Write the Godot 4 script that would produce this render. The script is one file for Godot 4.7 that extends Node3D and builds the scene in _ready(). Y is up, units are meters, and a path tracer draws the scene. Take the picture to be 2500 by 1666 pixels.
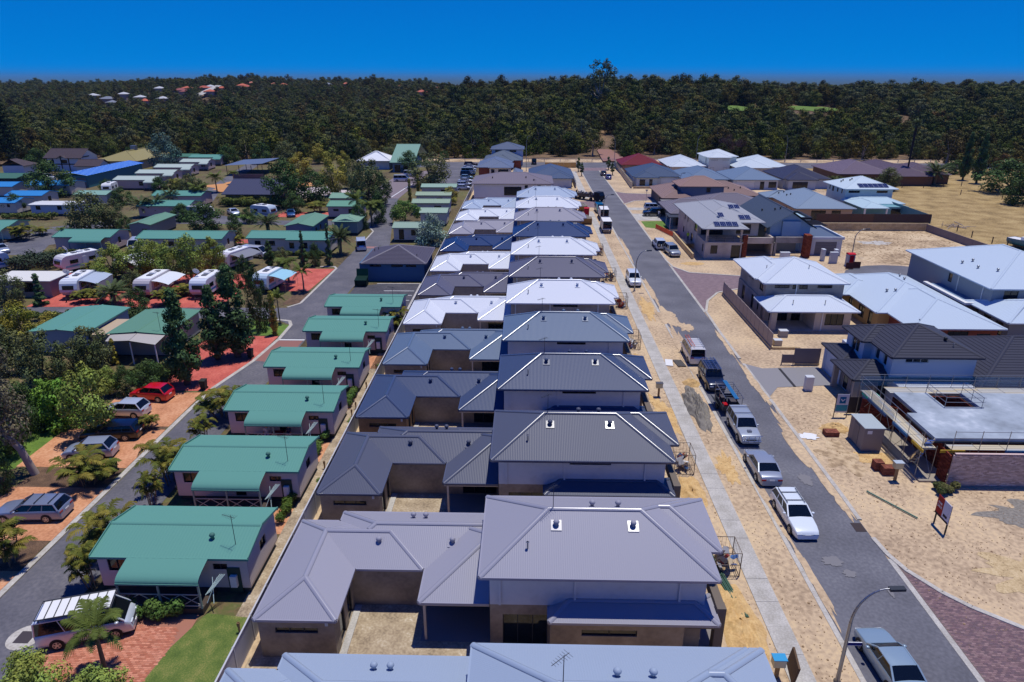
extends Node3D
# Aerial view over a new street of townhouses with a caravan park beside it. x runs across the street, -z up the street, y up, metres.

var M := {}
var used := {}
var org := Vector3.ZERO
var rng := RandomNumberGenerator.new()

func _ready() -> void:
	rng.seed = 11
	set_view()
	make_materials()
	build_ground()
	build_row()
	build_right()
	build_far()
	build_park()
	build_trees()
	build_vehicles()
	build_small_things()

func set_view() -> void:
	var cam := Camera3D.new()
	cam.name = "camera"
	cam.position = Vector3(0, 30, 0)
	cam.rotation_degrees = Vector3(-21.264, 1.3186, 0)
	cam.fov = 53.296
	cam.near = 0.5
	cam.far = 9000.0
	add_child(cam)
	cam.current = true
	var e := Environment.new()
	e.background_mode = Environment.BG_SKY
	var sm := ProceduralSkyMaterial.new()
	sm.sky_top_color = Color(0.03, 0.25, 0.64)
	sm.sky_horizon_color = Color(0.0, 0.47, 0.79)
	sm.sky_curve = 0.12
	sm.ground_bottom_color = Color(0.17, 0.15, 0.12)
	sm.ground_horizon_color = Color(0.30, 0.36, 0.38)
	sm.sun_angle_max = 12.0
	sm.sun_curve = 0.12
	var sky := Sky.new()
	sky.sky_material = sm
	e.sky = sky
	e.background_energy_multiplier = 1.1
	e.tonemap_mode = Environment.TONE_MAPPER_LINEAR
	e.tonemap_exposure = 1.08
	e.sdfgi_enabled = true
	e.ssao_enabled = true
	e.ssil_enabled = true
	e.fog_enabled = true
	e.fog_density = 0.00005
	e.fog_light_color = Color(0.55, 0.72, 0.92)
	var we := WorldEnvironment.new()
	we.name = "air"
	we.environment = e
	add_child(we)
	var sun := DirectionalLight3D.new()
	sun.name = "sun"
	sun.light_color = Color(1.0, 0.985, 0.955)
	sun.light_energy = 1.08
	sun.light_angular_distance = 0.5
	sun.shadow_enabled = true
	sun.look_at_from_position(Vector3.ZERO, Vector3(-0.14, -1.0, 0.17), Vector3.RIGHT)
	add_child(sun)

# ---------- mesh builder ----------
class B:
	var v := PackedVector3Array()
	var n := PackedVector3Array()
	var c := PackedColorArray()
	var col := Color(1, 1, 1)
	func tri(p: Vector3, q: Vector3, r: Vector3) -> void:
		var m := (r - p).cross(q - p).normalized()
		v.append(p); v.append(q); v.append(r)
		n.append(m); n.append(m); n.append(m)
		c.append(col); c.append(col); c.append(col)
	func tri_n(p: Vector3, q: Vector3, r: Vector3, a: Vector3, b: Vector3, d: Vector3) -> void:
		v.append(p); v.append(q); v.append(r)
		n.append(a); n.append(b); n.append(d)
		c.append(col); c.append(col); c.append(col)
	func quad(p: Vector3, q: Vector3, r: Vector3, s: Vector3) -> void:
		tri(p, q, r); tri(p, r, s)
	func fan(a: Array) -> void:
		for i in range(1, a.size() - 1): tri(a[0], a[i], a[i + 1])
	# box from corner to corner
	func box(x0: float, x1: float, y0: float, y1: float, z0: float, z1: float) -> void:
		obox(Vector3((x0 + x1) / 2, (y0 + y1) / 2, (z0 + z1) / 2), Vector3(absf(x1 - x0), 0, 0) / 2, Vector3(0, absf(y1 - y0), 0) / 2, Vector3(0, 0, absf(z1 - z0)) / 2)
	# box from centre and half axes
	func obox(o: Vector3, a: Vector3, b: Vector3, d: Vector3) -> void:
		for k in [[a, b, d], [b, d, a], [d, a, b]]:
			for s in [-1.0, 1.0]:
				var f: Vector3 = o + k[0] * s
				if s > 0: quad(f - k[1] - k[2], f - k[1] + k[2], f + k[1] + k[2], f + k[1] - k[2])
				else: quad(f - k[1] - k[2], f + k[1] - k[2], f + k[1] + k[2], f - k[1] + k[2])
	# bar with rectangular section from p to q
	func bar(p: Vector3, q: Vector3, w: float, h: float) -> void:
		var d := q - p
		if d.length() < 0.0001: return
		var side := d.cross(Vector3.UP)
		if side.length() < 0.001 * d.length(): side = Vector3.RIGHT
		side = side.normalized()
		var up := side.cross(d).normalized()
		obox((p + q) / 2, side * w / 2, up * h / 2, d / 2)
	func tube(p: Vector3, q: Vector3, r0: float, r1: float, k := 6, caps := true) -> void:
		var d := (q - p).normalized()
		var a := d.cross(Vector3.UP)
		if a.length() < 0.01: a = Vector3.RIGHT
		a = a.normalized()
		var b := d.cross(a)
		for i in k:
			var t0 := TAU * i / k
			var t1 := TAU * (i + 1) / k
			var u0 := a * cos(t0) + b * sin(t0)
			var u1 := a * cos(t1) + b * sin(t1)
			tri_n(p + u0 * r0, q + u0 * r1, q + u1 * r1, u0, u0, u1)
			tri_n(p + u0 * r0, q + u1 * r1, p + u1 * r0, u0, u1, u1)
			if caps:
				tri(q, q + u1 * r1, q + u0 * r1)
				tri(p, p + u0 * r0, p + u1 * r0)
	func path(pts: Array, r0: float, r1: float, k := 6) -> void:
		var m := pts.size() - 1
		for i in m: tube(pts[i], pts[i + 1], lerpf(r0, r1, float(i) / m), lerpf(r0, r1, float(i + 1) / m), k, i == 0 or i == m - 1)
	# turned shape round the vertical through o; prof holds (radius, height)
	func lathe(o: Vector3, prof: Array, k := 10) -> void:
		var rows := []
		for p in prof:
			var row := PackedVector3Array()
			for i in k + 1: row.append(o + Vector3(p.x * cos(TAU * i / k), p.y, p.x * sin(TAU * i / k)))
			rows.append(row)
		surf(rows)
	# smooth surface through rows of points
	func surf(rows: Array) -> void:
		var nr := rows.size()
		var nc: int = rows[0].size()
		var nn := []
		for i in nr:
			var row := PackedVector3Array()
			for j in nc:
				var di: Vector3 = rows[mini(i + 1, nr - 1)][j] - rows[maxi(i - 1, 0)][j]
				var dj: Vector3 = rows[i][mini(j + 1, nc - 1)] - rows[i][maxi(j - 1, 0)]
				var m := di.cross(dj)
				row.append(m.normalized() if m.length() > 1e-9 else Vector3.UP)
			nn.append(row)
		for i in nr - 1:
			for j in nc - 1:
				tri_n(rows[i][j], rows[i][j + 1], rows[i + 1][j + 1], nn[i][j], nn[i][j + 1], nn[i + 1][j + 1])
				tri_n(rows[i][j], rows[i + 1][j + 1], rows[i + 1][j], nn[i][j], nn[i + 1][j + 1], nn[i + 1][j])
	# profile of (z, y) points drawn out along x
	func prism(prof: Array, x0: float, x1: float) -> void:
		var p2 := PackedVector2Array(prof)
		if Geometry2D.is_polygon_clockwise(p2): p2.reverse()
		var ix := Geometry2D.triangulate_polygon(p2)
		for i in range(0, ix.size(), 3):
			for s in [0, 1]:
				var x := x1 if s else x0
				var q := []
				for k in 3: q.append(Vector3(x, p2[ix[i + k]].y, p2[ix[i + k]].x))
				tri(q[0], q[1], q[2])
		for i in p2.size():
			var a := p2[i]
			var b := p2[(i + 1) % p2.size()]
			quad(Vector3(x0, a.y, a.x), Vector3(x0, b.y, b.x), Vector3(x1, b.y, b.x), Vector3(x1, a.y, a.x))
	func mesh(off := Vector3.ZERO) -> ArrayMesh:
		var out := v
		if off != Vector3.ZERO:
			out = PackedVector3Array(); out.resize(v.size())
			for i in v.size(): out[i] = v[i] - off
		var a := []
		a.resize(Mesh.ARRAY_MAX)
		a[Mesh.ARRAY_VERTEX] = out
		a[Mesh.ARRAY_NORMAL] = n
		a[Mesh.ARRAY_COLOR] = c
		var m := ArrayMesh.new()
		m.add_surface_from_arrays(Mesh.PRIMITIVE_TRIANGLES, a)
		return m

# ---------- nodes ----------
func numbered(called: String) -> String:
	used[called] = used.get(called, -1) + 1
	return called if used[called] == 0 else "%s_%03d" % [called, used[called]]

func tag(o: Node, label: String, category: String, group := "") -> void:
	o.set_meta("label", label)
	o.set_meta("category", category)
	if group != "": o.set_meta("group", group)

# a thing: an empty at its base; parts are then built in world coordinates round it
func thing(called: String, label: String, category: String, at := Vector3.ZERO, turn := 0.0, group := "") -> Node3D:
	var o := Node3D.new()
	o.name = numbered(called)
	add_child(o)
	o.position = at
	o.rotation.y = turn
	tag(o, label, category, group)
	return o

func part(called: String, b: B, m: Material, parent: Node, off := Vector3.ZERO) -> MeshInstance3D:
	return put(called, b.mesh(off), m, parent)

func put(called: String, mesh: Mesh, m: Material, parent: Node, at := Vector3.ZERO) -> MeshInstance3D:
	var o := MeshInstance3D.new()
	o.name = called
	o.mesh = mesh
	o.material_override = m
	o.position = at
	parent.add_child(o, true)
	return o

# a thing that is one mesh, built in world coordinates, set on its base point
func single(called: String, b: B, m: Material, at: Vector3, label: String, category: String, group := "") -> MeshInstance3D:
	var o := MeshInstance3D.new()
	o.name = numbered(called)
	o.mesh = b.mesh(at)
	o.material_override = m
	o.position = at
	add_child(o)
	tag(o, label, category, group)
	return o

func struct(called: String, b: B, m: Material) -> MeshInstance3D:
	var o := MeshInstance3D.new()
	o.name = numbered(called)
	o.mesh = b.mesh()
	o.material_override = m
	add_child(o)
	o.set_meta("kind", "structure")
	return o

func copy(o: Node3D, at: Vector3, turn: float, label: String, sc := 1.0) -> Node3D:
	var r: Node3D = o.duplicate()
	var base := String(o.name).rstrip("0123456789")
	if base.ends_with("_"): base = base.substr(0, base.length() - 1)
	r.name = numbered(base)
	add_child(r)
	r.position = at
	r.rotation.y = turn
	r.scale = Vector3.ONE * sc
	r.set_meta("label", label)
	return r

# ---------- materials ----------
func s(r: float, g: float, b: float) -> Color:
	return Color(r / 255.0, g / 255.0, b / 255.0)

func pm(c: Color, rough := 0.7, metal := 0.0) -> StandardMaterial3D:
	var k := "%s %.2f %.2f" % [c.to_html(), rough, metal]
	if not M.has(k):
		var m := StandardMaterial3D.new()
		m.albedo_color = c
		m.roughness = rough
		m.metallic = metal
		if rough > 0.35 and rough < 0.55: m.metallic_specular = 0.22
		M[k] = m
	return M[k]

func vm(rough := 0.6, back := Color(0, 0, 0)) -> StandardMaterial3D:
	var m := StandardMaterial3D.new()
	m.vertex_color_use_as_albedo = true
	m.roughness = rough
	m.metallic_specular = 0.12
	if back != Color(0, 0, 0):
		m.backlight_enabled = true
		m.backlight = back
	return m

# an image of layered noise run through a ramp; coarse and fine layers together
func noise_tex(ramp: Array, seed_: int, size := 512, coarse := 0.006, fine := 0.06, share := 0.5) -> ImageTexture:
	var f := FastNoiseLite.new()
	f.seed = seed_
	f.noise_type = FastNoiseLite.TYPE_SIMPLEX_SMOOTH
	f.frequency = coarse
	f.fractal_octaves = 4
	var a := f.get_seamless_image(size, size)
	f.frequency = fine
	f.seed = seed_ + 5
	f.fractal_octaves = 3
	var b := f.get_seamless_image(size, size)
	var g := Gradient.new()
	g.offsets = PackedFloat32Array()
	var offs := PackedFloat32Array()
	var cols := PackedColorArray()
	for k in ramp:
		offs.append(k[0]); cols.append(k[1])
	g.offsets = offs
	g.colors = cols
	var lut := PackedByteArray()
	lut.resize(256 * 3)
	for i in 256:
		var cc := g.sample(i / 255.0)
		lut[i * 3] = int(cc.r * 255); lut[i * 3 + 1] = int(cc.g * 255); lut[i * 3 + 2] = int(cc.b * 255)
	a.convert(Image.FORMAT_L8); b.convert(Image.FORMAT_L8)
	var da := a.get_data()
	var db := b.get_data()
	var out := PackedByteArray()
	out.resize(size * size * 3)
	for i in size * size:
		var t := clampi(int(da[i] * (1.0 - share) + db[i] * share), 0, 255) * 3
		out[i * 3] = lut[t]; out[i * 3 + 1] = lut[t + 1]; out[i * 3 + 2] = lut[t + 2]
	return ImageTexture.create_from_image(Image.create_from_data(size, size, false, Image.FORMAT_RGB8, out))

func tm(tex: Texture2D, metres: float, rough := 0.9, tint := Color.WHITE) -> StandardMaterial3D:
	var m := StandardMaterial3D.new()
	m.albedo_texture = tex
	m.albedo_color = tint
	m.roughness = rough
	m.uv1_triplanar = true
	m.uv1_world_triplanar = true
	m.uv1_scale = Vector3.ONE / metres
	return m

func make_materials() -> void:
	var sand := noise_tex([[0.0, s(132, 112, 90)], [0.38, s(176, 152, 122)], [0.5, s(190, 166, 134)], [0.6, s(198, 173, 138)], [0.75, s(206, 180, 140)], [1.0, s(224, 204, 170)]], 3, 1024, 0.004, 0.07, 0.55)
	M.sand = tm(sand, 34.0, 0.95)
	M.lot_sand = tm(noise_tex([[0.0, s(96, 80, 58)], [0.36, s(160, 136, 104)], [0.5, s(190, 165, 130)], [0.7, s(204, 182, 146)], [1.0, s(224, 208, 180)]], 13, 512, 0.006, 0.07, 0.5), 30.0, 0.95)
	M.yellow_sand = tm(noise_tex([[0.0, s(150, 116, 66)], [0.4, s(194, 158, 104)], [0.6, s(206, 172, 116)], [1.0, s(222, 194, 142)]], 8, 256, 0.02, 0.1), 5.0, 0.95)
	M.court = tm(noise_tex([[0.0, s(110, 96, 78)], [0.4, s(158, 140, 114)], [0.62, s(176, 158, 130)], [0.78, s(190, 176, 152)], [1.0, s(232, 228, 220)]], 21, 512, 0.012, 0.08), 9.0, 0.95)
	M.asphalt = tm(noise_tex([[0.0, s(74, 74, 80)], [0.4, s(93, 93, 100)], [0.6, s(102, 102, 109)], [0.78, s(114, 114, 119)], [1.0, s(146, 142, 138)]], 4, 1024, 0.005, 0.11, 0.5), 34.0, 0.85)
	M.park_asphalt = tm(noise_tex([[0.0, s(70, 69, 75)], [0.45, s(92, 91, 98)], [0.6, s(100, 98, 104)], [1.0, s(124, 121, 122)]], 5, 512, 0.008, 0.12), 22.0, 0.85)
	M.dark_asphalt = tm(noise_tex([[0.0, s(52, 52, 58)], [0.5, s(70, 69, 76)], [1.0, s(100, 98, 100)]], 6, 256, 0.02, 0.12), 12.0, 0.85)
	M.concrete = tm(noise_tex([[0.0, s(146, 140, 130)], [0.45, s(172, 168, 160)], [0.6, s(182, 178, 171)], [1.0, s(206, 200, 188)]], 7, 512, 0.01, 0.1), 9.0, 0.9)
	M.kerb = tm(noise_tex([[0.0, s(150, 142, 128)], [0.5, s(180, 175, 166)], [1.0, s(205, 200, 190)]], 9, 256, 0.02, 0.1), 6.0, 0.9)
	M.red_pad = tm(noise_tex([[0.0, s(150, 66, 56)], [0.45, s(188, 88, 74)], [0.6, s(196, 97, 82)], [1.0, s(214, 128, 108)]], 10, 256, 0.01, 0.1), 8.0, 0.85)
	M.orange_pad = tm(noise_tex([[0.0, s(150, 98, 66)], [0.45, s(192, 132, 92)], [0.62, s(202, 144, 104)], [1.0, s(220, 172, 134)]], 12, 256, 0.01, 0.1), 8.0, 0.85)
	M.mulch = tm(noise_tex([[0.0, s(38, 28, 20)], [0.4, s(82, 62, 46)], [0.6, s(112, 86, 64)], [1.0, s(164, 134, 104)]], 14, 512, 0.01, 0.2, 0.7), 7.0, 0.95)
	M.park_ground = tm(noise_tex([[0.0, s(52, 46, 28)], [0.35, s(84, 72, 46)], [0.5, s(108, 92, 60)], [0.62, s(88, 92, 46)], [0.8, s(132, 112, 80)], [1.0, s(150, 128, 96)]], 15, 512, 0.006, 0.1), 40.0, 0.95)
	M.lawn = tm(noise_tex([[0.0, s(56, 74, 26)], [0.4, s(84, 104, 40)], [0.6, s(104, 116, 52)], [0.8, s(134, 128, 70)], [1.0, s(160, 144, 92)]], 16, 512, 0.012, 0.15), 9.0, 0.95)
	M.green_lawn = tm(noise_tex([[0.0, s(66, 92, 30)], [0.5, s(94, 122, 42)], [1.0, s(122, 144, 62)]], 17, 256, 0.02, 0.15), 8.0, 0.95)
	M.straw = tm(noise_tex([[0.0, s(92, 76, 40)], [0.38, s(140, 116, 70)], [0.55, s(164, 138, 88)], [0.75, s(180, 156, 104)], [1.0, s(196, 176, 128)]], 18, 1024, 0.007, 0.09, 0.55), 40.0, 0.95)
	M.bush_floor = tm(noise_tex([[0.0, s(52, 40, 26)], [0.4, s(92, 72, 50)], [0.6, s(120, 96, 68)], [0.8, s(150, 116, 80)], [1.0, s(176, 140, 98)]], 19, 512, 0.008, 0.1), 60.0, 0.95)
	M.gravel = tm(noise_tex([[0.0, s(60, 58, 54)], [0.45, s(122, 116, 108)], [0.6, s(140, 134, 124)], [1.0, s(180, 172, 160)]], 20, 256, 0.03, 0.3, 0.7), 2.5, 0.95)
	M.render_brown = tm(noise_tex([[0.0, s(118, 106, 92)], [0.45, s(146, 132, 114)], [0.6, s(154, 140, 121)], [1.0, s(172, 158, 138)]], 22, 512, 0.008, 0.05, 0.3), 9.0, 0.9)
	M.render_grey = tm(noise_tex([[0.0, s(128, 122, 116)], [0.5, s(152, 146, 140)], [1.0, s(172, 166, 160)]], 23, 256, 0.01, 0.08, 0.3), 9.0, 0.9)
	M.render_blue = tm(noise_tex([[0.0, s(176, 182, 188)], [0.5, s(194, 200, 206)], [1.0, s(206, 210, 214)]], 24, 256, 0.01, 0.08, 0.3), 9.0, 0.9)
	M.render_cream = tm(noise_tex([[0.0, s(164, 152, 138)], [0.5, s(190, 178, 164)], [1.0, s(204, 194, 180)]], 25, 256, 0.01, 0.08, 0.3), 9.0, 0.9)
	M.limestone = tm(noise_tex([[0.0, s(150, 126, 90)], [0.5, s(190, 166, 124)], [1.0, s(214, 192, 154)]], 26, 256, 0.02, 0.1), 5.0, 0.95)
	M.glass = pm(s(20, 26, 34), 0.06)
	M.car_glass = pm(s(14, 20, 26), 0.04)
	M.frame = pm(s(58, 58, 62), 0.4)
	M.white_frame = pm(s(212, 212, 210), 0.4)
	M.white = pm(s(222, 222, 220), 0.45)
	M.steel = pm(s(150, 152, 156), 0.35, 0.8)
	M.dark_steel = pm(s(74, 76, 80), 0.5, 0.3)
	M.black = pm(s(26, 26, 28), 0.6)
	M.tyre = pm(s(24, 24, 25), 0.85)
	M.rim = pm(s(170, 172, 176), 0.3, 0.7)
	M.chrome = pm(s(200, 202, 206), 0.15, 0.9)
	M.tail = pm(s(150, 16, 18), 0.2)
	M.lamp_glass = pm(s(205, 212, 218), 0.12)
	M.bark = pm(s(92, 78, 66), 0.9)
	M.pale_bark = pm(s(168, 152, 138), 0.85)
	M.timber = pm(s(148, 118, 80), 0.85)
	M.brick_red = pm(s(124, 62, 46), 0.9)
	M.siding = pm(s(204, 190, 182), 0.7)
	M.leaf = vm(0.55, Color(0.10, 0.14, 0.03))
	M.frond = vm(0.45, Color(0.16, 0.19, 0.04))
	M.vc = vm(0.85)

# ---------- roofs ----------
func clip2(poly: PackedVector2Array, a: float, b: float, c: float) -> PackedVector2Array:
	# keep where a x + b y + c >= 0
	var out := PackedVector2Array()
	var k := poly.size()
	for i in k:
		var p := poly[i]
		var q := poly[(i + 1) % k]
		var dp := a * p.x + b * p.y + c
		var dq := a * q.x + b * q.y + c
		if dp >= 0: out.append(p)
		if (dp > 0 and dq < 0) or (dp < 0 and dq > 0): out.append(p.lerp(q, dp / (dp - dq)))
	return out

# planes (a, b, c) of the slopes of one block; sides listed in open have no slope (gable or wall)
func slopes(r: Array, e: float, k: float) -> Array:
	var open: String = r[4] if r.size() > 4 else ""
	var ee: float = e + (r[5] if r.size() > 5 else 0.0)
	var out := []
	if not "l" in open: out.append(Vector3(k, 0, ee - k * r[0]))
	if not "r" in open: out.append(Vector3(-k, 0, ee + k * r[1]))
	if not "b" in open: out.append(Vector3(0, k, ee - k * r[2]))
	if not "f" in open: out.append(Vector3(0, -k, ee + k * r[3]))
	return out

func high(pl: Array, x: float, z: float) -> float:
	var h := 1e9
	for p in pl: h = minf(h, p.x * x + p.y * z + p.z)
	return h

# rects: [x0, x1, zback, zfront, open sides, raise]; the roof is the upper hull of their hipped slopes
func roof_faces(rects: Array, e: float, k: float) -> Array:
	var pls := []
	for r in rects: pls.append(slopes(r, e, k))
	var out := []
	for i in rects.size():
		var r: Array = rects[i]
		for m in pls[i].size():
			var p: Vector3 = pls[i][m]
			var f := PackedVector2Array([Vector2(r[0], r[2]), Vector2(r[1], r[2]), Vector2(r[1], r[3]), Vector2(r[0], r[3])])
			for q in pls[i].size():
				if q != m:
					var d: Vector3 = pls[i][q] - p
					f = clip2(f, d.x, d.y, d.z)
			if f.size() < 3: continue
			var pieces := [f]
			for j in rects.size():
				if j == i: continue
				var t: Array = rects[j]
				var eps := 0.0005 if j < i else -0.0005
				var cut := f
				cut = clip2(cut, 1, 0, -t[0] + 0.0001); cut = clip2(cut, -1, 0, t[1] + 0.0001)
				cut = clip2(cut, 0, 1, -t[2] + 0.0001); cut = clip2(cut, 0, -1, t[3] + 0.0001)
				for q in pls[j]:
					var d: Vector3 = q - p
					cut = clip2(cut, d.x, d.y, d.z + eps)
				if cut.size() < 3: continue
				var nx := []
				for pc in pieces:
					for g in Geometry2D.clip_polygons(pc, cut):
						if not Geometry2D.is_polygon_clockwise(g): nx.append(g)
				pieces = nx
			for pc in pieces: out.append([pc, p])
	return out

# covering of one slope: corrugated ("rib"), tiled ("tile") or plain
func cover(b: B, poly: PackedVector2Array, p: Vector3, style: String, w: float, amp: float) -> void:
	var g := Vector2(p.x, p.y)
	var up := g.normalized() if g.length() > 1e-6 else Vector2(0, -1)
	var u := Vector2(-up.y, up.x) if style != "tile" else up
	var ix := Geometry2D.triangulate_polygon(poly)
	for i in range(0, ix.size(), 3):
		var t := PackedVector2Array([poly[ix[i]], poly[ix[i + 1]], poly[ix[i + 2]]])
		if style == "flat":
			lay(b, t, p, PackedFloat32Array([0, 0, 0]))
			continue
		var lo := 1e9
		var hi := -1e9
		for q in t:
			lo = minf(lo, q.dot(u)); hi = maxf(hi, q.dot(u))
		for k in range(floori(lo / w), ceili(hi / w)):
			var c := clip2(clip2(t, u.x, u.y, -k * w), -u.x, -u.y, (k + 1) * w)
			if c.size() < 3: continue
			var off := PackedFloat32Array()
			for q in c:
				var fr := clampf(q.dot(u) / w - k, 0, 1)
				if style == "tile": off.append(amp * (1.0 - fr))
				else: off.append(amp * (fr if k % 2 == 0 else 1.0 - fr))
			lay(b, c, p, off)
			if style == "tile":
				var low := []
				for q in c:
					if q.dot(u) - k * w < 0.001: low.append(q)
				if low.size() == 2:
					var a := Vector3(low[0].x, p.x * low[0].x + p.y * low[0].y + p.z, low[0].y)
					var d := Vector3(low[1].x, p.x * low[1].x + p.y * low[1].y + p.z, low[1].y)
					b.quad(a, d, d + Vector3(0, amp, 0), a + Vector3(0, amp, 0))

func lay(b: B, c: PackedVector2Array, p: Vector3, off: PackedFloat32Array) -> void:
	var q := []
	for i in c.size(): q.append(Vector3(c[i].x, p.x * c[i].x + p.y * c[i].y + p.z + off[i], c[i].y))
	for i in range(1, q.size() - 1):
		var m: Vector3 = (q[i + 1] - q[0]).cross(q[i] - q[0])
		if m.y >= 0: b.tri(q[0], q[i], q[i + 1])
		else: b.tri(q[0], q[i + 1], q[i])

# runs of a line that stay on top of the roof hull
func runs(a: Vector3, c: Vector3, rects: Array, pls: Array, me: int, tol := 0.03) -> Array:
	var out := []
	var k := maxi(4, int(a.distance_to(c) / 0.3))
	var start := -1
	for i in k + 1:
		var ok := false
		if i < k:
			var q := a.lerp(c, (i + 0.5) / k)
			ok = true
			for j in rects.size():
				if j == me: continue
				var t: Array = rects[j]
				if q.x > t[0] - 0.01 and q.x < t[1] + 0.01 and q.z > t[2] - 0.01 and q.z < t[3] + 0.01:
					var h := high(pls[j], q.x, q.z)
					if h > q.y + tol or (j < me and h > q.y - 0.004): ok = false
		if ok and start < 0: start = i
		if not ok and start >= 0:
			out.append([a.lerp(c, float(start) / k), a.lerp(c, float(i) / k)])
			start = -1
	return out

# a whole roof: sheets, ridge and hip capping, gutters; returns the roof node
func roof(parent: Node, rects: Array, e: float, k: float, m: Material, style := "rib", w := 0.11, capm: Material = null) -> MeshInstance3D:
	var b := B.new()
	for f in roof_faces(rects, e, k): cover(b, f[0], f[1], style, w, 0.035 if style == "tile" else w * 0.09)
	var node := part("roof", b, m, parent, org)
	var cb := B.new()
	var gb := B.new()
	var pls := []
	for r in rects: pls.append(slopes(r, e, k))
	for i in rects.size():
		var r: Array = rects[i]
		var open: String = r[4] if r.size() > 4 else ""
		var ee: float = e + (r[5] if r.size() > 5 else 0.0)
		var lx: float = r[1] - r[0]
		var lz: float = r[3] - r[2]
		var hl := not "l" in open
		var hr := not "r" in open
		var hf := not "f" in open
		var hb := not "b" in open
		var ends := []
		var half: float
		if hf and hb and (lx >= lz or not (hl and hr)):
			half = lz / 2
			var zc: float = (r[2] + r[3]) / 2
			ends = [Vector3(r[0] + (half if hl else 0.0), ee + k * half, zc), Vector3(r[1] - (half if hr else 0.0), ee + k * half, zc)]
		elif hl and hr:
			half = lx / 2
			var xc: float = (r[0] + r[1]) / 2
			ends = [Vector3(xc, ee + k * half, r[2] + (half if hb else 0.0)), Vector3(xc, ee + k * half, r[3] - (half if hf else 0.0))]
		var lines := []
		if ends.size() == 2:
			lines.append(ends)
			for q in [[r[0], r[2], hl and hb], [r[1], r[2], hr and hb], [r[0], r[3], hl and hf], [r[1], r[3], hr and hf]]:
				if q[2]:
					var best: Vector3 = ends[0] if Vector2(ends[0].x - q[0], ends[0].z - q[1]).length() < Vector2(ends[1].x - q[0], ends[1].z - q[1]).length() else ends[1]
					lines.append([Vector3(q[0], ee, q[1]), best])
		for l in lines:
			for t in runs(l[0], l[1], rects, pls, i):
				if t[0].distance_to(t[1]) > 0.35: ridge_cap(cb, t[0], t[1], 0.13 if style == "rib" else 0.15)
		for q in [[r[0], r[2], r[1], r[2], hb, "b"], [r[0], r[3], r[1], r[3], hf, "f"], [r[0], r[2], r[0], r[3], hl, "l"], [r[1], r[2], r[1], r[3], hr, "r"]]:
			if not q[4]: continue
			for t in runs(Vector3(q[0], ee, q[1]), Vector3(q[2], ee, q[3]), rects, pls, i, 0.001):
				gb.bar(t[0] + Vector3(0, -0.06, 0), t[1] + Vector3(0, -0.06, 0), 0.13, 0.15)
	if cb.v.size(): part("ridge_cap", cb, capm if capm else m, node, org).set_meta("kind", "stuff")
	if gb.v.size(): part("gutter", gb, capm if capm else m, node, org).set_meta("kind", "stuff")
	return node

# folded capping: two flanks and a rounded crown
func ridge_cap(b: B, p: Vector3, q: Vector3, w: float) -> void:
	var d := (q - p)
	var side := d.cross(Vector3.UP).normalized()
	var rows := []
	for t in [p, q]:
		var row := PackedVector3Array()
		for o in [[-1.25, -0.045], [-1.0, 0.012], [-0.35, 0.05], [0.0, 0.062], [0.35, 0.05], [1.0, 0.012], [1.25, -0.045]]:
			row.append(t + side * w * o[0] + Vector3(0, o[1] + 0.02, 0))
		rows.append(row)
	b.surf(rows)

# ---------- walls ----------
# one wall face from a to c, with openings [u0, u1, v0, v1]; n points outwards
func wall_face(b: B, a: Vector3, c: Vector3, y0: float, y1: float, holes: Array, n: Vector3) -> void:
	var d := (c - a)
	var ln := d.length()
	d = d.normalized()
	var hs := holes.duplicate()
	hs.sort_custom(func(p, q): return p[0] < q[0])
	var pt := func(u: float, y: float, dep := 0.0) -> Vector3: return a + d * u + Vector3(0, y - a.y, 0) - n * dep
	var at := 0.0
	var spans := []
	for h in hs:
		if h[0] > at + 0.001: spans.append([at, h[0], y0, y1])
		if h[2] > y0 + 0.001: spans.append([h[0], h[1], y0, h[2]])
		if h[3] < y1 - 0.001: spans.append([h[0], h[1], h[3], y1])
		at = h[1]
		var r := 0.14
		b.quad(pt.call(h[0], h[2]), pt.call(h[0], h[3]), pt.call(h[0], h[3], r), pt.call(h[0], h[2], r))
		b.quad(pt.call(h[1], h[2]), pt.call(h[1], h[3]), pt.call(h[1], h[3], r), pt.call(h[1], h[2], r))
		b.quad(pt.call(h[0], h[2]), pt.call(h[1], h[2]), pt.call(h[1], h[2], r), pt.call(h[0], h[2], r))
		b.quad(pt.call(h[0], h[3]), pt.call(h[1], h[3]), pt.call(h[1], h[3], r), pt.call(h[0], h[3], r))
	if at < ln - 0.001: spans.append([at, ln, y0, y1])
	for q in spans: b.quad(pt.call(q[0], q[2]), pt.call(q[0], q[3]), pt.call(q[1], q[3]), pt.call(q[1], q[2]))

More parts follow.
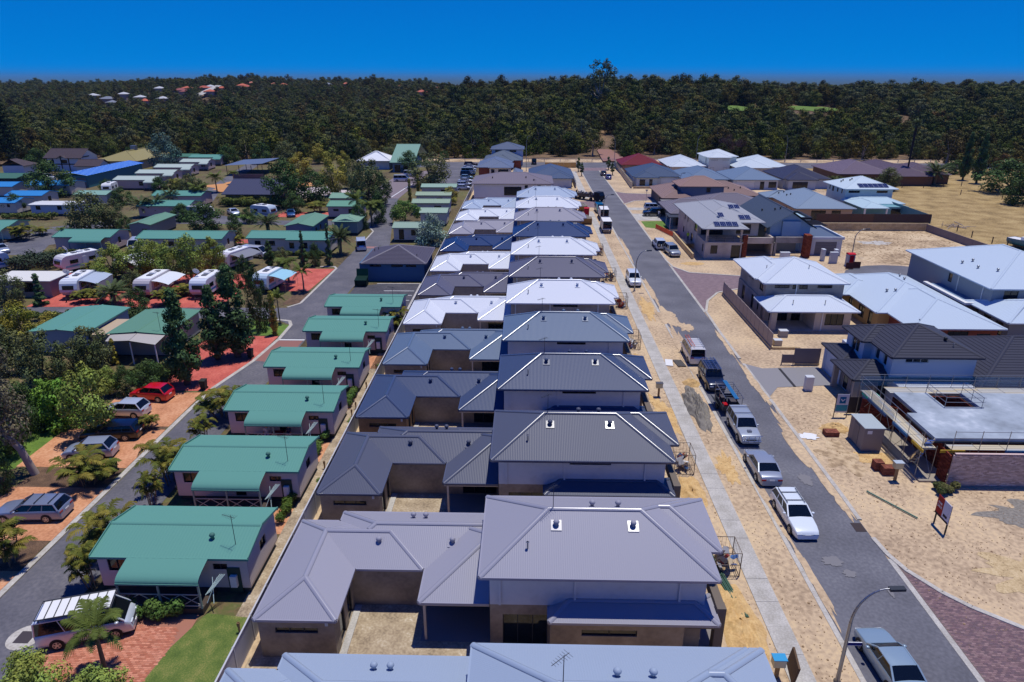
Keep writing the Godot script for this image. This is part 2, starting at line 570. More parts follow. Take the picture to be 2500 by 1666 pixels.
# four walls of a block, with openings by side: "f" front (+z), "b" back, "l" (-x), "r" (+x).
# an opening is [from, width, sill, height, kind, count]; from runs along +x, or from the front backwards
func walls(parent: Node, x0: float, x1: float, zb: float, zf: float, y0: float, y1: float, m: Material, open := {}, framem: Material = null, skip := "") -> MeshInstance3D:
	var b := B.new()
	var sides := {"f": [Vector3(x0, y0, zf), Vector3(x1, y0, zf), Vector3(0, 0, 1)], "b": [Vector3(x0, y0, zb), Vector3(x1, y0, zb), Vector3(0, 0, -1)], "l": [Vector3(x0, y0, zf), Vector3(x0, y0, zb), Vector3(-1, 0, 0)], "r": [Vector3(x1, y0, zf), Vector3(x1, y0, zb), Vector3(1, 0, 0)]}
	var fm: Material = framem if framem else M.frame
	for k in sides:
		if k in skip: continue
		var hs := []
		for o in open.get(k, []): hs.append([o[0], o[0] + o[1], o[2], o[2] + o[3]])
		wall_face(b, sides[k][0], sides[k][1], y0, y1, hs, sides[k][2])
	b.quad(Vector3(x0, y1, zb), Vector3(x1, y1, zb), Vector3(x1, y1, zf), Vector3(x0, y1, zf))
	var node := part("wall", b, m, parent, org)
	for k in open:
		var a: Vector3 = sides[k][0]
		var d: Vector3 = (sides[k][1] - a).normalized()
		for o in open[k]: opening(parent, a + d * o[0] + Vector3(0, o[2] - y0, 0), d, sides[k][2], o[1], o[3], o[4] if o.size() > 4 else "window", o[5] if o.size() > 5 else 2, fm)
	return node

func opening(parent: Node, a: Vector3, d: Vector3, n: Vector3, w: float, h: float, kind: String, cnt: int, fm: Material) -> void:
	var o := a - n * 0.09
	if kind == "void":
		return
	if kind == "garage":
		var g := B.new()
		var k := 5
		for i in k: g.obox(o + d * w / 2 + Vector3(0, h * (i + 0.5) / k, 0), d * w / 2, Vector3(0, h / k / 2 - 0.012, 0), n * 0.03)
		part("garage_door", g, M.white if cnt < 5 else pm(s(112, 112, 118), 0.5), parent, org)
		return
	var f := B.new()
	var t := 0.05
	for q in [[0.0, t], [w - t, w]]: f.obox(o + d * (q[0] + q[1]) / 2 + Vector3(0, h / 2, 0), d * t / 2, Vector3(0, h / 2, 0), n * 0.035)
	for q in [t / 2, h - t / 2]: f.obox(o + d * w / 2 + Vector3(0, q, 0), d * (w / 2 - t), Vector3(0, t / 2, 0), n * 0.035)
	for i in range(1, cnt): f.obox(o + d * w * i / cnt + Vector3(0, h / 2, 0), d * t / 2, Vector3(0, h / 2 - t, 0), n * 0.03)
	var node := part(kind, f, fm, parent, org)
	var p := B.new()
	var q := o - n * 0.02
	p.quad(q, q + Vector3(0, h, 0), q + d * w + Vector3(0, h, 0), q + d * w)
	part("pane", p, M.glass, node, org)

# ---------- little things on roofs ----------
var vent_mesh: Mesh
var plate_mesh: Mesh
func vent(parent: Node, x: float, y: float, z: float, k: float, m: Material) -> void:
	if vent_mesh == null:
		var b := B.new()
		b.lathe(Vector3.ZERO, [Vector2(0.0, 0.0), Vector2(0.1, 0.0), Vector2(0.1, 0.18), Vector2(0.15, 0.21), Vector2(0.185, 0.29), Vector2(0.15, 0.38), Vector2(0.08, 0.43), Vector2(0.0, 0.44)], 10)
		vent_mesh = b.mesh()
		var p := B.new()
		p.obox(Vector3(0, 0.03, 0), Vector3(0.3, 0, 0), Vector3(0, 0.012, 0), Vector3(0, -0.3 * 0.46, 0.3))
		plate_mesh = p.mesh()
	var o := put("roof_vent", vent_mesh, m, parent, Vector3(x, y - 0.02, z) - org)
	if k > 0: put("flashing", plate_mesh, m, o, Vector3(0, 0.035, 0))

func pipe(parent: Node, x: float, y: float, z: float, h := 0.45, m: Material = null) -> void:
	var b := B.new()
	b.tube(Vector3(x, y - 0.05, z), Vector3(x, y + h, z), 0.05, 0.05, 6)
	b.lathe(Vector3(x, y + h, z), [Vector2(0.0, 0.07), Vector2(0.09, 0.03), Vector2(0.09, 0.0), Vector2(0.0, 0.0)], 6)
	part("vent_pipe", b, m if m else M.steel, parent, org)

func antenna(parent: Node, x: float, y: float, z: float, h := 1.6, turn := 0.4) -> void:
	var b := B.new()
	b.tube(Vector3(x, y - 0.05, z), Vector3(x, y + h, z), 0.022, 0.018, 5)
	var d := Vector3(cos(turn), 0, sin(turn))
	var e := Vector3(-d.z, 0, d.x)
	var c := Vector3(x, y + h * 0.95, z)
	b.bar(c - d * 0.3, c + d * 0.7, 0.02, 0.02)
	for i in 7: b.bar(c + d * (-0.25 + i * 0.14) - e * (0.26 - i * 0.02), c + d * (-0.25 + i * 0.14) + e * (0.26 - i * 0.02), 0.01, 0.01)
	part("antenna", b, M.dark_steel, parent, org)

func downpipe(parent: Node, x: float, z: float, y0: float, y1: float, m: Material) -> void:
	var b := B.new()
	b.box(x - 0.06, x + 0.06, y0, y1, z - 0.05, z + 0.05)
	b.box(x - 0.12, x + 0.12, y1 - 0.2, y1, z - 0.07, z + 0.09)
	part("downpipe", b, m, parent, org)

# solar modules on a slope that faces the camera: rows x cols from corner (x, z) up the slope k
func solar(parent: Node, x: float, z: float, e: float, zf: float, k: float, cols: int, rows: int, w := 1.0, l := 1.6) -> void:
	var along := Vector3(0, k, -1).normalized()
	var nn := Vector3(0, 1, k).normalized()
	for i in cols:
		for j in rows:
			var o := Vector3(x + (i + 0.5) * w, e + k * (zf - z), z) + along * (j + 0.5) * l + nn * 0.12
			var b := B.new()
			b.obox(o, Vector3(w / 2 - 0.02, 0, 0), nn * 0.02, along * (l / 2 - 0.02))
			var p := part("solar_panel", b, pm(s(176, 180, 188), 0.3, 0.6), parent, org)
			var c := B.new()
			for a in 3:
				for q in 4:
					var u := Vector3((a - 1) * (w - 0.1) / 3.0, 0, 0) + along * ((q - 1.5) * (l - 0.1) / 4.0)
					c.obox(o + u + nn * 0.022, Vector3((w - 0.1) / 6 - 0.012, 0, 0), nn * 0.003, along * ((l - 0.1) / 8 - 0.012))
			part("cells", c, pm(s(18, 30, 74), 0.15), p, org)

func flat_sheet(pts: Array, y: float) -> B:
	var b := B.new()
	var p := PackedVector2Array(pts)
	var ix := Geometry2D.triangulate_polygon(p)
	for i in range(0, ix.size(), 3): lay(b, PackedVector2Array([p[ix[i]], p[ix[i + 1]], p[ix[i + 2]]]), Vector3(0, 0, y), PackedFloat32Array([0, 0, 0]))
	return b

func rect(x0: float, x1: float, zb: float, zf: float) -> Array:
	return [Vector2(x0, zb), Vector2(x1, zb), Vector2(x1, zf), Vector2(x0, zf)]

# rim of noise round a loop, for spills and patches with an outline of their own
func blot(cx: float, cz: float, rx: float, rz: float, seed_: int, rough := 0.35, k := 40) -> Array:
	var f := FastNoiseLite.new()
	f.seed = seed_
	f.frequency = 0.9
	f.fractal_octaves = 3
	var out := []
	for i in k:
		var t := TAU * i / k
		var r := 1.0 + rough * 1.6 * f.get_noise_2d(cos(t) * 1.4, sin(t) * 1.4)
		out.append(Vector2(cx + rx * r * cos(t), cz + rz * r * sin(t)))
	return out

# a low heap with a rough surface
func heap(cx: float, cz: float, rx: float, rz: float, h: float, seed_: int, rough := 0.3, k := 22) -> B:
	var f := FastNoiseLite.new()
	f.seed = seed_
	f.frequency = 0.8
	f.fractal_octaves = 4
	var rows := []
	for i in 19:
		var t := i / 18.0
		var row := PackedVector3Array()
		for j in k + 1:
			var a := TAU * (j % k) / k
			var edge := 1.0 + 0.35 * f.get_noise_2d(cos(a) * 2 + 30, sin(a) * 2)
			var x := rx * t * edge * cos(a)
			var z := rz * t * edge * sin(a)
			var y := h * (1.0 - t * t) * (1.0 + rough * 1.5 * f.get_noise_2d(x * 1.3, z * 1.3)) + h * rough * 0.6 * f.get_noise_2d(x * 3, z * 3) * (1.0 - t)
			row.append(Vector3(cx + x, maxf(y, 0.0) + (0.012 if i < 18 else -0.02), cz + z))
		rows.append(row)
	var b := B.new()
	b.surf(rows)
	return b

# ---------- the setting ----------
func rise(x: float, z: float) -> float:
	var d := -z
	var m := smoothstep(-230.0, 30.0, x)
	var near := lerpf(500.0, 290.0, m)
	var far := lerpf(lerpf(830.0, 470.0, m), 620.0, smoothstep(250.0, 600.0, x))
	var top := lerpf(19.0, 13.0, m) + 2.5 * sin(x * 0.011 + 0.6) + 1.5 * sin(x * 0.027) - 7.0 * smoothstep(-330.0, -520.0, x)
	return top * smoothstep(near, far, d) - 0.02 * maxf(0.0, d - far) * smoothstep(far, far + 300.0, d)

func sheet(called: String, pts: Array, y: float, m: Material) -> MeshInstance3D:
	return struct(called, flat_sheet(pts, y), m)

# a kerb that follows points (x, z), standing h high
func kerb_line(pts: Array, w := 0.3, h := 0.12) -> MeshInstance3D:
	var b := B.new()
	for i in pts.size() - 1:
		var p: Vector2 = pts[i]
		var q: Vector2 = pts[i + 1]
		var d := (q - p).normalized()
		var sd := Vector2(-d.y, d.x) * w / 2
		var ext := d * 0.02
		p -= ext; q += ext
		var rows := []
		for e in [p, q]:
			var row := PackedVector3Array()
			for o in [[-1.0, -0.05], [-1.0, h * 0.8], [-0.75, h], [0.75, h], [1.0, h * 0.8], [1.0, -0.05]]: row.append(Vector3(e.x + sd.x * o[0], o[1], e.y + sd.y * o[0]))
			rows.append(row)
		for j in 5: b.quad(rows[0][j], rows[0][j + 1], rows[1][j + 1], rows[1][j])
	return struct("kerb", b, M.kerb)

func build_ground() -> void:
	# one terrain sheet to the horizon
	var xs := []
	var zs := []
	for i in range(-24, 25): xs.append(signf(i) * pow(absf(i) / 24.0, 1.8) * 3600.0)
	for z in [200, 60, 0, -60, -120, -180, -240, -280, -300, -330, -360, -390, -420, -460, -500, -550, -600, -660, -720, -780, -850, -950, -1100, -1400, -1900, -2600, -3600, -5000]: zs.append(float(z))
	var rows := []
	for z in zs:
		var row := PackedVector3Array()
		for x in xs: row.append(Vector3(x, rise(x, z), z))
		rows.append(row)
	var b := B.new()
	b.surf(rows)
	struct("ground", b, M.bush_floor)
	sheet("estate_ground", rect(-15.5, 84.0, -270.0, 30.0), 0.012, M.sand)
	sheet("vacant_lot", [Vector2(57, -141.9), Vector2(82.5, -141.9), Vector2(83.6, -117), Vector2(70, -112.5), Vector2(60, -116), Vector2(56.5, -122)], 0.02, M.lot_sand)
	sheet("park_ground", rect(-190.0, -15.5, -268.0, 30.0), 0.012, M.park_ground)
	sheet("paddock", [Vector2(84, -250), Vector2(190, -250), Vector2(190, 30), Vector2(84, 30)], 0.012, M.straw)
	# the street, its kerbs, cross street and side streets
	sheet("street", rect(18.2, 24.2, -246.0, 30.0), 0.03, M.asphalt)
	sheet("cross_street", rect(-60.0, 190.0, -262.0, -246.0), 0.03, M.park_asphalt)
	var pav := tm(noise_tex([[0.0, s(96, 80, 84)], [0.5, s(126, 106, 110)], [1.0, s(150, 130, 130)]], 33, 256, 0.02, 0.2, 0.6), 5.0, 0.9)
	M.paver = pav
	sheet("crossing", rect(18.2, 27.5, -246.0, -238.0), 0.036, pav)
	sheet("side_street", [Vector2(24.4, -112.5), Vector2(26.5, -108.8), Vector2(34, -107), Vector2(50, -106.5), Vector2(50, -98.5), Vector2(34, -100.5), Vector2(28.5, -97.5), Vector2(26, -93.5), Vector2(24.4, -88.5)], 0.034, pav)
	var cul := []
	for i in 21:
		var t := TAU * i / 20.0
		if i < 20: cul.append(Vector2(60.5 + 9.5 * cos(t), -105.5 + 8.6 * sin(t)))
	sheet("side_street", rect(49.9, 56.0, -108.6, -98.4), 0.038, M.asphalt)
	sheet("turning_circle", cul, 0.042, M.asphalt)
	sheet("side_street", [Vector2(24.4, -192), Vector2(27, -189.5), Vector2(36, -188), Vector2(60, -187), Vector2(90, -188), Vector2(90, -178.5), Vector2(60, -178.5), Vector2(36, -179.5), Vector2(28, -178), Vector2(24.4, -174)], 0.034, pav)
	sheet("side_street", [Vector2(18, -181), Vector2(16, -177), Vector2(6, -175.5), Vector2(6, -169), Vector2(16, -168), Vector2(18, -164)], 0.034, pav)
	kerb_line([Vector2(18.05, 20), Vector2(18.05, -30), Vector2(18.05, -80), Vector2(18.05, -164)], 0.32, 0.05)
	kerb_line([Vector2(18.05, -181), Vector2(18.05, -238)], 0.3, 0.08)
	for c in [[Vector2(24.3, -238), Vector2(24.3, -192.5), Vector2(26.8, -189.8), Vector2(34, -188.3)], [Vector2(34, -179.2), Vector2(27.5, -177.6), Vector2(24.4, -172.5), Vector2(24.3, -116), Vector2(24.6, -112.3), Vector2(26.6, -108.6), Vector2(34, -106.8), Vector2(49, -106.3)], [Vector2(34, -100.6), Vector2(28.4, -97.6), Vector2(25.9, -93.5), Vector2(24.5, -88.6), Vector2(24.3, -82), Vector2(24.3, -72)], [Vector2(24.3, -61.5), Vector2(24.3, -45), Vector2(24.25, -41.8)], [Vector2(24.25, -39.7), Vector2(24.4, -38), Vector2(24.86, -36.4), Vector2(26.02, -34.4), Vector2(27.1, -33.15), Vector2(29.13, -31.5), Vector2(32, -30), Vector2(38, -28.6)]]:
		kerb_line(c, 0.34, 0.1)
	# flush concrete edge strips where drives and side streets meet the street
	for q in [[24.15, 24.5, -112.5, -88.5], [24.15, 24.5, -70.6, -61.8], [24.15, 24.5, -37.5, 10.0], [24.15, 24.5, -192, -174]]:
		sheet("edge_strip", rect(q[0], q[1], q[2], q[3]), 0.048, M.concrete)
	# paved mouth of the near side street, brick by brick
	var pb := paver_field(24.55, 34.5, -36.0, -22.0, func(x, z): return z > -37.4 and Geometry2D.is_point_in_polygon(Vector2(x, z), PackedVector2Array([Vector2(24.5, -37.2), Vector2(24.9, -36.2), Vector2(26.1, -34.2), Vector2(27.2, -32.95), Vector2(29.2, -31.3), Vector2(32, -29.8), Vector2(34.5, -29.2), Vector2(34.5, -22), Vector2(24.5, -22)])), 0.24, 0.12, [s(118, 96, 100), s(130, 106, 108), s(108, 90, 96), s(138, 114, 114)], 0.03)
	var pk := struct("paved_side_street", pb, M.vc)
	pk.set_meta("kind", "structure")
	sheet("paving_bed", [Vector2(24.5, -37.4), Vector2(24.9, -36.2), Vector2(26.1, -34.2), Vector2(27.2, -32.95), Vector2(29.2, -31.3), Vector2(32, -29.8), Vector2(40, -28.5), Vector2(40, -5), Vector2(24.5, -5)], 0.026, pm(s(112, 96, 92), 0.95))
	# sand blown and dragged over the street's edges
	var k := 0
	for q in [[18.5, -74, 0.8, 9.0], [18.7, -86.5, 1.1, 3.4], [20.3, -82.5, 0.9, 1.6], [18.5, -98, 0.4, 6.0], [23.9, -52, 0.8, 7.5], [24.0, -44.5, 0.5, 3.0], [18.4, -45, 0.3, 6.0], [23.9, -66, 0.4, 5.0], [18.45, -36, 0.25, 4.0], [24.0, -77, 0.4, 5.0], [18.4, -125, 0.3, 9.0]]:
		k += 1
		sheet("sand_spill", blot(q[0], q[1], q[2], q[3], 40 + k, 0.4, 56), 0.052 + k * 0.0006, M.sand)
	k = 0
	for q in [[20.4, -37.2, 0.7, 0.5], [21.0, -36.0, 0.4, 0.35], [22.3, -47.0, 0.5, 0.8], [20.5, -66.0, 0.5, 1.4], [21.3, -60.0, 0.35, 0.5], [22.8, -34.3, 0.12, 0.5]]:
		k += 1
		sheet("dust_patch", blot(q[0], q[1], q[2], q[3], 70 + k, 0.3, 64), 0.061 + k * 0.0006, pm(s(120, 118, 120), 0.95))
	# footpath of single slabs
	var fp := Node3D.new()
	fp.name = numbered("footpath")
	fp.set_meta("kind", "structure")
	add_child(fp)
	var slab := []
	for v in 3:
		var sb := B.new()
		var l := 2.03
		sb.box(-0.7, 0.7, -0.06, 0.0, -l / 2, l / 2)
		slab.append(sb.mesh())
	for i in 70:
		var z := -20.0 - i * 2.05
		put("slab", slab[i % 3], M.concrete, fp, Vector3(14.85, 0.055 + 0.006 * ((i * 7) % 3), z))
	sheet("footpath", rect(14.3, 16.2, -236, -181), 0.04, M.concrete)
	sheet("driveway", [Vector2(24.5, -70.5), Vector2(26, -69.3), Vector2(32.3, -69.9), Vector2(32.3, -65.1), Vector2(26, -64.4), Vector2(24.5, -62.2)], 0.04, pm(s(132, 130, 132), 0.9))
	sheet("driveway", rect(27.7, 28.0, -69.35, -64.55), 0.046, pm(s(40, 40, 44), 0.9))
	for q in [[24.5, 34, -168, -164.5], [24.5, 33, -160, -152]]: sheet("driveway", rect(q[0], q[1], q[2], q[3]), 0.03, M.concrete)
	sheet("driveway", rect(45.2, 58, -203.0, -190), 0.03, M.concrete)
	sheet("driveway", rect(38.5, 45.0, -201.5, -190.5), 0.031, M.concrete)
	sheet("verge_lawn", [Vector2(25.2, -151), Vector2(30.3, -151.5), Vector2(29.8, -142), Vector2(25.2, -144.5)], 0.03, M.green_lawn)
	sheet("front_lawn", [Vector2(34, -203.5), Vector2(38.4, -203.2), Vector2(37.4, -198.8), Vector2(33, -199.3)], 0.03, M.green_lawn)
	# firebreak track into the bush and cleared verge
	sheet("track", [Vector2(28, -262), Vector2(38, -262), Vector2(36, -300), Vector2(35.5, -330), Vector2(30, -330), Vector2(29.5, -300)], 0.55, pm(s(142, 104, 92), 0.95))
	sheet("verge", rect(-60, 190, -272, -262.2), 0.03, M.lot_sand)
	for q in [[170.0, -432.0, 16.0, 14.0], [121.0, -420.0, 12.0, 10.0]]:
		var g := B.new()
		var pts := blot(q[0], q[1], q[2], q[3], int(q[0]), 0.2, 24)
		for i in pts.size(): g.tri(Vector3(q[0], rise(q[0], q[1]) + 0.6, q[1]), Vector3(pts[i].x, rise(pts[i].x, pts[i].y) + 0.6, pts[i].y), Vector3(pts[(i + 1) % 24].x, rise(pts[(i + 1) % 24].x, pts[(i + 1) % 24].y) + 0.6, pts[(i + 1) % 24].y))
		struct("golf_green", g, M.green_lawn)
	# caravan park roads, pads and beds
	sheet("park_road", [Vector2(-32.4, 10), Vector2(-27.4, 10), Vector2(-27.4, -56), Vector2(-26.9, -80), Vector2(-26.2, -118), Vector2(-26.4, -128), Vector2(-30.3, -151.5), Vector2(-34.2, -181), Vector2(-38, -185), Vector2(-35.3, -146), Vector2(-32.2, -139), Vector2(-31.9, -110), Vector2(-32.0, -91), Vector2(-33.4, -89), Vector2(-70, -88.5), Vector2(-112, -88.5), Vector2(-112, -84.5), Vector2(-70, -84.2), Vector2(-33.4, -84.4), Vector2(-30.5, -82), Vector2(-30.3, -77), Vector2(-30.8, -70), Vector2(-32.2, -63)], 0.03, M.park_asphalt)
	sheet("park_road", [Vector2(-120, -116), Vector2(-88, -118), Vector2(-96, -136), Vector2(-88, -145), Vector2(-92, -150), Vector2(-104, -140), Vector2(-128, -134)], 0.031, M.park_asphalt)
	sheet("park_road", [Vector2(-112, -100), Vector2(-90, -127), Vector2(-92, -131), Vector2(-120, -104)], 0.036, M.park_asphalt)
	sheet("park_road", [Vector2(-78, -146), Vector2(-46, -145), Vector2(-34.5, -146), Vector2(-35.5, -150), Vector2(-60, -150), Vector2(-76, -158), Vector2(-86, -190), Vector2(-100, -262), Vector2(-105, -262), Vector2(-92, -196), Vector2(-82, -160)], 0.034, M.park_asphalt)
	sheet("van_park", [Vector2(-44, -180), Vector2(-34, -180), Vector2(-33, -236), Vector2(-42, -236)], 0.036, pm(s(124, 112, 116), 0.9))
	sheet("access_road", [Vector2(-28.5, -180), Vector2(-19.5, -180), Vector2(-18, -262), Vector2(-33, -262)], 0.036, M.park_asphalt)
	sheet("car_park", [Vector2(-26.3, -88.2), Vector2(-16.4, -88.2), Vector2(-16.5, -101), Vector2(-23.3, -100.7), Vector2(-26.3, -99.5)], 0.036, M.dark_asphalt)
	for q in [[-21.5, -16.9, -97.4], [-17.8, -16.9, -95.2], [-19.6, -16.9, -92.8]]: sheet("bay_line", rect(q[0], q[1], q[2], q[2] + 0.16), 0.042, M.white)
	for q in [[-36.5, -182, -34.9, -206], [-20.4, -185, -19.5, -245]]: sheet("bay_line", [Vector2(q[0], q[1]), Vector2(q[0] + 0.3, q[1]), Vector2(q[2] + 0.3, q[3]), Vector2(q[2], q[3])], 0.042, M.white)
	sheet("speed_hump", rect(-31.6, -26.2, -125.6, -124.2), 0.05, pm(s(150, 110, 108), 0.85))
	sheet("brick_strip", [Vector2(-30.6, -76.5), Vector2(-27.2, -76.5), Vector2(-27.3, -69.5), Vector2(-30.9, -70.2)], 0.037, pm(s(140, 96, 88), 0.9))
	sheet("stop_line", rect(-30.5, -27.1, -76.9, -76.6), 0.042, M.white)
	kerb_line([Vector2(-32.55, 10), Vector2(-32.55, -40), Vector2(-32.5, -57), Vector2(-32.3, -63), Vector2(-30.9, -70), Vector2(-30.35, -77), Vector2(-30.5, -82), Vector2(-31.2, -83.6), Vector2(-33.4, -84.2)], 0.42, 0.07)
	kerb_line([Vector2(-33.4, -89.2), Vector2(-32.1, -91), Vector2(-31.95, -109.8), Vector2(-32.6, -111), Vector2(-35, -111)], 0.36, 0.08)
	kerb_line([Vector2(-27.25, 10), Vector2(-27.25, -33)], 0.3, 0.06)
	kerb_line([Vector2(-16.45, -88), Vector2(-16.45, -101.0), Vector2(-23.2, -100.85)], 0.3, 0.12)
	kerb_line([Vector2(-35.2, -147), Vector2(-32.0, -139), Vector2(-31.8, -128)], 0.3, 0.08)
	var pads := [[-41, -32.8, -61.8, -54.6, "orange_pad"], [-42, -32.8, -54.0, -47.5, "orange_pad"], [-44, -32.8, -44.6, -38.1, "orange_pad"], [-42, -32.8, -35.0, -20.0, "orange_pad"]]
	for q in pads: sheet("parking_pad", rect(q[0], q[1], q[2], q[3]), 0.034, M[q[4]])
	sheet("parking_pad", [Vector2(-30.7, -77.9), Vector2(-38.4, -77.9), Vector2(-40, -74), Vector2(-38, -62.2), Vector2(-32.6, -62.2), Vector2(-31, -70.2)], 0.034, M.red_pad)
	sheet("parking_pad", [Vector2(-32.2, -109.6), Vector2(-38, -109.6), Vector2(-38, -96.8), Vector2(-32.8, -96.8)], 0.034, M.red_pad)
	for q in [[-70, -60, -96, -88.7], [-58.5, -51.5, -96, -88.7], [-50, -43, -96, -88.7], [-62, -40, -106, -98], [-84, -70, -106, -98.5], [-60, -40, -131, -128], [-58, -46, -160, -154]]: sheet("caravan_pad", rect(q[0], q[1], q[2], q[3]), 0.03, M.red_pad)
	for q in [[-40, -32.9, -47.5, -44.6], [-37, -32.9, -38.1, -35.0], [-35.5, -32.9, -55.2, -54.0], [-34.5, -32.2, -96.6, -90.4], [-16.4, -15.6, -88, -30]]: sheet("mulch_bed", rect(q[0], q[1], q[2], q[3]), 0.024, M.mulch)
	sheet("sandy_strip", [Vector2(-17.0, -20), Vector2(-15.6, -20), Vector2(-15.6, -88), Vector2(-17.2, -88), Vector2(-17.2, -31)], 0.03, M.court)
	sheet("side_lawn", [Vector2(-21.2, -20), Vector2(-16.2, -20), Vector2(-16.3, -31.3), Vector2(-19.0, -31.6), Vector2(-19.9, -29.0)], 0.034, M.lawn)
	sheet("shaded_lawn", blot(-42, -52, 4.5, 5.0, 91, 0.3), 0.022, M.green_lawn)
	sheet("corner_lawn", [Vector2(-30.7, -82), Vector2(-36, -83.8), Vector2(-37, -78.2), Vector2(-30.6, -78.2)], 0.03, M.green_lawn)
	sheet("van_lawn", rect(-67, -61.5, -157, -145), 0.028, M.green_lawn)
	sheet("cabin_lawn", rect(-112, -99.5, -128, -118), 0.028, M.lawn)
	sheet("building_sand", blot(-79, -200, 14, 12, 92, 0.25), 0.04, pm(s(196, 140, 86), 0.95))
	sheet("pool_paving", blot(-60, -190, 10, 9, 93, 0.2), 0.04, pm(s(196, 184, 180), 0.9))
	var bb := paver_field(-27.1, -19.2, -33.0, -22.0, func(x, z): return Geometry2D.is_point_in_polygon(Vector2(x, z), PackedVector2Array([Vector2(-27.1, -33.0), Vector2(-24.2, -33.0), Vector2(-24.0, -30.6), Vector2(-20.2, -30.5), Vector2(-19.9, -29), Vector2(-21.2, -20), Vector2(-27.1, -20)])), 0.24, 0.12, [s(186, 120, 96), s(196, 130, 106), s(176, 110, 88), s(202, 138, 114)], 0.03)
	struct("brick_paving", bb, M.vc)
	sheet("paving_bed", rect(-27.1, -19.4, -33.2, -20), 0.022, pm(s(160, 108, 88), 0.95))
	for q in [[-27.1, -17.2, -42.2, -39.2], [-27.1, -17.2, -52.0, -48.8], [-27.1, -17.0, -61.6, -58.4], [-20.5, -16.4, -72, -68.2]]: sheet("cabin_paving", rect(q[0], q[1], q[2], q[3]), 0.03, M.orange_pad)
	sheet("drain_cover", [Vector2(-28.6 + 0.95, -29.5)] + blot(-28.6, -29.5, 0.95, 0.95, 1, 0.0, 24).slice(1), 0.042, M.kerb)
	sheet("drain_grate", rect(-29.05, -28.15, -29.95, -29.05), 0.048, pm(s(60, 52, 56), 0.7))
	sheet("street_drain", rect(23.4, 24.15, -41.4, -40.4), 0.05, pm(s(52, 40, 40), 0.8))

# loose field of small pavers inside a shape
func paver_field(x0: float, x1: float, zb: float, zf: float, inside: Callable, l: float, w: float, cols: Array, y: float) -> B:
	var b := B.new()
	var r := RandomNumberGenerator.new()
	r.seed = 5
	var row := 0
	var z := zb
	while z < zf:
		var x := x0 + (l / 2 if row % 2 else 0.0)
		while x < x1:
			if inside.call(x + l / 2, z + w / 2):
				b.col = (cols[r.randi() % cols.size()] as Color).srgb_to_linear() * r.randf_range(0.88, 1.12)
				var h := y + r.randf_range(0.0, 0.006)
				var e := 0.008
				var t := [Vector3(x + e, h, z + e), Vector3(x + l - e, h, z + e), Vector3(x + l - e, h, z + w - e), Vector3(x + e, h, z + w - e)]
				b.quad(t[0], t[1], t[2], t[3])
				for i in 4: b.quad(t[i], t[(i + 1) % 4], t[(i + 1) % 4] - Vector3(0, 0.02, 0), t[i] - Vector3(0, 0.02, 0))
			x += l
		z += w
		row += 1
	return b

# ---------- the row of townhouses ----------
func build_row() -> void:
	var zs := [-17.0, -29.05, -40.9, -52.4, -63.9, -76.0, -87.3, -99.5, -111.9, -125.2, -138.1, -151.2]
	var cols := [s(150, 164, 182), s(150, 149, 160), s(84, 88, 104), s(66, 78, 106), s(96, 113, 136), s(206, 210, 218), s(94, 94, 112), s(208, 212, 218), s(36, 60, 104), s(150, 148, 158), s(210, 214, 220), s(164, 178, 196)]
	var words := ["pale blue-grey roof cut off by the bottom edge", "mauve-grey roof, first one seen whole from the bottom", "dark grey roof between the mauve and the navy roof", "dark slate-blue roof, third whole one from the bottom", "mid blue-grey roof in front of a white roof", "white roof behind the mid blue-grey one", "dark mauve-grey roof between two white roofs", "white roof in front of the deep blue roof", "deep blue roof in the upper row", "pinkish grey roof behind the deep blue one", "white roof behind the pinkish grey one", "pale silver roof at the upper end of the row"]
	var proto: Node3D
	for i in zs.size():
		var t: Node3D
		var label := "two-storey townhouse with " + String(words[i])
		var rm := pm(cols[i], 0.38)
		if i == 0:
			t = make_townhouse(label)
			proto = t
			t.position = Vector3(4, 0, zs[0] - 4)
		else:
			t = copy(proto, Vector3(4, 0, zs[i] - 4), 0, label)
		for c in t.get_children():
			if String(c.name).begins_with("roof"):
				if c is MeshInstance3D: c.material_override = rm
				for q in c.get_children():
					if q is MeshInstance3D: q.material_override = pm(cols[i], 0.22)
		if i == 3:
			for c in t.get_children():
				if String(c.name) == "wall": c.material_override = tm(M.render_brown.albedo_texture, 7.0, 0.9, s(235, 205, 170))
		if i >= 5:
			for c in t.get_children():
				if String(c.name).begins_with("wall"): c.material_override = M.render_grey

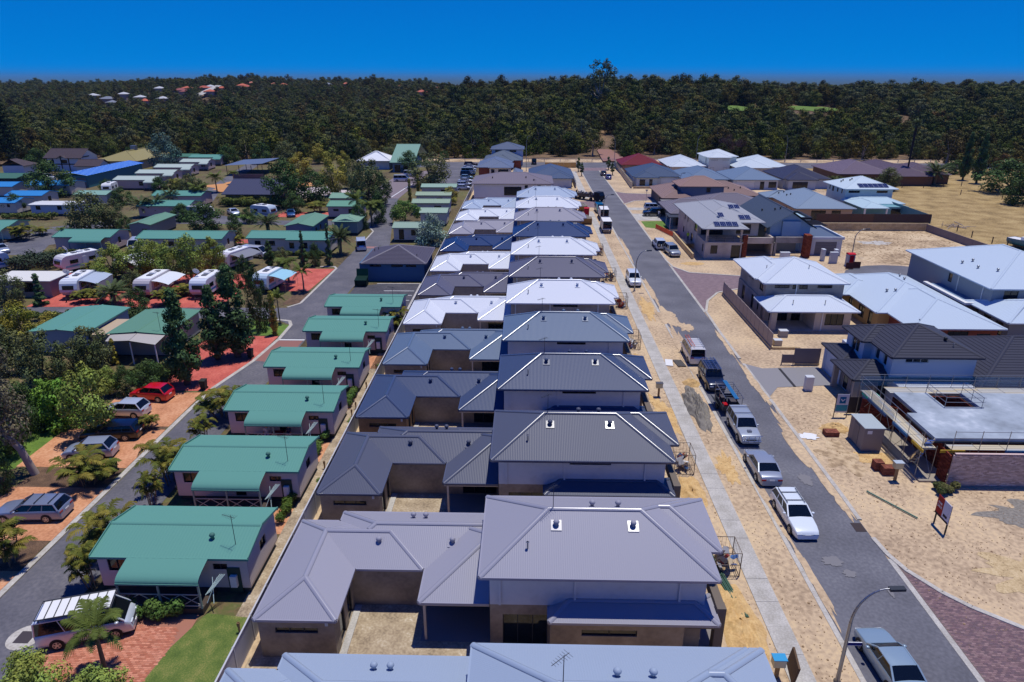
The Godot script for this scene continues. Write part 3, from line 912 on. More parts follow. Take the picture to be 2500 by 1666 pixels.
func make_townhouse(label: String) -> Node3D:
	var t := thing("townhouse", label, "house", Vector3.ZERO, 0, "townhouses in the row along the street")
	org = Vector3(4, 0, -4)
	var rm := pm(s(150, 145, 148), 0.38)
	# single-storey part: rear wing, link wing, covered court wing
	walls(t, -14.45, -10.3, -7.9, 0.6, 0, 2.75, M.render_brown, {"f": [[0.9, 2.35, 1.75, 0.36, "window", 3]], "r": [[1.0, 1.0, 0.05, 2.1, "window", 1], [2.6, 1.0, 0.05, 2.1, "window", 1]]})
	walls(t, -12.0, -1.95, -8.85, -3.5, 0, 2.74, M.render_brown, {"f": [[7.2, 2.6, 0.08, 2.1, "window", 3]]})
	roof(t, [[-14.6, -10.1, -8.0, 0.75], [-14.6, -6.0, -8.0, -3.4], [-12.1, -1.95, -9.0, -3.4, "r"], [-5.9, -1.95, -8.5, -0.72, "r"]], 2.8, 0.44, rm, "rib", 0.06)
	for x in [-5.6]:
		var pb := B.new()
		pb.box(x - 0.07, x + 0.07, 0, 2.72, -0.95, -0.81)
		part("post", pb, M.render_cream, t, org)
	var fb := B.new()
	fb.box(-5.85, -1.95, 2.5, 2.72, -0.92, -0.8)
	part("beam", fb, M.render_cream, t, org)
	var sl := B.new()
	sl.box(-5.9, -1.9, 0.0, 0.04, -3.5, -0.7)
	part("patio", sl, pm(s(122, 118, 116), 0.9), t, org)
	var ct := B.new()
	ct.box(-10.3, -5.9, 0.0, 0.028, -3.5, 2.6)
	ct.box(-5.9, 1.4, 0.0, 0.028, -0.7, 2.6)
	ct.box(-15.2, -10.3, 0.0, 0.026, 0.7, 3.0)
	part("courtyard", ct, M.court, t, org)
	var st := B.new()
	st.box(-10.25, -9.85, 0.0, 0.1, -3.4, 0.4)
	part("step", st, M.concrete, t, org)
	# two-storey part
	walls(t, -1.9, 9.8, -7.0, -0.5, 2.95, 5.16, M.render_blue, {"f": [[5.0, 2.9, 4.6, 0.4, "window", 2]], "r": [[1.2, 1.6, 3.6, 1.2, "window", 2]]})
	walls(t, -1.9, 9.78, -7.0, -0.52, 0.0, 2.95, M.render_brown, {"f": [[0.7, 2.5, 0.05, 2.2, "window", 3]]})
	walls(t, 1.4, 8.6, -0.52, 0.45, 0.0, 2.8, M.render_brown, {"f": [[1.7, 3.0, 1.75, 0.42, "window", 2]]}, null, "b")
	roof(t, [[-2.43, 10.35, -7.5, 0.0], [3.0, 11.05, -7.5, -2.4]], 5.2, 0.48, rm, "rib", 0.06)
	roof(t, [[1.3, 10.4, -1.65, 0.65]], 2.85, 0.46, rm, "rib", 0.06)
	var pr := B.new()
	pr.box(10.45, 10.95, 0, 3.15, -0.75, -0.2)
	pr.box(10.47, 10.93, 2.55, 3.12, -5.6, -0.75)
	pr.box(8.6, 10.45, 2.35, 2.78, 0.25, 0.42)
	pr.box(10.45, 10.9, 0, 2.6, -5.6, -5.2)
	part("portico", pr, pm(s(108, 98, 88), 0.9), t, org)
	var pf := B.new()
	pf.box(8.6, 10.9, 0.0, 0.05, -5.0, 0.9)
	part("porch_floor", pf, pm(s(128, 122, 116), 0.9), t, org)
	for x in [-1.35, 2.75, 8.4]: downpipe(t, x, -0.44, 3.0 if x < 0 else 3.35, 5.1, M.render_blue)
	var ym := func(z: float) -> float: return 5.2 + 0.48 * minf(-z, 7.5 + z)
	for q in [[1.75, -2.75], [6.05, -2.75], [3.9, -4.5], [5.4, -4.5]]: vent(t, q[0], ym.call(q[1]), q[1], 1 if q[1] > -3.7 else 0, pm(s(190, 190, 194), 0.25, 0.5))
	var yg := func(z: float) -> float: return 2.8 + 0.44 * minf(-3.4 - z, 9.0 + z)
	for q in [[-8.9, -5.0], [-4.4, -5.0], [-7.2, -7.6], [-6.4, -7.6]]: vent(t, q[0], yg.call(q[1]) - (0.05 if q[0] < -8 else 0.0), q[1], 1 if q[1] > -6 else 0, pm(s(190, 190, 194), 0.25, 0.5))
	pipe(t, 0.15, 5.2 + 0.48 * 1.45, -1.5)
	antenna(t, 1.6, 7.0, -3.75, 1.5, 2.4)
	var ub := B.new()
	ub.box(-10.75, -10.6, 2.35, 2.6, 0.62, 0.7)
	part("downpipe_head", ub, M.render_blue, t, org)
	return t

# ---------- houses east of the street ----------
func hs(called: String, label: String, x: float, z: float, cat := "house") -> Node3D:
	org = Vector3(x, 0, z)
	return thing(called, label, cat, org)

# courses of single bricks along a line, joined; proud and uneven with open joints
func brickwork(a: Vector3, c: Vector3, y0: float, y1: float, cols: Array, l := 0.3, h := 0.1, th := 0.11) -> B:
	var b := B.new()
	var r := RandomNumberGenerator.new()
	r.seed = int(a.x * 13 + a.z * 7)
	var d := (c - a).normalized()
	var n := d.cross(Vector3.UP).normalized()
	var ln := a.distance_to(c)
	var k := int((y1 - y0) / h)
	for i in k:
		var u := -l / 2 if i % 2 else 0.0
		while u < ln - 0.02:
			var u0 := maxf(u, 0.0)
			var u1 := minf(u + l, ln)
			b.col = (cols[r.randi() % cols.size()] as Color).srgb_to_linear() * r.randf_range(0.85, 1.15)
			b.obox(Vector3(a.x, y0 + (i + 0.5) * h, a.z) + d * (u0 + u1) / 2 + n * r.randf_range(-0.004, 0.004), d * ((u1 - u0) / 2 - 0.006), Vector3(0, h / 2 - 0.006, 0), n * th / 2)
			u += l
	return b

func build_right() -> void:
	var t: Node3D
	var white_roof := pm(s(200, 208, 216), 0.4)
	var pale := pm(s(184, 198, 210), 0.4)
	var dark_tile := pm(s(62, 63, 74), 0.5)
	# tall pale house behind a panel fence, on the corner
	t = hs("house", "two-storey house with pale silver roof behind the long panel fence", 35.8, -88)
	walls(t, 31.0, 41.0, -96.3, -85.4, 2.7, 5.18, M.render_grey, {"f": [[1.1, 1.9, 4.45, 0.42, "window", 3], [3.4, 0.5, 4.3, 0.6, "window", 1], [4.25, 1.1, 4.3, 0.6, "window", 2], [6.6, 1.9, 4.45, 0.42, "window", 3]], "l": [[0.9, 1.5, 3.6, 1.3, "window", 2], [5.2, 0.6, 4.0, 1.0, "window", 1], [6.4, 0.5, 4.0, 1.0, "window", 1]]})
	walls(t, 30.9, 41.02, -96.4, -86.0, 0.0, 2.72, M.render_grey, {"l": [[1.0, 0.6, 0.8, 1.5, "window", 1], [3.2, 1.0, 0.3, 1.9, "window", 2], [7.2, 1.2, 0.3, 2.0, "window", 2]]})
	walls(t, 36.2, 40.7, -86.0, -81.5, 0.0, 2.74, M.render_cream, {"f": [[1.3, 2.3, 0.75, 1.5, "window", 3]]})
	walls(t, 31.2, 36.2, -86.0, -85.2, 0.0, 2.74, M.render_cream, {"f": [[0.6, 2.4, 0.05, 2.1, "window", 3], [3.5, 1.2, 0.05, 2.1, "window", 2]]})
	var b := B.new()
	b.box(30.7, 31.4, 0, 2.74, -81.9, -81.3)
	part("pillar", b, M.render_cream, t, org)
	b = B.new()
	b.box(30.7, 36.2, 0.0, 0.06, -85.2, -81.3)
	part("patio", b, M.concrete, t, org)
	var rf := roof(t, [[30.45, 41.45, -95.9, -84.9], [30.05, 36.5, -97.3, -87]], 5.2, 0.385, white_roof, "rib", 0.14)
	roof(t, [[30.05, 41.35, -86.6, -80.7]], 2.8, 0.42, white_roof, "rib", 0.14)
	pipe(t, 32.2, 5.9, -89.5); pipe(t, 37.2, 6.3, -88); pipe(t, 33.4, 3.4, -82.0); pipe(t, 37.4, 3.4, -82.0)
	downpipe(t, 34.9, -85.36, 3.6, 5.1, M.white); downpipe(t, 37.1, -81.45, 0.0, 2.7, M.white)
	# its fence: panel by panel on a limestone footing
	t = hs("panel_fence", "mauve-grey panel fence on a limestone footing beside the corner house", 28.9, -86, "fence")
	b = B.new()
	b.box(28.72, 29.02, -0.1, 0.28, -96.6, -75.1)
	b.box(28.95, 32.2, -0.1, 0.3, -75.25, -74.95)
	part("footing", b, M.limestone, t, org)
	var pn := B.new()
	pn.box(-0.035, 0.035, 0, 1.72, -0.8, 0.8)
	var pnm := pn.mesh()
	var ps := B.new()
	ps.box(-0.06, 0.06, 0, 1.8, -0.05, 0.05)
	var psm := ps.mesh()
	var fcol := pm(s(150, 134, 130), 0.6)
	for i in 13:
		put("panel", pnm, fcol, t, Vector3(28.87, 0.26, -95.7 + i * 1.65) - org)
		put("post", psm, fcol, t, Vector3(28.87, 0.24, -96.52 + i * 1.65) - org)
	# long low house beside it
	t = hs("house", "single-storey house with long pale silver L-shaped roof between two taller houses", 49.5, -86)
	walls(t, 43.8, 54.9, -96.6, -81.1, 0, 2.74, pm(s(176, 146, 96), 0.9), {"l": [[1.4, 1.0, 0.4, 1.9, "window", 1], [3.6, 1.6, 0.6, 1.6, "window", 2], [7.0, 1.2, 0.6, 1.6, "window", 2], [10, 1.0, 0.2, 2.0, "window", 1], [13, 0.8, 0.8, 1.2, "window", 1]]})
	walls(t, 45.2, 54.9, -81.1, -75.5, 0, 2.72, M.brick_red, {"f": [[0.6, 2.2, 0.4, 1.9, "window", 2], [4.0, 2.4, 0.4, 1.9, "window", 3], [7.4, 1.6, 0.6, 1.4, "window", 2]]})
	roof(t, [[43.2, 55.5, -97.2, -80.6], [44.6, 55.5, -90, -74.9], [42.2, 49, -97.6, -88.1]], 2.8, 0.36, pale, "rib", 0.16)
	for q in [[46.6, -85.5], [47.3, -84.8], [50.5, -89.0], [51.2, -91.5]]: vent(t, q[0], 2.8 + 0.36 * minf(q[0] - 43.2, 55.5 - q[0]), q[1], 0, M.steel)
	pipe(t, 46.1, 3.0, -76.3)
	# tall house at the right edge
	t = hs("house", "two-storey house with pale blue-white roof at the right edge", 66, -92)
	walls(t, 58.7, 74.5, -103, -83.5, 0, 5.18, pm(s(134, 142, 150), 0.85), {"l": [[8.5, 0.9, 3.4, 1.2, "window", 1]], "f": [[1.5, 1.8, 3.6, 1.2, "window", 2]]})
	roof(t, [[58.1, 75.1, -103.6, -83.0]], 5.2, 0.34, pale, "rib", 0.18)
	walls(t, 56.3, 58.72, -94.2, -84.4, 0, 2.6, pm(s(84, 82, 90), 0.8), {"l": [[3.0, 2.2, 0.3, 1.8, "window", 2]]})
	b = B.new()
	b.box(56.2, 58.7, 2.6, 2.68, -94.3, -84.3)
	part("balcony_floor", b, pm(s(94, 122, 150), 0.6), t, org)
	b = B.new()
	b.box(56.2, 56.75, 2.68, 2.95, -94.3, -84.3)
	b.box(56.75, 58.7, 2.68, 2.95, -84.6, -84.3)
	part("parapet", b, M.white, t, org)
	walls(t, 57.6, 74.5, -83.5, -77.6, 0, 2.7, pm(s(112, 118, 128), 0.85), {"l": [[1.0, 1.4, 0.6, 1.6, "window", 2], [3.4, 1.4, 0.6, 1.6, "window", 2]]})
	roof(t, [[57.0, 75.0, -86, -77]], 2.8, 0.36, pale, "rib", 0.18)
	for q in [[60.5, -90], [60.2, -93], [61.3, -92.6], [61.4, -87.4]]: vent(t, q[0], 5.2 + 0.34 * (q[0] - 58.1), q[1], 0, M.steel)
	antenna(t, 66.6, 7.6, -88, 1.4, 1.0)
	vent(t, 61.3, 3.6, -79.2, 0, M.steel)
	for z in [-85.2, -90.5]: downpipe(t, 58.64, z, 2.7, 5.1, M.white)
	# dark tiled house with the grey driveway
	t = hs("house", "two-storey white house with dark grey tiled roof beside the grey driveway", 39, -65)
	var wh := pm(s(196, 202, 210), 0.8)
	walls(t, 35.0, 42.9, -68.6, -60.65, 2.5, 5.16, wh, {"f": [[1.2, 2.2, 4.5, 0.42, "window", 3]], "l": [[1.0, 0.7, 3.7, 1.1, "window", 1], [2.5, 0.8, 3.7, 1.1, "window", 1]]}, M.white_frame)
	walls(t, 34.2, 38.0, -68.5, -64.8, 2.5, 5.14, wh, {"l": [[0.9, 1.7, 3.4, 1.3, "window", 2]]}, M.white_frame)
	roof(t, [[34.6, 43.3, -69.0, -60.2], [33.7, 39.5, -69.0, -64.4]], 5.2, 0.43, dark_tile, "tile", 0.34)
	walls(t, 32.6, 42.0, -69.7, -65.3, 0, 2.8, wh, {"l": [[0.6, 3.2, 0.05, 2.3, "garage", 2]]})
	roof(t, [[32.3, 42.0, -70.0, -65.0, "r"]], 2.85, 0.3, dark_tile, "tile", 0.34)
	walls(t, 32.6, 35.5, -65.0, -60.9, 0, 2.7, pm(s(140, 132, 128), 0.85), {"l": [[1.0, 0.9, 0.3, 2.0, "window", 2], [2.6, 1.2, 0.05, 2.2, "door", 1]], "f": [[1.6, 1.0, 0.3, 2.1, "window", 2]]}, M.white_frame)
	roof(t, [[31.4, 36.8, -65.4, -60.3]], 2.8, 0.42, dark_tile, "tile", 0.34)
	for q in [[31.6, -65.0], [31.6, -60.6]]:
		b = B.new()
		b.box(q[0], q[0] + 0.5, 0, 2.7, q[1], q[1] + 0.35)
		part("pillar", b, M.render_grey, t, org)
	walls(t, 35.2, 58, -71.5, -59.1, 0, 2.7, wh)
	roof(t, [[42.4, 60, -72.2, -58.6], [36.2, 44, -69, -60.3]], 2.8, 0.4, dark_tile, "tile", 0.34)
	vent(t, 40.6, 6.1, -62.4, 0, M.black); pipe(t, 41.0, 5.8, -61.6, 0.3)
	# low boundary fence at the drive
	t = hs("boundary_fence", "low mauve-brown sheet fence at the driveway of the dark tiled house", 30.6, -70.3, "fence")
	for q in [[28.4, 29.7, 1.0], [29.7, 32.6, 1.75]]:
		b = B.new()
		b.box(q[0] + 0.02, q[1] - 0.02, 0.25, 0.25 + q[2], -70.45, -70.4)
		part("panel", b, pm(s(120, 106, 104), 0.6), t, org)
		b = B.new()
		b.box(q[0], q[0] + 0.08, 0, 0.3 + q[2], -70.47, -70.38)
		part("post", b, pm(s(120, 106, 104), 0.6), t, org)
	b = B.new()
	b.box(29.9, 32.6, 0, 0.26, -70.5, -70.3)
	part("footing", b, M.limestone, t, org)
	building_site()
	mid_right(white_roof, pale)

# unfinished house: slab on brick walls with scaffolding round it
func building_site() -> void:
	var t := hs("building_site", "half-built brick house with bare concrete upper floor slab and scaffolding", 40, -52.5, "building")
	var red := [s(118, 60, 46), s(104, 52, 42), s(132, 70, 54), s(92, 48, 40)]
	var b := B.new()
	var slab := tm(noise_tex([[0.0, s(118, 126, 134)], [0.4, s(146, 156, 166)], [0.65, s(158, 168, 178)], [1.0, s(200, 206, 212)]], 44, 256, 0.012, 0.06, 0.3), 14.0, 0.8)
	b.box(32.7, 36.6, 2.85, 3.1, -52.9, -48.5)
	b.box(33.6, 36.6, 2.85, 3.1, -57.0, -52.9)
	b.box(36.6, 39.6, 2.85, 3.1, -54.1, -48.5)
	b.box(39.6, 57, 2.85, 3.1, -57.0, -48.5)
	part("floor_slab", b, slab, t, org)
	b = B.new()
	b.box(32.68, 57, 2.7, 2.86, -48.52, -48.42)
	b.box(32.62, 32.72, 2.7, 2.86, -52.9, -48.5)
	b.box(42.6, 43.6, 3.1, 3.13, -51.2, -50.4)
	part("slab_edge", b, pm(s(50, 52, 56), 0.8), t, org)
	var bw := brickwork(Vector3(33.6, 0, -48.8), Vector3(33.6, 0, -56.9), 0.0, 2.7, red, 0.24, 0.09)
	part("brick_wall", bw, M.vc, t, org).set_meta("kind", "stuff")
	part("brick_wall", brickwork(Vector3(36.7, 0, -54.0), Vector3(36.7, 0, -57.0), 0.4, 2.8, red, 0.24, 0.09), M.vc, t, org).set_meta("kind", "stuff")
	part("brick_wall", brickwork(Vector3(36.7, 0, -56.95), Vector3(39.6, 0, -56.95), 0.4, 2.8, red, 0.24, 0.09), M.vc, t, org).set_meta("kind", "stuff")
	part("brick_wall", brickwork(Vector3(39.5, 0, -54.0), Vector3(39.5, 0, -57.0), 0.4, 2.8, red, 0.24, 0.09), M.vc, t, org).set_meta("kind", "stuff")
	part("brick_wall", brickwork(Vector3(31.0, 0, -57.2), Vector3(33.4, 0, -55.2), 0.0, 2.4, red, 0.24, 0.09), M.vc, t, org).set_meta("kind", "stuff")
	part("brick_wall", brickwork(Vector3(34.5, 0, -48.8), Vector3(56, 0, -48.8), 0.0, 2.7, red, 0.24, 0.09), M.vc, t, org).set_meta("kind", "stuff")
	var pink := [s(200, 178, 164), s(192, 168, 154), s(208, 186, 172), s(184, 160, 146)]
	part("front_wall", brickwork(Vector3(33.0, 0, -46.4), Vector3(54, 0, -46.4), 0.1, 2.9, pink, 0.3, 0.1, 0.12), M.vc, t, org).set_meta("kind", "stuff")
	part("toothed_end", brickwork(Vector3(32.9, 0, -46.5), Vector3(33.0, 0, -47.8), 0.1, 2.8, red, 0.26, 0.1), M.vc, t, org).set_meta("kind", "stuff")
	b = B.new()
	b.box(32.9, 54, -0.05, 0.1, -46.6, -46.2)
	b.box(31.2, 57, -0.05, 0.16, -57, -46.9)
	part("ground_slab", b, pm(s(150, 140, 126), 0.9), t, org)
	b = B.new()
	b.box(33.1, 54, 2.9, 2.96, -46.5, -46.3)
	part("wall_top", b, pm(s(206, 180, 170), 0.9), t, org)
	# scaffolding
	t = hs("scaffolding", "steel tube scaffolding with planked walkways round the half-built house", 32, -52.5, "scaffolding")
	var tube: Material = M.steel
	var wz := []
	for i in 6: wz.append(-58.2 + i * 2.12)
	for x in [31.2, 32.4]:
		for z in wz:
			b = B.new()
			b.tube(Vector3(x, 0, z), Vector3(x, 4.2 if x < 32 else 2.9, z), 0.028, 0.028, 6)
			part("standard", b, tube, t, org)
	for i in 11:
		var x := 33.4 + i * 2.1
		for z in [-47.35, -48.25]:
			b = B.new()
			b.tube(Vector3(x, 0, z), Vector3(x, 4.4 if z > -48 else 2.8, z), 0.028, 0.028, 6)
			part("standard", b, tube, t, org)
		b = B.new()
		b.tube(Vector3(x, 0.0, -58.6), Vector3(x, 4.1, -58.6), 0.028, 0.028, 6)
		part("standard", b, tube, t, org)
	b = B.new()
	for y in [3.6, 4.15]:
		b.tube(Vector3(31.2, y, -58.2), Vector3(31.2, y, -47.4), 0.024, 0.024, 5)
		b.tube(Vector3(33.4, y + 0.15, -47.35), Vector3(56, y + 0.15, -47.35), 0.024, 0.024, 5)
		b.tube(Vector3(31.2, y, -58.6), Vector3(56, y, -58.6), 0.024, 0.024, 5)
	for z in wz: b.tube(Vector3(31.2, 2.62, z), Vector3(32.4, 2.62, z), 0.024, 0.024, 5)
	part("rail", b, tube, t, org)
	b = B.new()
	for i in 5:
		var z: float = wz[i]
		b.tube(Vector3(31.2, 0.2, z), Vector3(31.2, 2.6, z + 2.12), 0.02, 0.02, 5)
		b.tube(Vector3(32.4, 2.6, z), Vector3(32.4, 0.2, z + 2.12), 0.02, 0.02, 5)
	for i in 9: b.tube(Vector3(33.4 + i * 2.1, 0.6 if i % 2 else 2.5, -47.35), Vector3(35.5 + i * 2.1, 2.5 if i % 2 else 0.6, -47.35), 0.02, 0.02, 5)
	part("brace", b, tube, t, org)
	var plank := pm(s(190, 178, 150), 0.85)
	var grey := pm(s(176, 174, 166), 0.85)
	for i in 5:
		for j in 4:
			b = B.new()
			b.box(31.25 + j * 0.28, 31.5 + j * 0.28, 2.68, 2.73, wz[i] + 0.02, wz[i] + 2.1)
			part("plank", b, plank if (i + j) % 3 else grey, t, org)
	for i in 11:
		for j in 3:
			b = B.new()
			b.box(33.42 + i * 2.1, 35.48 + i * 2.1, 2.66, 2.71, -48.2 + j * 0.28, -47.95 + j * 0.28)
			part("plank", b, plank if (i + j) % 4 else grey, t, org)
		for j in 4:
			b = B.new()
			b.box(33.42 + i * 2.1, 35.48 + i * 2.1, 2.9, 2.95, -58.5 + j * 0.34, -58.2 + j * 0.34)
			part("plank", b, grey if (i + j) % 4 else plank, t, org)
	var mesh_m := StandardMaterial3D.new()
	mesh_m.albedo_color = Color(0.25, 0.5, 0.62, 0.28)
	mesh_m.transparency = BaseMaterial3D.TRANSPARENCY_ALPHA
	mesh_m.roughness = 0.6
	for i in 11:
		b = B.new()
		b.box(31.3 + i * 2.1, 33.35 + i * 2.1, 2.98, 3.95, -58.68, -58.66)
		part("screen", b, mesh_m, t, org)
	for i in 3:
		b = B.new()
		b.box(31.12, 31.14, 2.8, 3.5, wz[i], wz[i] + 2.0)
		part("screen", b, mesh_m, t, org)
	for q in [[31.1, 31.16, -48.9, -47.2, s(206, 168, 40)], [31.1, 31.16, -52.0, -49.6, s(54, 110, 150)], [32.5, 34.4, -47.3, -47.24, s(206, 168, 40)], [37.5, 43, -47.3, -47.24, s(54, 110, 150)], [31.1, 31.16, -56.5, -53.2, s(40, 80, 120)]]:
		b = B.new()
		b.box(q[0], q[1], 2.5, 2.74, q[2], q[3])
		part("toe_board", b, pm(q[4], 0.6), t, org)
	# guard rails round the stair void
	b = B.new()
	for x in [36.5, 39.7]:
		for z in [-54.0, -55.5, -57.0]: b.tube(Vector3(x, 3.1, z), Vector3(x, 4.1, z), 0.026, 0.026, 5)
		for y in [3.6, 4.05]: b.tube(Vector3(x, y, -54.0), Vector3(x, y, -57.1), 0.024, 0.024, 5)
	for y in [3.16, 3.6, 4.05]: b.tube(Vector3(36.5, y, -54.0), Vector3(39.9, y, -54.0), 0.024, 0.024, 5)
	part("void_rail", b, tube, t, org)
	# stair ladder
	t = hs("ladder", "aluminium stair ladder leaning up to the scaffold walkway", 31.9, -48.9, "ladder")
	b = B.new()
	for dx in [-0.3, 0.3]: b.bar(Vector3(31.9 + dx, 0.05, -49.6), Vector3(32.0 + dx, 3.4, -47.9), 0.06, 0.14)
	part("stile", b, M.chrome, t, org)
	for i in 11:
		b = B.new()
		var f := (i + 1) / 12.0
		b.box(31.6 + 0.1 * f, 32.2 + 0.1 * f, 3.4 * f - 0.02, 3.4 * f + 0.02, -49.6 + 1.7 * f - 0.12, -49.6 + 1.7 * f + 0.12)
		part("tread", b, M.chrome, t, org)

func mid_right(white_roof: Material, pale: Material) -> void:
	var t: Node3D
	var b: B
	# corner house with solar modules
	t = hs("house", "two-storey cream house with solar panels and a corner balcony", 36, -129)
	walls(t, 31.2, 37.6, -141.0, -118.0, 0.0, 2.75, M.render_cream, {"f": [[1.0, 1.2, 0.9, 1.5, "window", 1], [4.6, 1.6, 0.05, 2.4, "door", 1]], "l": [[1.2, 0.8, 0.9, 1.4, "window", 1], [9.5, 1.6, 0.5, 1.8, "window", 1], [17, 1.0, 1.0, 1.2, "window", 1]]})
	walls(t, 31.2, 42.2, -141.0, -124.2, 2.75, 5.36, M.render_cream, {"f": [[0.6, 4.0, 2.9, 2.1, "window", 3], [7.0, 2.6, 3.1, 1.8, "window", 2]], "l": [[0.5, 2.2, 3.2, 1.8, "window", 1], [8.0, 0.7, 3.6, 1.3, "window", 1], [10.5, 0.7, 3.6, 1.3, "window", 1]]})
	for x in [31.3, 37.2]:
		b = B.new()
		b.box(x, x + 0.35, 2.75, 5.36, -118.5, -118.1)
		part("pillar", b, M.render_cream, t, org)
	b = B.new()
	b.box(31.2, 37.8, 2.74, 2.95, -124.2, -117.9)
	part("balcony_floor", b, M.render_cream, t, org)
	b = B.new()
	for y in [3.3, 3.6, 3.95]: b.bar(Vector3(31.4, y, -118.0), Vector3(37.6, y, -118.0), 0.04, 0.04)
	for i in 5: b.bar(Vector3(31.5 + i * 1.5, 2.95, -118.0), Vector3(31.5 + i * 1.5, 3.95, -118.0), 0.04, 0.04)
	part("balustrade", b, M.dark_steel, t, org)
	roof(t, [[30.4, 38.4, -142.6, -117.6], [30.4, 43.0, -142.6, -123.2]], 5.4, 0.3, pm(s(158, 160, 164), 0.45), "rib", 0.18)
	solar(t, 32.6, -118.3, 5.4, -117.6, 0.3, 4, 1, 1.05, 1.7)
	solar(t, 34.0, -121.6, 5.4, -117.6, 0.3, 1, 1, 1.05, 1.7)
	solar(t, 38.6, -124.2, 5.4, -123.2, 0.3, 2, 1, 1.05, 1.7)
	solar(t, 37.6, -128.2, 5.4, -123.2, 0.3, 2, 1, 1.05, 1.7)
	part("pier", brickwork(Vector3(37.7, 0, -118.2), Vector3(38.5, 0, -118.2), 0, 4.2, [s(124, 66, 48), s(140, 78, 58), s(110, 58, 44)], 0.24, 0.09, 0.6), M.vc, t, org).set_meta("kind", "stuff")
	walls(t, 38.5, 43.9, -124.0, -120.5, 0, 2.2, pm(s(120, 112, 106), 0.9), {"f": [[0.3, 4.6, 0.05, 2.1, "void"]]}, null, "f")
	b = B.new()
	b.box(38.5, 43.9, 2.2, 3.3, -120.6, -120.3)
	b.box(43.6, 43.9, 0, 3.3, -124.2, -120.3)
	b.box(38.5, 43.7, 2.3, 2.4, -124.2, -120.6)
	part("garage_parapet", b, M.render_cream, t, org)
	# gable house with flat garage and red pier
	t = hs("house", "pale blue rendered house with steep dark gable roof and red brick pier", 48, -130)
	var bl := pm(s(152, 180, 196), 0.85)
	walls(t, 44.2, 51.4, -141, -123.8, 0, 4.5, bl, {"f": [[3.4, 1.2, 3.4, 1.3, "window", 1]], "l": [[2, 1.4, 3.0, 1.2, "window", 2]]})
	b = B.new()
	b.fan([Vector3(43.9, 4.5, -123.82), Vector3(51.7, 4.5, -123.82), Vector3(47.8, 7.05, -123.82)])
	b.fan([Vector3(43.9, 4.5, -141), Vector3(51.7, 4.5, -141), Vector3(47.8, 7.05, -141)])
	part("gable", b, bl, t, org).set_meta("kind", "stuff")
	b = B.new()
	b.box(46.2, 49.4, 2.9, 5.6, -123.8, -123.3)
	part("bay", b, bl, t, org)
	roof(t, [[43.4, 52.2, -143.0, -123.0, "fb"]], 4.5, 0.64, pm(s(74, 84, 98), 0.45), "rib", 0.2)
	for q in [[45.4, -133], [46.6, -129.5], [47.2, -128.4]]: vent(t, q[0], 4.5 + 0.64 * minf(q[0] - 43.4, 52.2 - q[0]), q[1], 0, M.black)
	b = B.new()
	b.box(44.3, 49.0, 2.3, 3.35, -120.9, -120.5)
	b.box(44.2, 44.6, 0, 2.3, -121.2, -120.6)
	part("garage_parapet", b, M.render_grey, t, org)
	walls(t, 44.4, 49.0, -123.6, -123.2, 0, 2.9, pm(s(116, 120, 118), 0.9))
	part("pier", brickwork(Vector3(49.0, 0, -119.6), Vector3(50.0, 0, -119.6), 0, 4.1, [s(132, 70, 50), s(146, 82, 60), s(120, 62, 46)], 0.24, 0.09, 1.6), M.vc, t, org).set_meta("kind", "stuff")
	walls(t, 50.0, 56.3, -131, -121.0, 0, 2.9, M.render_blue, {"f": [[1.6, 3.8, 0.05, 2.4, "garage", 5]]})
	b = B.new()
	b.box(50.0, 56.5, 2.9, 3.35, -121.0, -120.7)
	b.box(56.2, 56.5, 2.9, 3.35, -131, -121.0)
	b.box(50, 56.5, 2.9, 3.35, -131.3, -131)
	part("parapet", b, M.render_blue, t, org)
	b = B.new()
	b.box(50.0, 56.2, 2.9, 2.98, -131, -121.0)
	part("flat_roof", b, pm(s(78, 94, 116), 0.6), t, org)
	walls(t, 52.5, 57.5, -146, -139, 0, 3.0, bl)
	b = B.new()
	b.box(52.3, 57.7, 3.0, 3.4, -139.2, -138.8); b.box(52.3, 57.7, 3.0, 3.4, -146.2, -145.8); b.box(57.3, 57.7, 3.0, 3.4, -145.8, -139.2); b.box(52.3, 52.7, 3.0, 3.4, -145.8, -139.2)
	part("parapet", b, M.frame, t, org)
	b = B.new()
	for i in 7: b.box(53.2, 58.8, 2.7, 2.85, -138.4 + i * 0.75, -138.25 + i * 0.75)
	for x in [55.5, 57.0, 58.6]: b.box(x, x + 0.15, 0, 2.7, -138.4, -138.25)
	part("pergola", b, M.frame, t, org)
	# masonry letterbox walls and screens in front
	for q in [[51.3, -117.6, 0.5, 2.0, 0.9], [53.6, -117.8, 0.5, 1.9, 0.9], [52.0, -115.6, 1.3, 1.9, 0.5], [44.2, -117.5, 1.6, 1.4, 0.6]]:
		b = B.new()
		b.box(q[0], q[0] + q[2], 0, q[3], q[1], q[1] + q[4])
		b.box(q[0] - 0.03, q[0] + q[2] + 0.03, q[3], q[3] + 0.06, q[1] - 0.03, q[1] + q[4] + 0.03)
		single("garden_pier", b, M.render_blue, Vector3(q[0], 0, q[1]), "rendered masonry pier in front of the gabled house", "pier", "garden piers in front of the gabled house")
	# houses stepping back up the street
	t = hs("house", "single-storey house with grey-mauve tiled roof next to the small lawn", 42, -155)
	walls(t, 31.5, 54, -164, -150, 0, 2.7, pm(s(120, 118, 118), 0.9), {"l": [[1.0, 1.6, 0.4, 1.7, "window", 2]]})
	walls(t, 31.2, 35.5, -150, -146.0, 0, 2.7, pm(s(104, 106, 112), 0.9), {"f": [[0.6, 2.8, 0.1, 2.2, "window", 3]]})
	roof(t, [[36, 55, -164.5, -149.0], [30.4, 42, -160, -152], [30.4, 36, -156, -145.4]], 2.8, 0.34, pm(s(120, 114, 122), 0.5), "tile", 0.4)
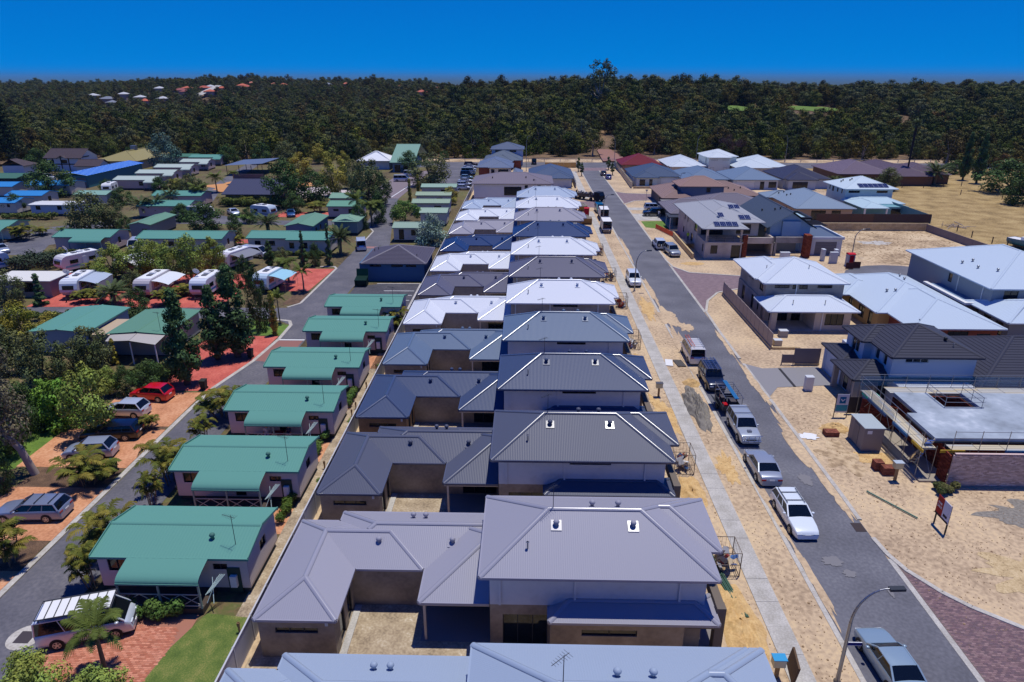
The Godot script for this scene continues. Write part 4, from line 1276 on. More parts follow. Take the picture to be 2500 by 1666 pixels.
	pipe(t, 40.4, 4.6, -153)
	t = hs("carport", "low dark flat carport roof between the cream house and the small lawn", 32, -142, "carport")
	b = B.new()
	b.box(29.6, 34.2, 2.5, 2.62, -147, -142.4)
	part("roof", b, pm(s(40, 44, 54), 0.6), t, org)
	for q in [[29.8, -142.6], [33.9, -142.6], [29.8, -146.8]]:
		b = B.new()
		b.box(q[0], q[0] + 0.12, 0, 2.5, q[1], q[1] + 0.12)
		part("post", b, M.white, t, org)
	t = hs("house", "two-storey house with pinkish brown tiled hip roof over blue-grey walls", 43, -174)
	walls(t, 37.4, 47.6, -176.5, -168.3, 2.6, 5.16, pm(s(98, 116, 140), 0.85), {"f": [[6.0, 1.0, 3.7, 1.2, "window", 2]]})
	roof(t, [[36.7, 48.2, -177, -167.8]], 5.2, 0.42, pm(s(150, 122, 112), 0.5), "tile", 0.42)
	walls(t, 32.9, 57, -184, -170.2, 0, 2.6, pm(s(90, 84, 84), 0.9), {"l": [[1, 0.8, 0.8, 1.3, "window", 1]], "f": [[2, 1.5, 0.6, 1.6, "window", 1]]})
	roof(t, [[32.3, 57.5, -184.5, -169.4], [32.3, 40, -176, -165.5]], 2.75, 0.34, pm(s(142, 118, 110), 0.5), "tile", 0.42)
	for q in [[50, -173], [51.2, -172], [53, -173.2]]: vent(t, q[0], 2.75 + 0.34 * (-169.4 - q[1]), q[1], 0, M.black)
	# big hip house in the middle
	t = hs("house", "single-storey house with wide blue-grey hip roof behind the rusty sheet fence", 65, -162)
	walls(t, 59.5, 72, -172, -152.6, 0, 2.7, pm(s(176, 150, 128), 0.9), {"f": [[3.5, 3.2, 0.1, 2.2, "window", 3], [8.0, 2.0, 0.1, 2.2, "window", 2]], "l": [[2, 1, 0.8, 1.3, "window", 1], [5, 1, 0.8, 1.3, "window", 1]]})
	roof(t, [[59.2, 72.6, -172.5, -152.0], [57.8, 66, -174, -167]], 2.8, 0.37, pm(s(128, 144, 160), 0.4), "rib", 0.22)
	for q in [[61.0, -168.5], [62.0, -168.0], [61.5, -164.5], [62.2, -164]]: vent(t, q[0], 2.8 + 0.37 * (q[0] - 59.2), q[1], 0, M.black)
	# two-storey pale house with a row of six modules
	t = hs("house", "two-storey pale house with a single row of six solar panels", 80, -168)
	var pb := pm(s(172, 190, 196), 0.85)
	walls(t, 75.0, 86.0, -174.5, -164, 0, 5.36, pb, {"f": [[0.7, 2.6, 4.4, 0.55, "window", 4], [7.2, 2.6, 4.4, 0.55, "window", 4]], "l": [[1.6, 0.7, 4.0, 1.0, "window", 1], [4, 0.8, 4.0, 0.9, "window", 1], [6.5, 1.0, 3.8, 1.2, "window", 2], [8.6, 0.6, 4.0, 1.0, "window", 1]]})
	roof(t, [[74.3, 86.9, -175.6, -163.3]], 5.4, 0.36, pm(s(192, 206, 212), 0.4), "rib", 0.22)
	solar(t, 78.0, -163.9, 5.4, -163.3, 0.36, 6, 1, 1.15, 1.9)
	for q in [[76.2, -170], [76.8, -170.4], [77.6, -168.5], [78.2, -168.9]]: vent(t, q[0], 5.4 + 0.36 * minf(q[0] - 74.3, -163.3 - q[1]), q[1], 0, M.black)
	walls(t, 75.2, 85.6, -164, -155, 0, 2.7, pm(s(104, 150, 158), 0.85), {"f": [[6.5, 2.4, 0.3, 2.0, "window", 2]]})
	roof(t, [[74.4, 80.1, -163, -152.8], [74.4, 86.5, -164.5, -158.5]], 2.8, 0.36, pm(s(178, 200, 206), 0.4), "rib", 0.22)
	b = B.new()
	for q in [[74.8, -153.2], [79.6, -153.2]]: b.box(q[0], q[0] + 0.3, 0, 2.7, q[1], q[1] + 0.3)
	part("post", b, M.white, t, org)
	# the two-tone back fence on a limestone retaining wall, then the panel wall to the paddock
	t = hs("retaining_wall", "limestone block retaining wall under the rusty sheet fence", 70, -142.3, "wall")
	for i in 22:
		for j in 4:
			b = B.new()
			b.box(60.6 + i * 1.05 - (0.5 if j % 2 else 0.0), 61.63 + i * 1.05 - (0.5 if j % 2 else 0.0), j * 0.4, j * 0.4 + 0.385, -142.6, -142.2 + 0.012 * ((i * 5 + j * 3) % 3))
			part("block", b, M.limestone, t, org)
	t = hs("sheet_fence", "dark rusty brown sheet fence on top of the limestone wall", 72, -142.6, "fence")
	for i in 10:
		b = B.new()
		b.box(60.2 + i * 2.36, 62.52 + i * 2.36, 1.6, 3.4, -142.75, -142.7)
		part("panel", b, pm(s(92, 62, 46), 0.8) if i < 5 else pm(s(58, 36, 36), 0.6), t, org)
		b = B.new()
		b.box(60.15 + i * 2.36, 60.23 + i * 2.36, 1.6, 3.45, -142.77, -142.68)
		part("post", b, pm(s(70, 50, 44), 0.7), t, org)
	t = hs("sheet_fence", "teal sheet fence running back beside the pale house to the paddock", 84, -152, "fence")
	for i in 8:
		b = B.new()
		b.box(83.8, 83.85, 1.4, 3.2, -145.0 - i * 2.36, -142.7 - i * 2.36)
		part("panel", b, pm(s(70, 116, 128), 0.6), t, org)
	t = hs("panel_wall", "grey precast panel wall between the vacant lot and the paddock", 83.5, -129, "wall")
	for i in 13:
		var f := i / 13.0
		b = B.new()
		var x := lerpf(82.9, 84.6, f)
		b.obox(Vector3(x, 0.75, -142.0 + i * 2.42 + 1.18), Vector3(0.05, 0, 0), Vector3(0, 0.75, 0), Vector3(0.065, 0, 1.19))
		part("panel", b, pm(s(122, 112, 116), 0.85), t, org)

# ---------- the upper end of the street and the hill ----------
# hip house of one block with windows on the side seen: [label, x0, x1, zb, zf, eave, slope, roof colour, wall colour, style]
func hip_house(label: String, rects: Array, e: float, k: float, rc: Color, wc: Color, style := "rib", front := [], left := [], called := "house") -> Node3D:
	var r: Array = rects[0]
	var t := hs(called, label, (r[0] + r[1]) / 2, (r[2] + r[3]) / 2)
	for i in rects.size():
		var q: Array = rects[i]
		walls(t, q[0] + 0.5, q[1] - 0.5, q[2] + 0.5, q[3] - 0.5, 0, e - 0.04 - 0.003 * i, pm(wc, 0.85), {"f": front, "l": left} if i == 0 else {})
	roof(t, rects, e, k, pm(rc, 0.42), style, 0.24 if style == "rib" else 0.42)
	return t

func build_far() -> void:
	var t: Node3D
	var b: B
	# upper end of the row
	t = hs("house", "wide house with pinkish grey hip roof, white panel wall over red brick, above the row", -4, -179)
	var mau := pm(s(122, 114, 122), 0.42)
	walls(t, -13.6, -1.0, -186, -173.2, 0, 1.4, M.brick_red)
	walls(t, -13.6, 5.8, -186, -173.2, 1.4, 4.95, pm(s(196, 198, 206), 0.8), {"f": [[12.8, 0.8, 3.4, 1.2, "window", 1], [16.0, 0.9, 3.4, 1.2, "window", 1], [7.6, 4.4, 2.0, 2.2, "window", 1]]})
	roof(t, [[-14.2, 6.4, -187, -172.6]], 5.0, 0.27, mau, "rib", 0.24)
	for q in [[-9, -176], [-0.5, -176.2], [1.5, -174.6]]: vent(t, q[0], 5.0 + 0.27 * (-172.6 - q[1]), q[1], 0, M.black)
	t = hs("house", "two-storey brick and white house with blue-grey hip roof beside the parked cars", -9, -212)
	walls(t, -14.6, -5.6, -222, -206.0, 0, 4.95, M.brick_red, {"f": [[3.6, 1.2, 3.0, 1.6, "window", 1], [5.2, 2.6, 3.0, 1.6, "window", 2]]})
	walls(t, -11.4, -5.0, -206.2, -205.2, 2.2, 4.9, pm(s(206, 200, 188), 0.8), {"f": [[0.5, 1.0, 2.8, 1.7, "window", 1], [2.6, 3.0, 2.8, 1.7, "window", 3]]})
	roof(t, [[-15.2, -5.0, -222, -205.6], [-11.8, -4.4, -216, -204.6], [-6.0, -1.6, -214, -203.6, "", -1.8]], 5.0, 0.4, pm(s(104, 116, 138), 0.42), "rib", 0.24)
	hip_house("low house with grey-blue hip roof behind the brick and white house", [[-15.4, -2.0, -256, -241.5], [-14, -5, -250, -238.5]], 3.0, 0.4, s(96, 106, 118), s(120, 62, 46))
	hip_house("two-storey house with slate roof at the very top of the row", [[-13.6, -1.4, -264, -252.4]], 5.6, 0.36, s(92, 102, 120), s(196, 200, 210), "rib", [[1.2, 2.4, 4.6, 0.7, "window", 2], [6.4, 2.4, 4.6, 0.7, "window", 2]])
	hip_house("single-storey house with broad dark blue hip roof beside the upper footpath", [[0.2, 13.4, -220.5, -201.6], [5.4, 13.0, -210, -198.6]], 2.8, 0.36, s(78, 92, 116), s(186, 190, 196), "rib", [[7.6, 3.2, 0.1, 2.1, "garage", 5]])
	hip_house("low house with deep red tiled roof at the top of the street", [[30.8, 44.4, -246.5, -231.4]], 2.8, 0.42, s(118, 44, 50), s(150, 120, 100), "tile")
	t = hip_house("white house with slate blue hip roof and double garage near the street corner", [[30.6, 45.2, -221.5, -203.0], [31.0, 38.0, -212, -200.8]], 2.8, 0.36, s(72, 86, 108), s(206, 208, 208), "rib")
	for q in [[39.0, 5.2, "garage", 2, 0.1, 2.2], [32.4, 1.6, "window", 2, 0.5, 1.7], [35.2, 0.9, "door", 1, 0.05, 2.2]]:
		opening(t, Vector3(q[0], q[4], -203.36 if q[0] > 38 else -201.16), Vector3.RIGHT, Vector3(0, 0, 1), q[1], q[5], q[2], q[3], M.frame)
	hip_house("single-storey white-roofed house beside the red tiled house", [[45.6, 58.2, -247, -228.6], [46, 54, -240, -226.5]], 2.8, 0.38, s(196, 204, 210), s(190, 182, 170))
	t = hip_house("tall white two-storey house with pale roof near the bush edge", [[58.2, 69.4, -243, -232.5], [58.6, 66.6, -238, -229.4]], 5.4, 0.36, s(200, 208, 212), s(206, 212, 206))
	for x in [60.0, 63.6]: opening(t, Vector3(x, 4.4, -229.84), Vector3.RIGHT, Vector3(0, 0, 1), 2.0, 0.5, "window", 2, M.frame)
	for x in [59.8, 64.0]: opening(t, Vector3(x, 0.6, -229.84), Vector3.RIGHT, Vector3(0, 0, 1), 1.2, 1.6, "window", 1, M.frame)
	hip_house("pale-roofed low house behind the tall white one", [[68.4, 84.2, -243, -226], [66.5, 78, -236, -224]], 2.8, 0.38, s(192, 202, 208), s(188, 186, 180))
	hip_house("house with blue-grey hip roof behind the double-garage house", [[44.6, 57.4, -217, -197.6], [44.0, 50, -208, -196.4]], 2.8, 0.36, s(104, 122, 144), s(150, 156, 164))
	t = hip_house("house with blue-grey hip roof, white garage door and brick columns", [[57.8, 71.4, -215, -197.0]], 2.8, 0.36, s(108, 126, 148), s(196, 198, 200), "rib", [[1.0, 5.0, 0.1, 2.3, "garage", 2], [7.6, 1.2, 0.05, 2.2, "door", 1], [10, 2.2, 0.5, 1.7, "window", 2]])
	t = hip_house("house with dark navy tiled roof and small gable over the entry", [[72.6, 86.4, -217, -199.0], [73.4, 82, -205, -196.8]], 2.8, 0.4, s(64, 66, 84), s(186, 192, 198), "tile")
	opening(t, Vector3(75, 0.4, -197.16), Vector3.RIGHT, Vector3(0, 0, 1), 4.2, 1.8, "window", 3, M.frame)
	hip_house("old brown tiled house with mottled roof near the paddock", [[93, 109.6, -231, -210]], 2.8, 0.36, s(118, 104, 114), s(112, 84, 66), "tile")
	hip_house("old brown tiled house beside the date palm and paddock", [[107, 119, -236, -205], [112, 126, -226, -209]], 2.8, 0.36, s(102, 88, 96), s(110, 80, 62), "tile")
	# corner wall with stepped piers
	t = hs("garden_wall", "long cream garden wall with stepped piers at the street corner", 30.6, -226, "wall")
	for i in 22:
		b = B.new()
		var z := -199.5 - i * 2.5
		b.box(29.75 + i * 0.075, 29.95 + i * 0.075, 0, 1.7, z - 2.2, z)
		part("panel", b, pm(s(196, 182, 150), 0.9), t, org)
		b = B.new()
		b.box(29.65 + i * 0.075, 30.05 + i * 0.075, 0, 1.95, z, z + 0.3)
		part("pier", b, pm(s(204, 192, 164), 0.9), t, org)
	b = B.new()
	b.box(30.3, 39, 0, 0.55, -199.0, -198.6)
	single("garden_wall", b, M.limestone, Vector3(34, 0, -198.8), "low limestone wall round the front lawn of the double-garage house", "wall")
	t = hs("garden_wall", "cream wall on the corner of the upper footpath", 8, -246, "wall")
	for i in 5:
		b = B.new()
		b.box(6.0 + i * 2.2, 8.15 + i * 2.2, 0, 1.8, -246.2, -246.0)
		part("panel", b, pm(s(186, 150, 86), 0.9), t, org)
	t = hs("garden_wall", "grey garden wall with piers along the upper footpath", 13.9, -210, "wall")
	for i in 9:
		b = B.new()
		b.box(13.7, 13.9, 0, 1.6, -222.0 + i * 2.6, -219.7 + i * 2.6)
		part("panel", b, pm(s(150, 148, 150), 0.9), t, org)
		b = B.new()
		b.box(13.6, 14.0, 0, 1.9, -222.3 + i * 2.6, -222.0 + i * 2.6)
		part("pier", b, pm(s(190, 184, 176), 0.9), t, org)
	# boundary fence along the row, sheet by sheet
	t = hs("boundary_fence", "long pale sheet metal fence between the townhouse row and the cabins", -15.4, -110, "fence")
	var sheet_b := B.new()
	for i in 16:
		var z0 := -1.18 + i * 0.1475
		sheet_b.quad(Vector3(0.0, 0.0, z0), Vector3(0.0, 1.8, z0), Vector3(0.035, 1.8, z0 + 0.07), Vector3(0.035, 0, z0 + 0.07))
		sheet_b.quad(Vector3(0.035, 0.0, z0 + 0.07), Vector3(0.035, 1.8, z0 + 0.07), Vector3(0.0, 1.8, z0 + 0.1475), Vector3(0.0, 0, z0 + 0.1475))
	sheet_b.box(-0.03, 0.06, 1.78, 1.84, -1.2, 1.2)
	var sm := sheet_b.mesh()
	var pb := B.new()
	pb.box(-0.04, 0.06, 0, 1.86, -0.04, 0.04)
	var pmh := pb.mesh()
	var fm := pm(s(186, 186, 190), 0.45)
	for i in 76:
		put("panel", sm, fm, t, Vector3(-15.4, 0.03, -21.2 - i * 2.42) - org)
		put("post", pmh, fm, t, Vector3(-15.4, 0.03, -20.0 - i * 2.42) - org)
	# far houses on the wooded hill
	var oc := [s(186, 92, 60), s(170, 80, 56), s(140, 72, 66), s(182, 184, 186), s(180, 104, 76), s(120, 126, 136)]
	var on := ["orange tiled", "terracotta tiled", "dull red tiled", "white", "pale terracotta", "grey"]
	var i := 0
	for q in HILL:
		var y := rise(q[0], q[1])
		var k: int = q[2]
		var w: float = q[3]
		org = Vector3(q[0], y, q[1])
		t = thing("hill_house", "tiny %s-roofed house among the trees on the far ridge" % on[k], "house", org, 0, "houses on the far wooded ridge")
		b = B.new()
		b.box(q[0] - w / 2 + 0.5, q[0] + w / 2 - 0.5, y - 2, y + 5.0, q[1] - 4.5, q[1] + 4.5)
		part("wall", b, pm(s(160, 146, 134), 0.85), t, org)
		b = B.new()
		for f in roof_faces([[q[0] - w / 2, q[0] + w / 2, q[1] - 5, q[1] + 5]], y + 4.9, 0.4): cover(b, f[0], f[1], "flat", 1, 0)
		part("roof", b, pm(oc[k], 0.7), t, org)
		i += 1
	b = B.new()
	b.quad(Vector3(-320, rise(-320, -655) + 1.5, -655), Vector3(-311, rise(-311, -655) + 1.5, -655), Vector3(-318, rise(-318, -745) + 7, -745), Vector3(-324, rise(-324, -745) + 7, -745))
	struct("hill_road", b, M.concrete)
const HILL := [[-400, -655, 3, 9], [-372, -630, 5, 13], [-354, -605, 5, 9], [-377, -665, 3, 9], [-351, -645, 3, 9], [-334, -620, 0, 9], [-368, -715, 3, 9], [-328, -640, 3, 9], [-342, -705, 2, 13], [-333, -695, 2, 9], [-345, -725, 0, 9], [-332, -735, 1, 13], [-332, -750, 3, 9], [-313, -705, 0, 11], [-316, -740, 0, 9], [-312, -785, 0, 11], [-302, -770, 1, 9], [-329, -855, 4, 9], [-302, -855, 4, 10], [-208, -825, 0, 9], [-228, -820, 5, 10], [-291, -855, 0, 9], [-131, -745, 0, 9], [-89, -600, 1, 9], [-120, -820, 1, 9], [-98, -780, 0, 11], [-101, -785, 3, 9]]

# ---------- the caravan park ----------
func lap_boards(b: B, a: Vector3, c: Vector3, n: Vector3, y0: float, y1: float, holes: Array, step := 0.2) -> void:
	var d := (c - a).normalized()
	var ln := a.distance_to(c)
	var k := int((y1 - y0) / step)
	for i in range(1, k):
		var y := y0 + i * step
		var at := 0.0
		var hs := holes.filter(func(h): return y > h[2] - 0.02 and y < h[2] + h[3] + 0.02)
		hs.sort_custom(func(p, q): return p[0] < q[0])
		hs.append([ln, 0.0, 0, 0])
		for h in hs:
			if h[0] - at > 0.05:
				var p0 := Vector3(a.x, y, a.z) + d * at
				var p1: Vector3 = Vector3(a.x, y, a.z) + d * float(h[0])
				b.quad(p0 + n * 0.022, p1 + n * 0.022, p1 + n * 0.002 + Vector3(0, step * 0.9, 0), p0 + n * 0.002 + Vector3(0, step * 0.9, 0))
				b.quad(p0 + n * 0.022, p1 + n * 0.022, p1, p0)
			at = h[0] + h[1]

# a cabin with a gable roof; ridge along x or z
func cabin(label: String, x0: float, x1: float, zb: float, zf: float, rc: Color, wall: Material, o := {}) -> Node3D:
	var t := hs("cabin", label, (x0 + x1) / 2, (zb + zf) / 2, "cabin")
	var e: float = o.get("eave", 2.9)
	var k: float = o.get("slope", 0.22)
	var along_x: bool = o.get("ridge", "x") == "x"
	var near: bool = o.get("near", false)
	var base: float = o.get("base", 0.45)
	var rm := pm(rc, 0.5)
	var b := B.new()
	b.box(x0 + 0.12, x1 - 0.12, -0.02, base, zb + 0.12, zf - 0.12)
	part("plinth", b, pm(s(52, 58, 56), 0.9), t, org)
	var open := {"f": o.get("front", []), "r": o.get("right", []), "l": o.get("left", [])}
	walls(t, x0, x1, zb, zf, base, e - 0.03, wall, open, M.frame)
	if near:
		b = B.new()
		lap_boards(b, Vector3(x0, 0, zf), Vector3(x1, 0, zf), Vector3(0, 0, 1), base, e - 0.1, open.f)
		lap_boards(b, Vector3(x1, 0, zf), Vector3(x1, 0, zb), Vector3(1, 0, 0), base, e - 0.1, open.r)
		part("weatherboards", b, wall, t, org).set_meta("kind", "stuff")
	b = B.new()
	var rs: float
	if along_x:
		rs = (zf - zb) / 2 * k
		for x in [x0 + 0.003, x1 - 0.003]: b.fan([Vector3(x, e - 0.06, zb), Vector3(x, e - 0.06, zf), Vector3(x, e - 0.06 + rs, (zb + zf) / 2)])
	else:
		rs = (x1 - x0) / 2 * k
		for z in [zb + 0.003, zf - 0.003]: b.fan([Vector3(x0, e - 0.06, z), Vector3(x1, e - 0.06, z), Vector3((x0 + x1) / 2, e - 0.06 + rs, z)])
	part("gable_end", b, wall, t, org).set_meta("kind", "stuff")
	var ov := 0.25
	var r := [x0 - ov, x1 + ov, zb - ov, zf + ov, "lr" if along_x else "fb"]
	if o.get("hip", false): r = [x0 - 0.4, x1 + 0.4, zb - 0.4, zf + 0.4]
	var rf := roof(t, [r], e - k * ov, k, rm, "rib", 0.1 if near else 0.22)
	if along_x and not o.get("hip", false):
		b = B.new()
		for x in [r[0] + 0.02, r[1] - 0.02]:
			b.bar(Vector3(x, e - k * ov + 0.03, r[3]), Vector3(x, e + rs + 0.05, (zb + zf) / 2), 0.05, 0.16)
			b.bar(Vector3(x, e - k * ov + 0.03, r[2]), Vector3(x, e + rs + 0.05, (zb + zf) / 2), 0.05, 0.16)
		part("barge_board", b, rm, rf, org).set_meta("kind", "stuff")
	if o.has("ver"):
		var v: Array = o.ver
		var z1 := zf + 0.25
		var rows := []
		for i in 25:
			var row := PackedVector3Array()
			var x := lerpf(v[0], v[1], i / 24.0)
			for q in [[0.0, 0.02], [0.5, -0.08], [1.0, -0.19], [1.3, -0.29], [1.5, -0.42], [1.58, -0.56], [1.58, -0.64]]: row.append(Vector3(x, e - 0.06 + q[1] + (0.012 if i % 2 else 0.0), z1 + q[0]))
			rows.append(row)
		b = B.new()
		b.surf(rows)
		var vr := part("verandah_roof", b, rm, t, org)
		b = B.new()
		b.bar(Vector3(v[0], e - 0.72, z1 + 1.58), Vector3(v[1], e - 0.72, z1 + 1.58), 0.1, 0.1)
		part("gutter", b, rm, vr, org)
		var green := pm(s(128, 150, 142), 0.6)
		for x in [v[0] + 0.06, (v[0] + v[1]) / 2, v[1] - 0.06]:
			b = B.new()
			b.box(x - 0.05, x + 0.05, 0, e - 0.75, z1 + 1.48, z1 + 1.58)
			part("post", b, green, t, org)
		b = B.new()
		b.box(v[0], v[1], 0.02, base - 0.02, zf, z1 + 1.6)
		part("deck", b, pm(s(70, 58, 50), 0.85), t, org)
		if near:
			b = B.new()
			for y in [base + 0.12, base + 0.95]: b.bar(Vector3(v[0], y, z1 + 1.5), Vector3(v[1], y, z1 + 1.5), 0.04, 0.06)
			for i in 4:
				var xa := lerpf(v[0], v[1], i / 4.0)
				var xb := lerpf(v[0], v[1], (i + 1) / 4.0)
				b.bar(Vector3(xa, base + 0.12, z1 + 1.5), Vector3(xb, base + 0.95, z1 + 1.5), 0.03, 0.04)
				b.bar(Vector3(xa, base + 0.95, z1 + 1.5), Vector3(xb, base + 0.12, z1 + 1.5), 0.03, 0.04)
			part("railing", b, pm(s(168, 168, 160), 0.6), t, org)
			b = B.new()
			b.box(x1 - 1.3, x1 - 0.5, 0.1, 2.0, zf + 0.02, zf + 0.07)
			var hb := part("heater_board", b, pm(s(30, 58, 50), 0.7), t, org)
			b = B.new()
			b.box(x1 - 1.1, x1 - 0.7, 0.7, 1.5, zf + 0.07, zf + 0.3)
			part("water_heater", b, M.white, hb, org)
			b = B.new()
			for i in 4:
				b.bar(Vector3(v[1] + 0.25 + i * 0.06, base + 0.9, zf + 1.7 - i * 0.1), Vector3(v[1] + 0.7 + i * 0.1, base + 1.45, zf + 0.5), 0.035, 0.035)
			b.bar(Vector3(v[1] + 0.2, base + 0.2, zf + 1.6), Vector3(v[1] + 0.6, base + 1.4, zf + 0.7), 0.04, 0.04)
			b.bar(Vector3(v[1] + 0.6, base + 0.2, zf + 1.6), Vector3(v[1] + 0.3, base + 1.4, zf + 0.7), 0.04, 0.04)
			part("clothes_rack", b, pm(s(176, 196, 192), 0.5), t, org)
	if near or o.get("mast", false): antenna(t, x1 - 0.9, e + 0.1, zf - 0.8, 2.2, 3.5)
	if near: vent(t, lerpf(x0, x1, 0.73), e + 0.28, zf - 1.2, 0, pm(rc.darkened(0.2), 0.5))
	return t

func build_park() -> void:
	var g := s(94, 146, 132)
	var si: Material = M.siding
	var words := ["nearest", "second", "third", "fourth", "fifth", "sixth"]
	var zf := [-33.35, -43.1, -52.8, -62.4, -72.7, -81.6]
	for i in 6:
		var dx := 0.75 if i >= 4 else 0.0
		var fr := [[0.6, 1.1, 1.5, 0.95, "window", 2], [7.1, 0.9, 1.75, 0.5, "window", 2], [4.4, 0.8, 0.5, 2.0, "door", 1]]
		var ver := [-24.1 + dx, -19.15 + dx]
		if i == 5: fr.remove_at(1)
		cabin("green-roofed cream cabin with curved verandah, %s from the bottom" % words[i], -26.2 + dx, -16.95 + dx, zf[i] - 4.7, zf[i], g, si, {"near": true, "front": fr, "right": [[2.0, 1.0, 1.5, 0.8, "window", 2]], "ver": ver})
	# tiled block in the row
	var t := hs("amenity_block", "blue-walled amenity block with dark tiled pyramid roof", -20.8, -107.5, "building")
	var bw := pm(s(66, 104, 136), 0.8)
	walls(t, -26.2, -16.1, -112.2, -102.6, 0, 2.86, bw, {"f": [[1.6, 1.8, 2.3, 0.4, "window", 3], [5.0, 1.8, 2.3, 0.4, "window", 3], [7.3, 1.6, 2.3, 0.4, "window", 3]]})
	roof(t, [[-25.9, -15.7, -112.9, -102.3]], 2.92, 0.34, pm(s(84, 80, 92), 0.5), "tile", 0.36, pm(s(120, 116, 124), 0.5))
	pipe(t, -24.4, 4.0, -106, 0.3, M.black); pipe(t, -17.4, 3.6, -104.4, 0.3, M.black); pipe(t, -24.2, 3.8, -108, 0.3, M.black)
	# long low cabins across the park
	var cream := pm(s(206, 196, 180), 0.75)
	var pink := pm(s(196, 172, 166), 0.75)
	var win := func(a: Array) -> Array: return a.map(func(x): return [x, 1.1, 1.4, 0.9, "window", 2])
	cabin("long green-roofed cabin with green awning by the park road bend", -86.2, -75.8, -126.2, -120.2, g, pink, {"front": [], "right": [[2.2, 0.9, 1.2, 1.1, "window", 2]], "ver": [-82.5, -76.6]})
	cabin("long green-roofed cabin half hidden by the light green grove", -70.4, -55.0, -125.4, -119.3, g, cream, {"front": win.call([2, 5.5, 12.5]), "right": [[2.2, 0.9, 1.2, 1.1, "window", 2]]})
	t = cabin("long stepped green-roofed cabin with four front windows", -50.6, -43.0, -125.8, -120.1, g, cream, {"front": win.call([1.2, 3.8]), "right": []})
	org = t.position
	walls(t, -43.0, -35.6, -125.0, -118.8, 0.45, 2.86, cream, {"f": [[0.3, 0.9, 1.2, 1.1, "window", 1], [2.6, 1.0, 1.2, 1.1, "window", 1]]})
	roof(t, [[-43.2, -35.3, -125.6, -118.5, "lr"]], 2.86, 0.22, pm(g, 0.5), "rib", 0.22)
	cabin("green-roofed cabin with side porch at the left edge", -113, -100.8, -134.4, -128.6, g, cream, {"right": [[1, 1, 0.6, 1.8, "door", 1]], "ver": [-104, -101]})
	cabin("cabin with green gable end turned to the camera, left of the dark round tree", -78.4, -74.4, -141.5, -131.2, s(104, 142, 120), pm(s(150, 144, 140), 0.8), {"ridge": "z", "front": [[2.4, 1.0, 1.2, 0.8, "window", 2]]})
	cabin("cabin with broad green gable roof behind the stepped cabin", -47.2, -42.0, -141.5, -130.6, s(104, 142, 120), pm(s(98, 132, 146), 0.8), {"ridge": "z", "right": [[2, 1, 1.2, 0.9, "window", 1], [5, 1, 1.2, 0.9, "window", 1]], "slope": 0.2})
	cabin("small cabin with pale green hip roof by the date palm", -39.0, -34.4, -142, -135.5, s(122, 156, 134), pm(s(120, 140, 138), 0.8), {"ridge": "z", "hip": true})
	cabin("pinkish cabin with green roof beside the tall palms", -45.0, -37.8, -158.5, -152.5, s(104, 150, 126), pink, {"front": [[1.2, 1.2, 1.7, 0.5, "window", 2], [4.6, 1.3, 1.1, 1.1, "window", 2]]})
	cabin("green-roofed cabin directly behind the pinkish one", -47.5, -40, -169.5, -163.5, s(124, 158, 136), pm(s(160, 160, 146), 0.8))
	cabin("low green-roofed cabin among dense palms", -88, -76.5, -158, -152, g, pink, {"right": [[2, 1, 1.2, 1, "window", 1]]})
	cabin("green-roofed cabin behind the palm clump", -92, -80, -172, -166, g, pink)
	# pale cabins beside the fence
	cabin("pale cabin with pale green roof beside the silver-green tree", -25.9, -18.6, -134.4, -129.6, s(142, 164, 146), cream, {"front": [[1.0, 1.0, 0.5, 2.0, "door", 1], [3.4, 1.2, 1.3, 1.1, "window", 2]]})
	cabin("pale cabin tucked behind the silver-green tree", -23.0, -17.4, -150, -145.2, s(150, 172, 152), cream)
	cabin("pale green-roofed cabin second along the fence", -26.6, -18.2, -161.5, -157.2, s(146, 166, 142), cream, {"front": [[5, 1.6, 1.5, 0.7, "window", 2]]})
	cabin("pale green-roofed cabin third along the fence", -27.4, -19.0, -172, -168, s(150, 168, 142), cream, {"front": [[5, 1.4, 1.5, 0.7, "window", 2]]})
	cabin("pale green-roofed cabin farthest along the fence", -28.0, -19.0, -185.5, -181.2, s(144, 170, 152), cream, {"front": [[5, 1.4, 1.5, 0.7, "window", 2]]})
	# blue-roofed cabins at the far left
	var sky_b := s(54, 130, 190)
	cabin("bright blue-roofed cream cabin, nearest of the blue ones", -130, -118.4, -161, -155.2, sky_b, cream, {"right": [[2, 1.2, 1.1, 1.2, "window", 2]], "front": [[9.5, 0.7, 1.8, 0.7, "window", 1]], "base": 0.5})
	cabin("bright blue-roofed cream cabin behind the nearest blue one", -128, -119.0, -171.2, -165.3, sky_b, cream, {"right": [[2, 1.2, 1.1, 1.2, "window", 2]]})
	cabin("bright blue-roofed cabin at the far left edge", -150, -136.6, -186, -179.5, sky_b, cream)
	cabin("bright blue-roofed cabin beside the dense green tree", -134.6, -123, -189, -182.2, sky_b, cream)
	cabin("white flat-roofed cabin beside the blue-roofed ones", -114.4, -103.4, -159, -154.3, s(206, 208, 208), pm(s(192, 202, 210), 0.8), {"slope": 0.06, "eave": 2.6, "front": win.call([1.2, 6.2]) + [[9.4, 0.8, 0.9, 1.5, "door", 1]]})
	cabin("small cabin with pale green roof between the olive tree and white cabin", -112, -104, -172, -167, s(130, 166, 150), cream)
	cabin("long dark green shed roof at the left edge", -160, -146.5, -206, -195, s(72, 110, 92), pm(s(36, 60, 56), 0.8), {"slope": 0.12, "base": 0.1})
	# grey cabins marching up the far drive
	var gw := ["first", "second", "third", "fourth", "fifth"]
	var gp := [[-117, -105.4, -192.8], [-118.3, -107, -206.8], [-120, -108.4, -221], [-118.8, -109.4, -235.9], [-122.4, -111, -250]]
